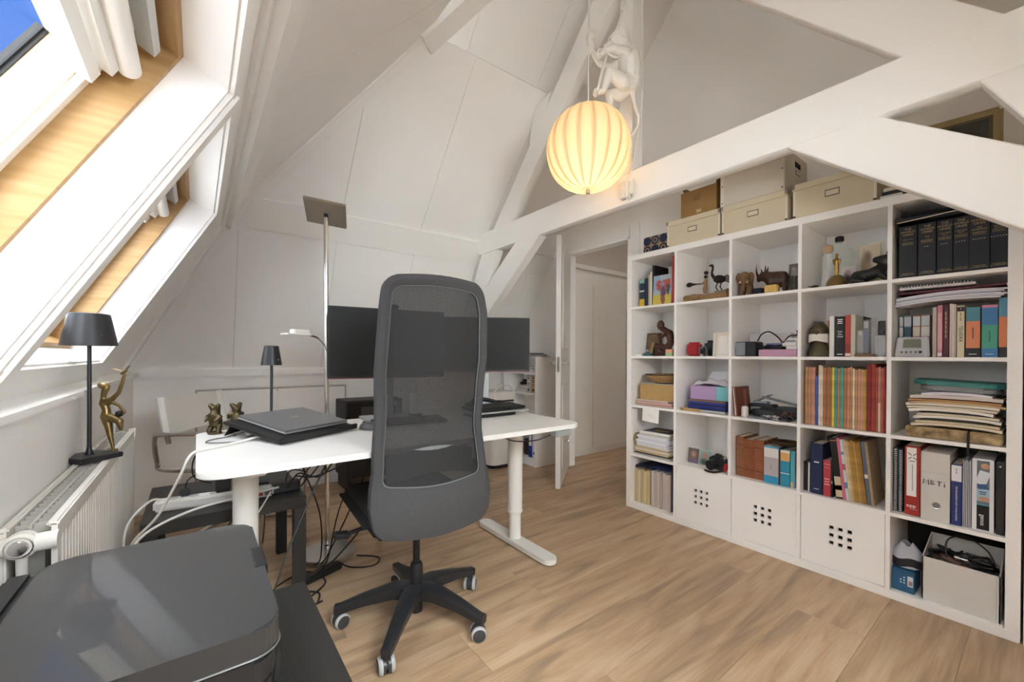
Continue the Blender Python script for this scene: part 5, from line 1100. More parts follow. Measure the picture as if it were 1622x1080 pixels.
# c3: bust, books, trophies
BU = mat('bust_bronze', hx('5c553e'), .4, .5, noise=.3, nscale=25)
yb_ = -1.1492
t = thing('bust', 'small bronze bust wearing a white face mask', 'sculpture', (.08, yb_, z))
part(t, 'chest', MB().lathe([(.050, 0), (.052, .012), (.046, .040), (.034, .060), (.026, .075), (.026, .085)], (0, 0, 0), 24), BU)
part(t, 'head', MB().ball((-.004, 0, .128), (.044, .038, .052), 20).ball((-.046, 0, .122), (.010, .009, .014), 10).ball((-.036, .016, .140), (.010, .012, .006), 10).ball((-.036, -.016, .140), (.010, .012, .006), 10).ball((0, .038, .125), (.010, .006, .014), 10).ball((0, -.038, .125), (.010, .006, .014), 10), BU)
part(t, 'face_mask', MB().grid(lambda u, v: (-.004 - .053 * math.cos((u - .5) * 2.3) * (1 - .1 * v), .046 * math.sin((u - .5) * 2.3), .082 + .034 * v - .012 * abs(2 * u - 1) * (1 - v)), 12, 5, .002), cm('dedad2'))
book(-1.0917, -1.1233, z, .19, '5a7590', 'blue book behind the bronze bust', d=.15, x=.18)
book(-1.1486, -1.1678, z, .19, 'c4a08e', 'beige pink book behind the bronze bust', d=.15, x=.15)
book(-1.1977, -1.2185, z, .205, 'e6e3dd', 'white book right of the bronze bust', d=.14, x=.05)
book(-1.2224, -1.2629, z, .200, '1b1c1f', 'black book titled Into the Void', d=.14, x=.045, tcol='f2f2f0', txt=[('Into\nthe\nVoid', .0125, .56, 0), ('=3', .006, .92, 0), ('=1', .006, .06, 0)])
book(-1.2629, -1.2851, z, .205, 'b5483c', 'red spined book right of Into the Void', d=.14, x=.045, bands=((.10, .30, '9a3a30'), (.02, .08, 'e8e0d8')))
book(-1.2851, -1.3022, z, .205, 'c9c6b4', 'pale shiny book between the red spine and the crystal trophies', d=.14, x=.045)
book(-1.2716, -1.3019, z, .205, '1a1a1c', 'black book behind the crystal trophies', d=.14, x=.20)
t = thing('wooden_stand', 'flat brown wooden stand under the crystal trophies', 'stand', (.07, -1.3488, z)); part(t, 'board', MB().box((-.05, -1.3762 - t.location.y, 0), (.05, -1.3034 - t.location.y, .014), .003), cm('7a5c42'))
CRY = mat('crystal', (.80, .84, .86), .04, alpha=.20, spec=.8)
for i, (u0, dx, h, lab) in enumerate(((-1.3202, .05, .115, 'short clear crystal block trophy on the wooden stand'), (-1.3351, .08, .165, 'tall clear crystal block trophy in the middle of the group'), (-1.3653, .07, .170, 'clear crystal block trophy with a grey top'), (-1.3796, .15, .175, 'dark tinted crystal block trophy against the divider'))):
    t = thing('crystal_trophy', lab, 'trophy', (dx, u0, z + (.0145 if i < 3 else .0005)), group='crystal trophies')
    part(t, 'block', MB().obox((0, 0, h / 2), (.020, .024, h - .002), (0, 0, .3 + .1 * i), .003, 1), CRY if i < 3 else mat('smoke_crystal', hx('55585a'), .1, alpha=.7)); part(t, 'engraved_plate', MB().obox((0, 0, h * .85), (.010, .016, h * .2), (0, 0, .3 + .1 * i)), cm('a9acad', .3))
t = thing('glass_mug', 'glass tankard with handle right of the crystal trophies', 'mug', (.045, -1.3965, z + .0005)); part(t, 'cup', MB().lathe([(0, 0), (.020, 0), (.022, .10), (.020, .10), (.018, .006), (0, .006)], (0, 0, 0), 20, None, False), CRY); part(t, 'handle', MB().tube(catmull([(-.022, -.014, .085), (-.044, -.02, .07), (-.044, -.02, .03), (-.022, -.014, .015)], 5), .005, 8), CRY)
# c4
t = thing('weather_station', 'silver desktop weather clock with grey display', 'clock', (.05, -1.5067, z))
a, b_ = -1.4484 - t.location.y, -1.5622 - t.location.y
part(t, 'case', MB().prism([(-.035, a, 0), (-.035, b_, 0), (-.012, b_ + .006, .098 * .9), (-.012, a - .006, .098 * .9)], (.03, 0, .0), .004), cm('b7b8ba', .35)); mid = (a + b_) / 2
part(t, 'display', MB().prism([(-.0262, mid + .030, .040), (-.0262, mid - .030, .040), (-.0167, mid - .028, .078), (-.0167, mid + .028, .078)], (-.0012, 0, .0003)), cm('6f7364', .3))
for i in range(5): part(t, 'button', MB().cyl((-.031, mid + .032 - .015 * i, .022), (-.0345, mid + .032 - .015 * i, .0213), .0035 + (.002 if i == 4 else 0), n=12), BLACKP)
t4 = [('5f8a97', 'e0dcd6'), ('7aa0a6', '3f5f6a'), ('b77a5c', 'd9cfc2'), ('b9a3a0', 'e3dfda')]
for i, (u0, u1) in enumerate(((-1.4481, -1.4612), (-1.4633, -1.4889), (-1.4932, -1.5182), (-1.5202, -1.5487))):
    book(u0, u1, z, .190, t4[i][0], '%s of four pocket boxes behind the weather clock, from the left' % ORD[i].capitalize(), d=.12, x=.12, bands=((.5, .72, t4[i][1]), (.75, .97, 'cfd6d8')), cat='book', name='paperback', group='pocket boxes behind the weather clock')
book(-1.5655, -1.5790, z, .215, 'c8c0b2', 'beige book right of the weather clock', d=.16, x=.05)
book(-1.5821, -1.5973, z, .222, 'c9848f', 'pink book with white title strip in the second row', d=.16, x=.04, bands=((.15, .85, 'd9a3aa'), (.02, .08, 'f0e0e0')))
book(-1.5992, -1.6159, z, .224, '5a2a34', 'maroon book in the second row', d=.16, x=.04, tcol='c9a37a', txt=[('=6', .006, .80, 1)])
for i, u in enumerate(((-1.6172, -1.6246), (-1.6246, -1.6320), (-1.6320, -1.6374))): book(u[0], u[1], z, .226 - .002 * i, ('d5c8bc', 'e0d6d2', 'c9b2ac')[i], ('thin beige book next to the maroon one', 'thin white book between two beige books in the second row', 'thin rosy book left of the Teixeira book')[i], d=.16, x=.045)
book(-1.6402, -1.6617, z, .215, 'd9d3b4', 'cream book titled Teixeira', d=.15, x=.035, tcol='1c1c1c', txt=[('TEIXEIRA', .0165, .45, 1), ('=2', .006, .80, 1, '9a8a5a'), ('1', .011, .93, 0, 'ffffff')], bands=((.885, .97, '1b1b1b'),))
book(-1.6652, -1.7050, z, .205, 'd98a62', 'orange book with teal top and black foot', d=.14, x=.035, bands=((.72, 1, '4f8a98'), (0, .18, '1f2226')), txt=[('|', .05, .5, 0, '7a4a34'), ('=1', .004, .06, 0, 'e8e8e8')])
book(-1.7084, -1.7516, z, .210, '4aa08a', 'green book with blue top and blue foot', d=.14, x=.035, bands=((.62, .95, '3f7ab0'), (.95, 1, 'd08aa0'), (0, .17, '3f7fb8')), txt=[('|', .05, .42, 0, '2f6a5a'), ('=1', .004, .06, 0, 'e8e8e8')])
book(-1.7532, -1.7757, z, .235, 'd8875e', 'tall orange book with blue top against the right side panel', d=.15, x=.035, bands=((.68, 1, '5a93ac'), (0, .17, '2a2c30')))
t = thing('paper_stack', 'stack of white loose papers on top of the second row books', 'papers', (.16, -1.60, z + .236))
for i in range(6): part(t, 'sheet', MB().grid(lambda u, v, i=i: (-.13 + .24 * v + .006 * i, .152 - (.31 + .008 * (i % 3)) * u, .002 + .007 * i + .010 * math.sin(PI * u) - .012 * (1 - u)), 8, 3, .005), cm(('e6e4ea', 'd9d7e0', 'f0eff2', 'b8b4c8', 'e9e8ee', 'efeef2')[i]))
part(t, 'plum_folder', MB().obox((.01, -.01, .052), (.24, .32, .006), (-.02, 0, 0)), cm('6a2f3a'))
t = thing('spiral_notepad', 'white spiral notepad lying on the loose papers', 'notepad', (.13, -1.575, z + .300)); part(t, 'pages', MB().obox((0, 0, .006), (.17, .23, .010), (.0, 0, 0), .001), cm('e4e2e6'))
rm = mesh('ring', MB().tube([(.006 * math.cos(a), 0, .006 * math.sin(a)) for a in [2 * PI * k / 10 for k in range(10)]], .0012, 5, True), cm('c9c9cc', .3))
for i in range(22):
    o = bpy.data.objects.new('ring', rm); C.objects.link(o); o.parent = t; o.location = (-.087, -.105 + .010 * i, .010)

# ---------- row 2
z = CZ(2)
t = thing('folder_stack', 'stack of worn pink folders under the tan box', 'folders', (.13, -0.2029, z))
for i in range(5): part(t, 'folder', MB().obox((.0 + .004 * (i % 2), .006 * (i - 2), .0065 + .0085 * i), (.22, .285 - .008 * i, .0075), (0, 0, .03 * (i % 3 - 1))), cm(('c9a890', 'b98a8a', 'd8c2b4', 'c29a9c', 'd9cbb8')[i]))
t = thing('tan_box', 'tan cardboard box under the woven basket', 'box', (.12, -0.2178, z + .044)); part(t, 'carton', MB().box((-.09, -.155, 0), (.10, .125, .110), .003), cm('b99863', .7, noise=.06)); part(t, 'flap', MB().obox((0, -.012, .1125), (.20, .265, .003), (.01, .01, .02)), cm('d9d4cc'))
BK = mat('basket_weave', hx('a98a5c'), .8, noise=.4, nscale=90, bump=.8, bscale=220)
t = thing('woven_basket', 'shallow round woven basket on the tan box', 'basket', (.12, -0.2277, z + .164)); part(t, 'bowl', MB().lathe([(.0, .0), (.07, .0), (.125, .03), (.150, .062), (.144, .062), (.12, .036), (.068, .008), (0, .008)], (0, 0, 0), 36), BK)
for i in range(4): part(t, 'coil', MB().tube([((.085 + .02 * i) * math.cos(a), (.085 + .02 * i) * math.sin(a), .010 + .0145 * i) for a in [2 * PI * k / 32 for k in range(32)]], .006, 6, True), BK)
part(t, 'rim', MB().tube([(.148 * math.cos(a), .148 * math.sin(a), .064) for a in [2 * PI * k / 36 for k in range(36)]], .005, 6, True), cm('4a3320', .8))
t.scale = (.86, .86, .86)
t = thing('paper_note', 'white note hanging from the shelf edge below the tan box', 'note', (-.004, -0.1965, z - .105)); part(t, 'sheet', MB().box((0, -.068, 0), (.0012, .062, .100)), cm('efeeea')); part(t, 'handwriting', MB().box((-.0006, -.03, .045), (0, .02, .047)).box((-.0006, -.045, .032), (0, .0, .034)), cm('b9b6b0'))
t.rotation_euler = (.06, 0, 0)
t = thing('navy_folders', 'stack of navy blue folders under the lilac box', 'folders', (.15, -0.5751, z))
for i in range(6): part(t, 'folder', MB().obox((.0, .004 * (i % 3 - 1), .008 + .0125 * i), (.24, .235, .011), (0, 0, .025 * (i % 3 - 1)), .001), cm(('c9c6c0', '27306a', '2d3a86', '242c60', '31408e', '7a5a50')[i]))
t = thing('lilac_box', 'lilac and turquoise box full of white tissue', 'box', (.14, -0.5842, z + .076)); a, b_, cmid = -0.4523 - t.location.y, -.115, -0.6208 - t.location.y
part(t, 'lilac_side', MB().box((-.075, cmid, 0), (.11, a, .085), .001), cm('b79cc4')); part(t, 'turquoise_side', MB().box((-.076, b_, 0), (.11, cmid, .085), .001), cm('7cc4cc'))
part(t, 'tissue', MB().grid(lambda u, v: (-.07 + .16 * v, a - .008 + (b_ - a + .016) * u, .083 + .03 * abs(math.sin(9 * u + 3 * v)) * math.sin(PI * v) + .02 * math.sin(PI * u)), 16, 8, .002), cm('e9e9ee')); part(t, 'lid_sheet', MB().prism([(.06, a - .03, .085), (.06, b_, .085), (.09, b_, .175), (.09, a - .06, .175)], (.004, 0, 0)), cm('dcdfe6'))
t = thing('offcut', 'short piece of pale wood lying in front of the navy folders', 'wood', (.013, -0.4804, z)); part(t, 'slat', MB().obox((0, 0, .009), (.024, .13, .018), (0, 0, -.03), .002), cm('b99a6a', .7)); part(t, 'nail_hole', MB().cyl((-.0135, .045, .01), (-.011, .045, .01), .004), cm('4a3a28'))
t = thing('leather_notebook', 'brown notebooks leaning at the left of the third row', 'notebook', (.07, -0.7591 - .012, z + .002)); t.rotation_euler = (-.09, 0, 0)
part(t, 'front_cover', MB().box((-.06, .012, 0), (.12, .016, .17), .001), cm('6d3a30')); part(t, 'pages', MB().box((-.058, .006, .004), (.115, .012, .166)), cm('e0dcd4')); part(t, 'back_cover', MB().box((-.06, -.002, 0), (.12, .006, .17), .001), cm('7d4a3a')); part(t, 'brown_sheet', MB().box((.03, -.022, .004), (.034, -.004, .15)), cm('7a4638'))
t = thing('gadget_pile', 'pile of black electronic gadgets and chargers', 'gadgets', (.16, -0.8858, z))
for i, (dx, dy, dz, s_, rr, cc) in enumerate(((.02, .045, .022, (.10, .10, .036), .1, '1f1f20'), (.03, -.02, .030, (.12, .12, .05), -.1, '252526'), (.04, -.09, .035, (.13, .10, .055), .05, '2f3031'), (-.02, .0, .022, (.05, .09, .03), .3, '303134'), (.02, .04, .062, (.09, .13, .02), .05, '1b1b1c'))): part(t, 'gadget', MB().obox((dx, dy, dz), s_, (0, .05, rr), .006), cm(cc, .4))
part(t, 'silver_panel', MB().obox((-.02, .035, .084), (.06, .07, .012), (0, .1, .05), .002), cm('9aa0a6', .3))
t = thing('tablet', 'grey tablet lying tilted on the pile of gadgets', 'tablet', (.15, -0.9538, z + .095)); part(t, 'slab', MB().obox((0, 0, .0), (.13, .18, .009), (.22, .1, .1), .003), cm('55585a', .35)); part(t, 'second_leaf', MB().obox((.0, .10, .012), (.12, .08, .006), (-.5, 0, .1), .001), cm('7a7c7c', .35))
solo('white_bottle', MB().box((.025, -0.8163, z), (.055, -0.7851, z + .062), .005), cm('e4e2dc'), 'small white carton in front of the pile of gadgets', 'box')
solo('phone', MB().obox((.025, -0.8715, z + .006), (.04, .10, .009), (0, 0, -.05), .003), cm('8f9296', .3), 'silver phone lying at the front edge of the third row', 'phone')
nest('tangle of white and red earphones beside the phone', .045, -0.9387, z, .03, .05, .022, 7, 11, .0025, cm('c9c6c2'))
nest('tangle of thin black leads in front of the gadgets', .05, -1.0153, z, .035, .035, .03, 6, 12, .003)
cable('thin red lead on the front tangle in the third row', [(.03, -0.9920, z + .02), (.04, -1.0067, z + .05), (.03, -1.0280, z + .03), (.04, -1.0424, z + .045)], .0028, cm('b0403a'))
# c3: old thin magazines
MG = [(100, 118, 'b98f62', .312), (118, 140, 'b58a66', .312), (140, 165, 'c08e7c', .310), (165, 184, '4a5ca0', .265), (184, 204, 'd6cbb0', .322), (204, 213, 'e6e2da', .318), (213, 236, 'a8714c', .308), (236, 262, '9d6f4c', .312), (262, 270, 'a98258', .308), (270, 286, 'd8c450', .312), (286, 304, '4a9a92', .312), (304, 322, 'b08358', .308), (322, 346, '5aa294', .312), (346, 366, 'b37c56', .308), (366, 386, 'c88a6c', .312), (386, 400, 'b58f68', .315), (400, 416, 'ddd0b4', .308), (416, 434, 'b98c66', .302), (434, 452, 'c59a7c', .306), (452, 470, 'c99880', .304), (470, 479, 'd2ac44', .302), (479, 490, 'b08a62', .305), (490, 520, '8a3530', .330), (520, 546, '9a423a', .332), (546, 562, 'a8524a', .315), (562, 580, 'c08a76', .318), (580, 598, 'b0665a', .312), (598, 610, 'a03a34', .318)]
MY = [-1.1007, -1.1133, -1.1285, -1.1456, -1.1585, -1.1719, -1.1778, -1.1930, -1.2100, -1.2151, -1.2254, -1.2369, -1.2482, -1.2632, -1.2756, -1.2878, -1.2963, -1.3060, -1.3168, -1.3274, -1.3380, -1.3433, -1.3497, -1.3669, -1.3817, -1.3907, -1.4008, -1.4107, -1.4173]
cn = {'b98f62': 'tan', 'b58a66': 'light brown', 'c08e7c': 'dusty pink', '4a5ca0': 'short blue', 'd6cbb0': 'cream', 'e6e2da': 'white', 'a8714c': 'rust brown', '9d6f4c': 'worn brown', 'a98258': 'narrow tan', 'd8c450': 'bright yellow', '4a9a92': 'dark teal', 'b08358': 'mottled brown', '5aa294': 'light teal', 'b37c56': 'reddish brown', 'c88a6c': 'salmon', 'b58f68': 'pale brown', 'ddd0b4': 'off-white', 'b98c66': 'buff', 'c59a7c': 'peach', 'c99880': 'pale pink', 'd2ac44': 'ochre yellow', 'b08a62': 'thin buff', '8a3530': 'tall dark red', '9a423a': 'tall brick red', 'a8524a': 'faded red', 'c08a76': 'rosy', 'b0665a': 'terracotta', 'a03a34': 'narrow crimson'}
for i, (a, b_, hc, h) in enumerate(MG):
    book(MY[i] - .0004, MY[i + 1], z, h * .955, hc, '%s old magazine, %s from the left in the row of magazines' % (cn[hc], ORD[i]), d=.22, x=.03, wear=.22, rough=.8, name='magazine', cat='magazine', group='old magazines in the third row', bands=((.0, .45, 'd9c8a0'),) if i == 25 else ())
# c4: paper pile and scales
t = thing('patterned_album', 'flat album with a brown floral pattern under the pile of papers', 'album', (.16, -1.6316 + .003, z)); part(t, 'cover', MB().obox((-.02, 0, .024), (.24, .280, .046), (0, 0, -.02), .003), mat('floral', hx('c9b083'), .7, nscale=28, col2=hx('5a4428'))); part(t, 'pages', MB().obox((-.01, -.002, .024), (.236, .278, .034), (0, 0, -.02)), PAPER)
PP = [('d9cdb4', .25, .26, .012), ('cfc0a0', .24, .24, .010), ('4a4640', .20, .20, .010), ('e4dfd4', .24, .25, .012), ('d2c6ac', .23, .235, .010), ('3a3835', .2, .2, .006), ('e6e2d8', .24, .245, .014), ('d8cfb9', .25, .26, .010), ('e0d9c8', .24, .27, .012), ('c2a57a', .24, .275, .010), ('b58a5a', .23, .27, .008), ('cfc6c0', .24, .265, .016), ('e3dfe6', .22, .20, .014)]
t = thing('paper_pile', 'untidy pile of papers and brown envelopes under the teal scale', 'papers', (.14, -1.6296, z + .053)); hz_ = 0
rg = random.Random(4)
for i, (c_, dx, dy, th) in enumerate(PP):
    oy = rg.uniform(-.012, .012) ; sag = .012 + .01 * (i % 3 == 0)
    part(t, 'sheet', MB().grid(lambda u, v: (-dx / 2 + dx * v, dy / 2 - dy * u + oy, hz_ + th * .5 - sag * (abs(2 * u - 1) ** 3) * .4), 8, 3, th * .85), cm(c_, .7)); hz_ += th
t = thing('kitchen_scale', 'flat teal topped bathroom scale lying on the pile of papers', 'scale', (.16, -1.6657 + .022, z + .053 + hz_ + .008)); part(t, 'teal_top', MB().prism([(x, y, .022) for x, y in rrect(-.13, -.125, .13, .14, .05)], (0, 0, .020), .006, 2), cm('2f7a76', .4)); part(t, 'grey_body', MB().prism([(x, y, .0) for x, y in rrect(-.115, -.115, .115, .12, .05)], (0, 0, .022), .006, 2), cm('8d8f90', .35)); t.rotation_euler = (.045, 0, 0)

# ---------- row 3
z = CZ(3)
t = thing('magazine_heap', 'leaning heap of magazines, envelopes and papers in the fourth row', 'papers', (.14, -0.1879, z)); hz_ = 0
HP = [('b8b6b0', .30, .010), ('3a3a38', .27, .008), ('c9b28a', .28, .016), ('d9d2c4', .27, .014), ('c4ad88', .26, .012), ('e3e0dc', .26, .014), ('dcdde4', .24, .016), ('e9e9ee', .245, .018), ('d8dae2', .24, .018), ('e6e6ea', .235, .016), ('d2cfc8', .23, .012)]
for i, (c_, dy, th) in enumerate(HP):
    part(t, 'sheet', MB().obox((.004 * (i % 3 - 1), .004 * ((i * 7) % 5 - 2) - .001 * i, hz_ + th / 2), (.235, dy, th * .9), (0, 0, .04 * ((i * 3) % 5 - 2) / 2)), cm(c_, .6)); hz_ += th
t = thing('blue_magazine', 'magazine with a dark blue cover on top of the paper heap', 'magazine', (.12, -0.2129, z + hz_ + .001)); part(t, 'pages', MB().obox((0, 0, .009), (.20, .225, .014), (0, 0, .05), .001), cm('e9e6e0')); part(t, 'cover', MB().obox((0.012, 0, .0165), (.18, .21, .0012), (0, 0, .05)), cm('27344e')); part(t, 'cover_print', MB().obox((.0, 0, .0174), (.05, .11, .0008), (0, 0, .05)), cm('9a8440'))
t = thing('ring_file', 'tan ring file with open end lying in the paper heap', 'binder', (.05, -0.0828, z + .060)); part(t, 'board', MB().grid(lambda u, v: (-.03 + .14 * v, .012 + .02 * math.sin(PI * u), .09 * u), 8, 2, .003), cm('b59a70'))
for i, (u0, u1, lab, bl) in enumerate(((-0.4166, -0.4902, 'left one of two small blurred portrait cards', [(.0, .55, .42, .42, '7a5a4c'), (0, .6, .24, .22, 'b08a7a'), (0, .15, .4, .2, '6a5a7a')]), (-0.4891, -0.5638, 'right one of two small blurred portrait cards with green ground', [(.05, .6, .3, .32, 'b88a78'), (.1, .2, .4, .25, '4a4a50')]))):
    painted_card('photo_card', lab, 'photo', .10 + .01 * i, u0, u1, z, .098, ('5a5458', '8fb0a4')[i], bl, .15, .002, True)
t = thing('camera', 'black compact camera with red strap', 'camera', (.06, -0.6412, z)); part(t, 'body', MB().obox((0, 0, .045), (.06, .105, .075), (.15, .1, .1), .012, 3), cm('1a1a1b', .35)); part(t, 'lens', MB().cyl((-.03, .01, .045), (-.075, .018, .04), .03, n=24).cyl((-.075, .018, .04), (-.078, .0185, .0396), .022, n=24), BLACKM); part(t, 'viewfinder', MB().obox((0, .0, .09), (.04, .04, .022), (.15, .1, .1), .006), BLACKP); part(t, 'red_strap', MB().obox((-.035, -.058, .035), (.012, .02, .05), (.2, 0, .1), .004), cm('b0282c')); part(t, 'strap', MB().tube(catmull([(-.03, -.05, .02), (-.075, -.02, .006), (-.085, .02, .004), (-.07, .05, .004)], 5), .006, 6), BLACKP); part(t, 'dial', MB().cyl((0, -.035, .082), (0, -.037, .094), .011), CHROME)
LB = [('8a5a3c', .232), ('8d5334', .220), ('94583a', .226)]
for i, (u0, u1) in enumerate(((-0.7492, -0.7917), (-0.7917, -0.8467), (-0.8467, -0.8997))): book(u0, u1, z, LB[i][1], LB[i][0], '%s of three brown leather bound volumes' % ('left', 'middle', 'right')[i], d=.19, x=.05, wear=.15, rough=.5, group='brown leather bound volumes', bands=((.78, .80, '6a4028'), (.2, .22, '6a4028')))
book(-0.9055, -0.9780, z, .205, 'b8b2b4', 'grey book with white top and bright blue foot', d=.15, x=.035, bands=((.70, .95, 'e4e2dc'), (.95, 1, '4aa0c0'), (0, .2, '2f8fb8')), txt=[('|', .03, .45, 0, '8a8488')])
book(-0.9780, -0.9872, z, .20, '3a2c26', 'very thin dark brown book right of the grey one', d=.15, x=.035)
book(-0.9872, -1.0323, z, .195, '2f90b0', 'blue book with an orange band near the top', d=.15, x=.035, bands=((.70, .93, 'd9a86a'), (.93, 1, 'e8e2d6'), (.35, .37, 'e2e2e2')))
book(-1.0335, -1.0483, z, .195, '4ab0b4', 'slim turquoise book near the divider', d=.15, x=.04, bands=((.0, .15, 'c9b08a'),))
book(-1.0483, -1.0541, z, .195, '8ab4cc', 'slim pale blue book against the divider', d=.15, x=.04)
t = thing('bronze_dish', 'small oval bronze dish lying on top of the blue books', 'dish', (.10, -0.9954, z + .212)); part(t, 'bowl', MB().grid(lambda u, v: (.06 * v * math.cos(2 * PI * u), .075 * v * math.sin(2 * PI * u), -.004 + .022 * v * v), 24, 6, .004, True), BRONZE); part(t, 'rim', MB().tube([(.06 * math.cos(a), .075 * math.sin(a), .019) for a in [2 * PI * k / 24 for k in range(24)]], .003, 6, True), BRONZE)
# c3
for i, (u0, u1, cc, h, lab) in enumerate(((-1.0826, -1.0968, '3a2c28', .150, 'short dark brown book at the left of the fourth row'), (-1.0968, -1.1109, '1e1e20', .150, 'short black book beside the dark brown one'), (-1.1109, -1.1193, 'd9d7d2', .148, 'short thin white book left of the navy volume'))): book(u0, u1, z, h, cc, lab, d=.12, x=.05)
book(-1.1281, -1.1794, z, .258, '1d2a4e', 'thick navy book with silver title in the fourth row', d=.15, x=.03, tcol='dfe2ea', txt=[('=1', .011, .63, 0), ('=1', .004, .10, 0)])
book(-1.1821, -1.2134, z, .180, 'b23c44', 'short red book right of the navy one', d=.13, x=.03, bands=((.88, .90, 'd9a0a0'),), tcol='e0a8a0', txt=[('=1', .003, .80, 0), ('=3', .009, .48, 0)])
book(-1.2160, -1.2212, z, .225, '22262a', 'thin black book with a white edge right of the red one', d=.15, x=.03, bands=((.3, .36, 'd8d8d4'),))
LN = -.10
book(-1.2365, -1.2641, z, .30, '191818', 'tall black book with a cream patterned foot', d=.18, x=.03, lean=LN, bands=((.03, .36, 'c9b898'), (.14, .22, '2c2620'), (.94, .955, 'b8743a')))
book(-1.2641, -1.2764, z, .30, 'd06a80', 'thin pink book leaning right', d=.18, x=.03, lean=LN)
book(-1.2764, -1.2887, z, .295, 'c4ccd4', 'thin pale blue striped book leaning right', d=.18, x=.03, lean=LN, bands=((.2, .3, '5a86b0'), (.5, .6, 'b05a6a'), (.75, .8, '5a86b0')))
LM = [(1347, 1351, 'd0bf98'), (1351, 1355, 'c8b080'), (1355, 1359, 'b08a4a'), (1359, 1363, 'a8823f'), (1363, 1367, 'b5924e'), (1367, 1371, 'a37c40'), (1371, 1375, '9a7238')]
LY = [-1.2875, -1.2972, -1.3069, -1.3164, -1.3259, -1.3354, -1.3447, -1.3540]
LC = ['pale cream', 'straw coloured', 'light ochre', 'deep ochre', 'golden', 'dark ochre', 'brown']
for i, (a, b_, hc) in enumerate(LM): book(LY[i], LY[i + 1], z, .295 - .003 * (i % 3), hc, '%s worn magazine leaning right, %s of the seven ochre ones' % (LC[i], ORD[i]), d=.19, x=.035, lean=LN, wear=.25, rough=.8, name='magazine', cat='magazine', group='worn ochre magazines in the fourth row')
book(-1.3563, -1.3701, z, .298, '5a6478', 'slate blue book leaning at the right end of the fourth row', d=.19, x=.035, lean=LN, bands=((.42, .48, 'd8d4c8'),))
book(-1.3701, -1.3815, z, .298, 'a08a6c', 'tan board leaning at the right end of the fourth row', d=.19, x=.035, lean=LN, wear=.2)
solo('black_case', MB().box((.235, -1.2055, z), (.34, -1.1363, z + .27), .006), cm('1c1c1d', .5), 'black case standing behind the red book', 'case')
# c4: binders
def spiral(u0, u1, h, lab):
    t = thing('spiral_report', lab, 'report', (.12, (u0 + u1) / 2, z)); w_ = u0 - u1
    part(t, 'cover', MB().box((-.075, -w_ / 2, .002), (.10, -w_ / 2 + .002, h)).box((-.075, w_ / 2 - .002, .002), (.10, w_ / 2, h)), cm('18191b', .4)); part(t, 'pages', MB().box((-.072, -w_ / 2 + .002, .002), (.098, w_ / 2 - .002, h - .002)), cm('55565a'))
    rm2 = mesh('ring', MB().tube([(.007 * math.cos(a), .0045 * math.sin(a), 0) for a in [2 * PI * k / 8 for k in range(8)]], .0016, 5, True), cm('c9cacc', .3))
    for i in range(32):
        o = bpy.data.objects.new('ring', rm2); C.objects.link(o); o.parent = t; o.location = (-.080, 0, .008 + i * (h - .016) / 31)
spiral(-1.4449, -1.4599, .288, 'black spiral bound report against the left divider')
spiral(-1.4620, -1.4768, .285, 'black spiral bound report left of the red binder')
t = thing('ring_binder', 'red ring binder with a white spine label', 'binder', (.15, -1.5087, z)); a, b_ = -1.4841 - t.location.y, -1.5348 - t.location.y
part(t, 'cover', MB().box((-.12, b_, 0), (.12, a, .305), .003), cm('a32f28', .4)); part(t, 'pages', MB().box((-.10, b_ + .004, .306), (.115, a - .004, .3065)), PAPER)
part(t, 'spine_label', MB().box((-.1212, b_ + .012, .085), (-.12, a - .007, .300), .0005), cm('ece9e4')); mid = (a + b_) / 2
text_part(t, 'opp', .021, (-.1212, mid + .003, .042), (-1, 0, 0), (0, 0, 1), cm('f4f0ec')); part(t, 'fine_print', MB().box((-.1206, mid - .018, .027), (-.12, mid + .006, .0285)), cm('e0b8b0')); part(t, 'title_line', MB().box((-.1218, mid - .002, .110), (-.1211, mid + .0005, .226)), cm('8f90a0')); part(t, 'title_line', MB().box((-.1218, mid - .009, .238), (-.1211, mid + .009, .242)), cm('7a7a86'))
for k in range(4): part(t, 'emblem_stroke', MB().obox((-.1214, mid + .008 * (1 if k % 2 else -1), .262 + .009 * (1 if k > 1 else -1)), (.0006, .015, .003), (.75 * (1 if k in (0, 3) else -1), 0, 0)), cm('3a3a42'))
t = thing('magazine_file', 'light grey magazine file with MBTi handwritten on it', 'file', (.15, -1.5826, z)); a, b_ = -1.5382 - t.location.y, -1.6254 - t.location.y; mid = (a + b_) / 2
part(t, 'body', MB().box((-.13, b_, 0), (.11, a, .292), .001), cm('cfccc6', .6)); part(t, 'crease', MB().box((-.1305, b_, .205), (-.13, a, .2062)), cm('b5b2ac'))
part(t, 'finger_hole', MB().cyl((-.1306, mid - .004, .068), (-.1300, mid - .004, .068), .0125, n=20), cm('77777a')); part(t, 'hole_rim', MB().tube([(-.131, mid - .004 + .0125 * math.cos(q), .068 + .0125 * math.sin(q)) for q in [2 * PI * k / 20 for k in range(20)]], .001, 5, True), CHROME)
ink = cm('1a1a1c')
def pen(pts): part(t, 'handwriting', MB().tube([(-.1308, mid + y, .155 + z_) for y, z_ in pts], .0014, 6), ink)
pen([(.037, -.002), (.034, .020), (.028, .004), (.021, .019), (.019, -.003)]); pen([(.012, -.001), (.013, .018), (.004, .016), (.009, .009), (.001, .003), (.012, -.001)]); pen([(-.006, .016), (-.020, .016)]); pen([(-.013, .016), (-.012, -.002)]); pen([(-.028, .010), (-.028, -.004)]); pen([(-.028, .016), (-.0282, .018)])
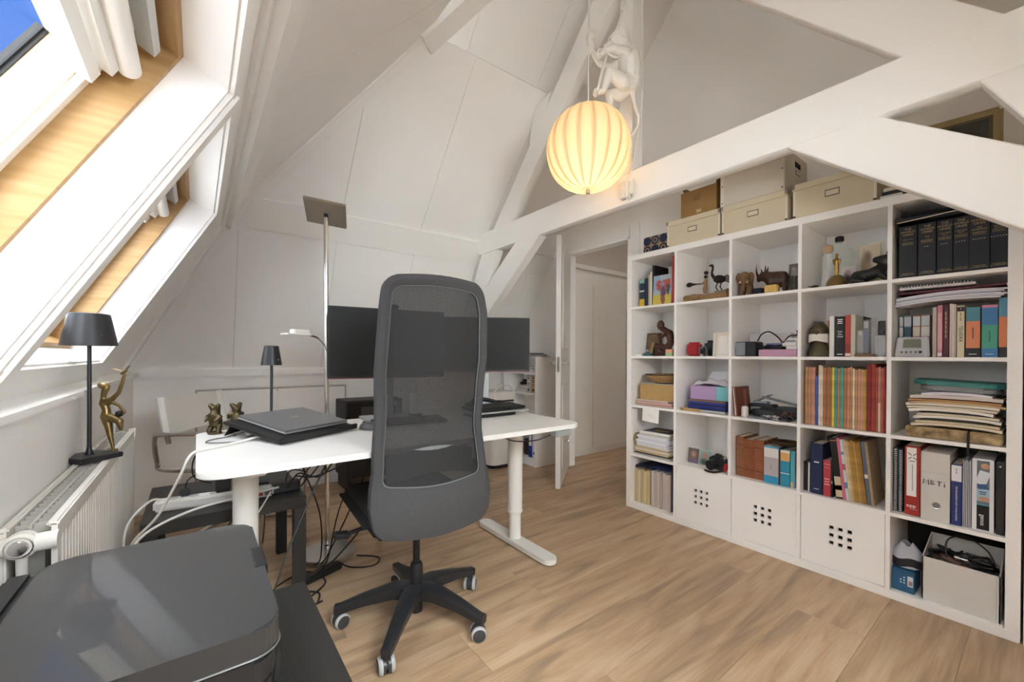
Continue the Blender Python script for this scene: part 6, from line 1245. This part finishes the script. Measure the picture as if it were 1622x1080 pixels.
book(-1.6280, -1.6586, z, .255, '26356e', 'navy report with a white top titled The Management Body of Knowledge', d=.19, x=.03, bands=((.72, .98, 'e4e4e8'),), tcol='e9e9ee', txt=[('THE MANAGEMENT BODY OF KNOWLEDGE', .0072, .36, 1), ('=2', .004, .90, 1, '5a6690')])
t = thing('plastic_sleeve', 'clear plastic document sleeves beside the navy report', 'sleeve', (.13, -1.6727, z)); a, b_ = -1.6603 - t.location.y, -1.6848 - t.location.y
for i in range(5): part(t, 'sleeve', MB().box((-.10, b_ + (a - b_) * i / 5 + .001, 0), (.09, b_ + (a - b_) * i / 5 + .004, .278 - .004 * (i % 2))), mat('clear_plastic', hx('d4d6dc'), .2, alpha=.75))
t = thing('ring_binder', 'white presentation binder with a photo strip and genos lettering', 'binder', (.15, -1.7189, z)); a, b_ = -1.6866 - t.location.y, -1.7454 - t.location.y; mid = (a + b_) / 2
part(t, 'cover', MB().box((-.12, b_, 0), (.11, a, .290), .003), cm('e2e3e6', .3)); q0, q1 = mid + .016, mid - .018
part(t, 'photo_strip', MB().box((-.1212, q1, .006), (-.12, q0, .284)), cm('6a7078', .5)); part(t, 'photo_sky', MB().box((-.1216, q1, .120), (-.1212, q0, .170)), cm('9fbcd0', .5)); part(t, 'photo_paper', MB().obox((-.1216, mid, .215), (.0006, .030, .055), (.25, 0, 0)), cm('d9dde4', .5)); part(t, 'photo_hands', MB().ball((-.1214, mid - .006, .262), (.001, .012, .012)).ball((-.1214, mid - .004, .130), (.001, .016, .010)), cm('c4957c', .6)); part(t, 'photo_tablet', MB().obox((-.1218, mid, .180), (.0006, .026, .02), (-.2, 0, 0)), cm('3a5a80', .4))
part(t, 'black_foot', MB().box((-.1216, q1, .006), (-.1212, q0, .105)), cm('141416', .4)); part(t, 'teal_rule', MB().box((-.1217, q1, .104), (-.1211, q0, .108)), cm('3fa0b0', .4))
text_part(t, 'genos', .019, (-.1220, mid, .045), (-1, 0, 0), (0, -1, 0), cm('f4f4f4'))
part(t, 'photo_text', MB().box((-.1222, mid - .010, .156), (-.1216, mid + .010, .160)).box((-.1222, mid - .008, .148), (-.1216, mid + .008, .152)), cm('4a5660', .5))
t = thing('ring_binder', 'black ring binder against the right side panel', 'binder', (.15, -1.7616, z)); a, b_ = -1.7502 - t.location.y, -1.7728 - t.location.y
part(t, 'cover', MB().box((-.12, b_, 0), (.11, a, .290), .003), cm('19191a', .35)); part(t, 'clear_film', MB().box((-.1206, b_ + .001, .002), (-.12, a - .001, .288)), mat('film_black', hx('222326'), .12)); part(t, 'rivet', MB().cyl((-.1215, (a + b_) / 2, .27), (-.12, (a + b_) / 2, .27), .003), CHROME)
t = thing('document_tray', 'dark folders lying flat behind the upright binders', 'folder', (.25, -1.59, z)); part(t, 'folder_block', MB().box((.03, -.15, 0), (.11, .14, .300), .003), cm('2a2a2c'))
cable('black strap hanging from the patterned album over the shelf edge', [(.03, -1.6787, CZ(2) + .05), (-.012, -1.6787, CZ(2) + .035), (-.014, -1.6787, CZ(2) - .02), (-.012, -1.6769, CZ(2) - .05)], .004)

# ---------- row 4
z = CZ(4)
for k, (a, b_, pc, sc_, h, lab) in enumerate(((-0.0379, -0.1745, 'c9b68c', '2c3350', .262, 'yellowed magazine bundle in a navy case, left one'), (-0.1745, -0.3342, 'cbbcae', '27386e', .272, 'greyish magazine bundle in a navy case, right one'))):
    t = thing('magazine_case', lab, 'magazines', (.15, (a + b_) / 2, z)); w_ = a - b_ - .002
    part(t, 'case', MB().box((-.095, -w_ / 2, 0), (.12, -w_ / 2 + .003, h), .001).box((-.095, w_ / 2 - .003, 0), (.12, w_ / 2, h), .001).box((-.09, -w_ / 2 + .003, h - .003), (.12, w_ / 2 - .003, h)), cm(sc_, .5))
    n = 5 if k == 0 else 7
    for i in range(n):
        y0 = -w_ / 2 + .004 + (w_ - .008) * i / n; y1 = y0 + (w_ - .008) / n - .0012
        part(t, 'magazine', MB().box((-.105 - .005 * math.sin(2.2 * i + k), y0, .002), (.10, y1, h - .022 - .006 * (i % 2)), .0015, 1), cm((pc, 'd8c9a0', 'c4b080', 'd6cbb0', pc, 'c9bda8', 'd0c4b6')[i] if k == 0 else ('bfb2aa', 'c8bcb2', 'cbbcae', 'b8aaa4', 'cdc2b8', 'c2b5ac', 'd2c8bc')[i], .85))
t = thing('blue_carton', 'blue product carton in the bottom right compartment', 'box', (.09, -1.4742, z)); a, b_ = -1.4441 - t.location.y, -1.5188 - t.location.y
part(t, 'carton', MB().box((-.06, b_, 0), (.08, a, .098), .002), cm('2a5a7c', .5)); part(t, 'label', MB().box((-.0606, b_ + .004, .030), (-.06, b_ + .022, .075)), cm('cfd4d8')); part(t, 'label_picture', MB().box((-.0612, b_ + .006, .035), (-.0606, b_ + .018, .055)), cm('9a7a6c'))
for i in range(5): part(t, 'icon', MB().box((-.0606, b_ + .030 + .011 * (i % 2), .030 + .012 * (i // 2) + .008), (-.06, b_ + .036 + .011 * (i % 2), .038 + .012 * (i // 2) + .006)), cm('b9d4e4'))
t = thing('drawstring_pouch', 'crumpled silver grey pouch on the blue carton', 'pouch', (.10, -1.4825, z + .100)); part(t, 'cloth', MB().grid(lambda u, v: ((.058 - .010 * v * v) * math.cos(2 * PI * u) * (1 - .55 * max(0, v - .55) / .45) ** .7, (.056 - .006 * v) * math.sin(2 * PI * u) * (1 - .75 * max(0, v - .55) / .45) ** .7, .004 + .095 * v + .008 * math.sin(6 * PI * u) * v), 28, 8, .002, True), cm('b4b4bc', .6)); part(t, 'dark_lining', MB().grid(lambda u, v: (.058 * math.cos(2 * PI * u), .057 * math.sin(2 * PI * u), .009 + .036 * v + .006 * math.sin(8 * PI * u)), 28, 3, .002, True), cm('232326', .6))
t = thing('storage_bin', 'white open storage bin full of leads in the bottom right compartment', 'bin', (.13, -1.6550, z)); a, b_ = -1.5427 - t.location.y, -1.7648 - t.location.y - 0; b_ = max(b_, CY(4)[1] + .004 - t.location.y)
def taper(y, s): return y * (1 + .06 * s)
hB = .185; mb = MB(); xf, xb = -.10, .12
for (p, q) in (((xf, a), (xf, b_)), ((xf, b_), (xb, b_)), ((xb, b_), (xb, a)), ((xb, a), (xf, a))):
    dx = (q[0] - p[0]); dy = (q[1] - p[1]); nx, ny = (0.004, 0) if dx == 0 and p[0] == xf else ((-.004, 0) if dx == 0 else ((0, .004) if p[1] == b_ else (0, -.004)))
    hh = hB if p[0] == xf and q[0] == xf else hB + .06
    h0 = hB if p[0] == xf else hB + .05; h1 = hB if q[0] == xf else hB + .05
    mb.prism([(p[0], p[1], 0), (q[0], q[1], 0), (q[0], q[1], h1), (p[0], p[1], h0)], (nx, ny, 0))
mb.box((xf + .004, b_ + .004, 0), (xb - .004, a - .004, .004)); part(t, 'wall', mb, cm('d4d1cb', .6)); part(t, 'crease', MB().box((xf - .0005, b_ + .010, .003), (xf, b_ + .0115, hB - .003)), cm('b9b6b0'))
part(t, 'inner_filling', MB().box((xf + .006, b_ + .006, .01), (xb - .006, a - .006, .14)), cm('2a2826', .8))
t2 = nest('heap of black leads and plugs in the white storage bin', .145, -1.6550 + .004, z + .142, .075, .105, .045, 16, 21, .004)
part(t2, 'plug_block', MB().obox((-.03, .02, .03), (.05, .09, .035), (.1, .2, .3), .006), cm('7a5040', .4)); part(t2, 'tan_block', MB().obox((-.05, .05, .02), (.04, .06, .03), (.2, .1, -.3), .005), cm('8a6a42', .5)); part(t2, 'silver_plug', MB().obox((-.05, .0, .05), (.02, .05, .02), (.1, 0, .2), .005), CHROME)
cable('black lead arching above the white storage bin', [(.08, -1.6101, z + .19), (.10, -1.6117, z + .26), (.12, -1.6613, z + .285), (.12, -1.7228, z + .25), (.10, -1.7492, z + .20)], .003)

# ---------- on top of the unit
z = 1.8158
CRB = mat('cream_board', hx('d3c6ab'), .65, noise=.02, nscale=10); CRB2 = mat('grey_cream_board', hx('cfc8ba'), .6)
def sbox(label, y0, y1, z0, h, x0=.004, dep=.33, lid=True, m=CRB, tall=False):
    t = thing('storage_box', label, 'box', (x0 + dep / 2, (y0 + y1) / 2, z0), group='cream storage boxes on the shelf unit'); X0, X1 = -dep / 2, dep / 2; w_ = (y0 - y1) / 2 - .004
    part(t, 'body', MB().box((X0 + .004, -w_, 0), (X1 - .004, w_, h - .004), .002), m)
    if lid: part(t, 'lid', MB().box((X0 - .004, -w_ - .003, h - .032), (X1, w_ + .003, h), .002), m)
    lh = part(t, 'label_holder', MB().box((X0 + .0028, -.030, h * .42), (X0 + .0045, .030, h * .62), .0005), cm('6a5f4c', .4)); part(lh, 'label_card', MB().box((X0 + .0022, -.026, h * .45), (X0 + .0028, .026, h * .59)), cm('d8cfba'))
    for sy in (-1, 1):
        if lid: part(t, 'corner_guard', MB().box((X0 - .0055, sy * (w_ + .004), h - .026), (X0 + .018, sy * (w_ - .012), h + .001), .002), cm('8a8378', .35))
        part(t, 'foot_rivet', MB().box((X0 + .002, sy * w_, .004), (X0 + .0045, sy * (w_ - .012), .012)), cm('3a352c', .4)); part(t, 'edge_strip', MB().box((X0 + .0035, sy * w_, .012), (X0 + .0042, sy * (w_ - .010), h - .032)), cm('e2dccc'))
    return t
sbox('cream storage box with lid under the open cardboard carton', -0.3110, -0.6684, z, .165)
sbox('cream storage box with lid under the large grey archive box', -0.6722, -1.0260, z, .165)
sbox('cream storage box with lid near the truss brace', -1.0436, -1.3887, z, .175)
t = thing('archive_box', 'large pale archive box standing on a cream storage box', 'box', (.17, (-0.6684 + -1.0081) / 2, z + .166)); a = (-0.6684 - -1.0081) / 2
part(t, 'body', MB().box((-.165, -a, 0), (.165, a, .235), .003), CRB2); part(t, 'corner_strip', MB().box((-.1665, a - .022, 0), (-.165, a, .235)), cm('dcd6c8')); part(t, 'hand_hole', MB().box((-.02, -a - .001, .165), (.06, -a + .001, .195), .0005), BLACKP); part(t, 'label_holder', MB().box((-.01, -a - .002, .125), (.05, -a, .150)), cm('7a7264', .4)); part(t, 'label_card', MB().box((-.006, -a - .0026, .129), (.046, -a - .002, .146)), cm('cfc8b8'))
for zz in (.02, .12, .215):
    for yy in (a - .011, -a + .011): part(t, 'rivet', MB().cyl((-.1675, yy, zz), (-.165, yy, zz), .004, n=10), cm('5a554a', .4))
t = thing('cardboard_carton', 'open brown cardboard carton on the left cream storage box', 'box', (.14, (-0.3993 + -0.6318) / 2, z + .166)); a = (-0.3993 - -0.6318) / 2; KR = cm('9a7748', .75, noise=.05)
mb = MB().box((-.11, -a, 0), (-.106, a, .17)).box((.106, -a, 0), (.11, a, .17)).box((-.106, -a, 0), (.106, -a + .004, .17)).box((-.106, a - .004, 0), (.106, a, .17)).box((-.106, -a + .004, 0), (.106, a - .004, .004)); part(t, 'carton', mb, KR)
part(t, 'flap', MB().obox((-.02, a - .006, .195), (.17, .003, .06), (-.5, 0, 0)), cm('7a5a34', .75)); part(t, 'flap', MB().obox((.0, -a + .004, .19), (.20, .003, .05), (.3, 0, 0)), cm('7a5a34', .75)); part(t, 'tape_print', MB().box((-.1105, -.012, .10), (-.11, .03, .14)), cm('8c6a3e', .5)); part(t, 'stamp', MB().box((-.1105, -.02, .02), (-.11, .012, .04)), cm('c4a880', .6))
# patterned navy box
t = thing('patterned_box', 'navy box with round retro pattern at the left end of the shelf top', 'box', (.17, (-0.0793 + -0.2717) / 2, z)); a = (-0.0793 - -0.2717) / 2
part(t, 'box', MB().box((-.09, -a, 0), (.10, a, .128), .003), cm('9c8560', .6)); nr = 3
for i in range(nr):
    for j in range(2):
        yy = -a + 2 * a * (i + .5) / nr; zz = .128 * (j + .5) / 2; rr = min(a / nr, .032) * .96
        part(t, 'disc', MB().cyl((-.0908, yy, zz), (-.0900, yy, zz), rr, n=20), cm('242c4c', .6))
        if (i + j) % 2 == 0: part(t, 'inner_disc', MB().cyl((-.0914, yy, zz), (-.0908, yy, zz), rr * .62, n=20), cm('9c8560', .6)); part(t, 'dot', MB().cyl((-.0920, yy, zz), (-.0914, yy, zz), rr * .34, n=16), cm('242c4c', .6))
# folders right of the boxes, old computer monitor
t = thing('sketchbook', 'dark and white sketchbooks lying right of the cream boxes', 'book', (.14, -1.432, z))
for i in range(3): part(t, 'album', MB().obox((0, -.004 * i, .0085 + .016 * i), (.24, .075, .014), (0, 0, .02 * i)), cm(('e2dfd6', '3a3832', 'd8d2c4')[i]))
t = thing('crt_monitor', 'old beige tube computer monitor at the right end of the shelf top', 'monitor', (.20, -1.615, z), .12); BEI = cm('a8946a', .6)
part(t, 'front_bezel', MB().box((-.155, -.128, .01), (-.12, .128, .285), .012, 3), BEI)
part(t, 'rear_housing', MB().prism([(-.12, -.12, .02), (-.12, .12, .02), (-.12, .12, .275), (-.12, -.12, .275)], (.06, 0, 0)).prism([(-.06, -.11, .03), (-.06, .11, .03), (-.06, .11, .265), (-.06, -.11, .265)], (.20, 0, -.0), .02), BEI); part(t, 'screen', MB().box((-.158, -.090, .075), (-.154, .090, .245), .002), cm('3a3a34', .15)); part(t, 'screen_surround', MB().box((-.1565, -.100, .065), (-.1545, .100, .255), .001), cm('5c5138', .5)); part(t, 'foot', MB().box((-.1, -.08, 0), (.08, .08, .03), .008), BEI)
# ================================================================ PENDANT, MONKEY, SOCKETS
def shade_mat():
    M = bpy.data.materials.new('pleated_shade'); M.use_nodes = True; t = M.node_tree; t.nodes.clear(); N = t.nodes.new
    o = N('ShaderNodeOutputMaterial'); mx_ = N('ShaderNodeMixShader'); d = N('ShaderNodeBsdfDiffuse'); tr_ = N('ShaderNodeBsdfTranslucent'); d.inputs[0].default_value = hx('ead9bd') + (1,); tr_.inputs[0].default_value = hx('f3e3c4') + (1,)
    mx_.inputs[0].default_value = .5; t.links.new(d.outputs[0], mx_.inputs[1]); t.links.new(tr_.outputs[0], mx_.inputs[2]); t.links.new(mx_.outputs[0], o.inputs[0]); return M
SHD = shade_mat()
GX, GY, GZ, GR = -.75, -.297, 2.244, .229
gp = thing('pendant_lamp', 'glowing cream globe pendant lamp made of pleated curved strips', 'lamp', (GX, GY, GZ - GR))
NP = 18
def petal(u, v):   # u across, v from bottom to top
    la = math.radians(-84 + 166 * v); a = (u - .5) * 2 * PI / NP * 1.28
    k = math.cos(la) ** .85; rr = GR * (.955 + .05 * (1 - (2 * u - 1) ** 2) + .022 * u * k)
    zz = math.sin(la) * GR * .99
    return (rr * k * math.cos(a), rr * k * math.sin(a), GR + zz)
pm = mesh('shade_strip', MB().grid(petal, 9, 22), SHD)
for i in range(NP):
    o = bpy.data.objects.new('shade_strip', pm); C.objects.link(o); o.parent = gp; o.rotation_euler = (0, 0, 2 * PI * i / NP)
part(gp, 'cord', MB().cyl((0, 0, 2 * GR - .01), (0, 0, 1.55), .0042, n=8), WPLAST); part(gp, 'cord_grip', MB().lathe([(.006, 0), (.009, .006), (.009, .03), (.004, .045)], (0, 0, 2 * GR - .005), 14), WPLAST)
part(gp, 'inner_rod', MB().cyl((0, 0, -.012), (0, 0, 2 * GR), .004, n=10), STEEL); part(gp, 'end_cap', MB().cyl((0, 0, -.016), (0, 0, .006), .012, n=14), STEEL)
part(gp, 'bulb', MB().lathe([(0, .085), (.022, .09), (.030, .11), (.026, .135), (.014, .16), (.013, .19)], (0, .0, 0), 18), mat('bulb_glass', (1, .82, .55), .4, emit=9))
ld_ = bpy.data.lights.new('pendant_bulb', 'POINT'); ld_.energy = 3.2; ld_.color = (1, .83, .62); ld_.shadow_soft_size = .03; lo = bpy.data.objects.new('pendant_bulb', ld_); C.objects.link(lo); lo.parent = gp; lo.location = (0, 0, .13)

# climbing monkey (white resin), built in the plane it hangs in
MW = mat('monkey_resin', hx('e9e6e0'), .45)
Lx, Ly = Vector((.795, -.607, 0)), Vector((.607, .795, 0)); S_ = .003563
mo = thing('monkey_sculpture', 'white resin monkey climbing a rope on the king post', 'sculpture', (-.60, -.4125, 2.13), math.atan2(Lx.y, Lx.x))
def mp_(px, py, d=0): return ((px - 985) * S_, d, (190 - py) * S_ + .317)
V_ = [mp_(997, 140), mp_(998, 120), mp_(996, 103), mp_(989, 92), mp_(981, 80),
      mp_(985, 104, -.045), mp_(968, 104, -.075), mp_(954, 106, -.07), mp_(949, 109, -.068),
      mp_(988, 102, .045), mp_(968, 106, .06), mp_(952, 104, .045), mp_(946, 90, .06), mp_(942, 78, .07),
      mp_(985, 148, -.035), mp_(962, 136, -.05), mp_(957, 150, -.05), mp_(953, 163, -.05), mp_(945, 166, -.055),
      mp_(985, 154, .03), mp_(968, 152, .045), mp_(969, 166, .04), mp_(972, 176, .06), mp_(966, 178, .06),
      mp_(1001, 156), mp_(1006, 178, .01), mp_(1013, 192, .02), mp_(1012, 207, .02), mp_(1005, 218, .02), mp_(997, 222, .02)]
E_ = [(0, 1), (1, 2), (2, 3), (3, 4), (2, 5), (5, 6), (6, 7), (7, 8), (2, 9), (9, 10), (10, 11), (11, 12), (12, 13), (0, 14), (14, 15), (15, 16), (16, 17), (17, 18), (0, 19), (19, 20), (20, 21), (21, 22), (22, 23), (0, 24), (24, 25), (25, 26), (26, 27), (27, 28), (28, 29)]
R_s = [.066, .064, .060, .046, .040, .034, .022, .018, .014, .028, .020, .016, .014, .014, .042, .030, .022, .017, .014, .040, .028, .020, .016, .013, .016, .010, .010, .009, .008, .006]
me = skin('body', V_, E_, R_s, 2); me.materials.append(MW); part(mo, 'body', me, None)
hc = Vector(mp_(979, 79, -.005)); part(mo, 'head', MB().ball(hc, (.058, .052, .058), 18).ball(hc + Vector((-.044, 0, -.026)), (.034, .034, .027), 14).ball(hc + Vector((-.034, 0, .012)), (.028, .040, .014), 12).ball(hc + Vector((-.074, 0, -.020)), (.010, .014, .008), 10), MW)
for s_ in (-1, 1):
    part(mo, 'ear', MB().ball(hc + Vector((.014, s_ * .052, .014)), (.022, .010, .027), 12), MW); part(mo, 'eye', MB().ball(hc + Vector((-.054, s_ * .020, .000)), .007, 8), mat('eye_grey', hx('b9b5ae'), .4))
def hand(base, dirx, d):   # five short fingers closing on what is held
    b = Vector(base)
    for k in range(4): part(mo, 'finger', MB().tube(catmull([b + Vector((0, (k - 1.5) * .009, .004)), b + Vector((dirx * .018, (k - 1.5) * .010, .008)), b + Vector((dirx * .026, (k - 1.5) * .009, -.006)), b + Vector((dirx * .014, (k - 1.5) * .008, -.014))], 3), .0052, 7), MW)
    part(mo, 'finger', MB().tube(catmull([b + Vector((0, d * .016, 0)), b + Vector((dirx * .010, d * .024, -.010)), b + Vector((dirx * .018, d * .014, -.016))], 3), .0056, 7), MW)
hand(mp_(949, 109, -.068), -1, 1); hand(mp_(943, 77, .07), -1, -1); hand(mp_(945, 166, -.055), -1, 1); hand(mp_(966, 178, .06), -1, -1)
part(mo, 'lamp_socket', MB().lathe([(.016, 0), (.021, .01), (.021, .05), (.014, .062)], mp_(942, 76, .07), 16, Matrix.Rotation(-.35, 3, 'Y')), MW)
part(mo, 'white_bulb', MB().ball(Vector(mp_(938, 55, .07)), (.026, .026, .032), 14), mat('bulb_white', hx('e6e3dc'), .3))
part(mo, 'rope', MB().tube(catmull([mp_(986, -60, .0), mp_(985, 0, .0), mp_(982, 40, .0), mp_(971, 72, -.02), mp_(961, 100, -.045), mp_(951, 130, -.07), mp_(942, 168, -.07)], 6), .0065, 8), MW)
part(mo, 'hook', MB().tube(catmull([mp_(984, 18, -.03), mp_(988, 26, -.035), mp_(986, 34, -.035), mp_(981, 32, -.03)], 4), .006, 8), MW)
part(mo, 'rope_loop', MB().tube(catmull([mp_(952, 108, -.09), mp_(960, 117, -.09), mp_(970, 119, -.085), mp_(980, 112, -.07)], 5), .005, 8), MW)
part(mo, 'wall_bracket', MB().box(Vector(mp_(992, 128, .05)), Vector(mp_(1000, 116, .10))), MW)

# double socket block fixed to the tie beam, with its leads
sk = thing('socket_block', 'white double wall socket block on the tie beam below the monkey', 'socket', (-.48, -.372, 2.0), 0)
part(sk, 'housing', MB().box((-.042, -.020, .008), (-.002, .042, .105), .006, 3), WPLAST)
for i in (0, 1):
    part(sk, 'socket_ring', MB().lathe([(.021, 0), (.021, .003), (.018, .003), (.017, -.0), (.0, -.001)], (-.042, .011, .033 + .047 * i), 20, Vector((0, 0, 1)).rotation_difference(Vector((-1, 0, 0))).to_matrix(), False), cm('d8d5cf', .4))
    for q in (-1, 1): part(sk, 'contact_hole', MB().cyl((-.0425, .011 + q * .008, .033 + .047 * i), (-.041, .011 + q * .008, .033 + .047 * i), .0022, n=8), BLACKP)
part(sk, 'plug', MB().box((-.036, -.052, .02), (-.004, -.022, .085), .008, 3), WPLAST)
part(sk, 'lead_loop', MB().tube(catmull([(-.02, -.035, .09), (-.03, -.05, .10), (-.03, -.066, .06), (-.03, -.055, .01), (-.03, -.02, -.008), (-.03, -.005, .01)], 6), .004, 8), WPLAST)
cable('white lead hanging down the king post to the socket block', [(-.488, -.452, 3.2), (-.488, -.468, 2.85), (-.488, -.462, 2.5), (-.488, -.435, 2.33), (-.492, -.40, 2.2), (-.50, -.385, 2.105)], .004, WPLAST)
cable('thin white lead from the monkey tail to the socket block', [(-.52, -.40, 2.36), (-.50, -.405, 2.25), (-.50, -.40, 2.16), (-.505, -.392, 2.10)], .003, WPLAST)
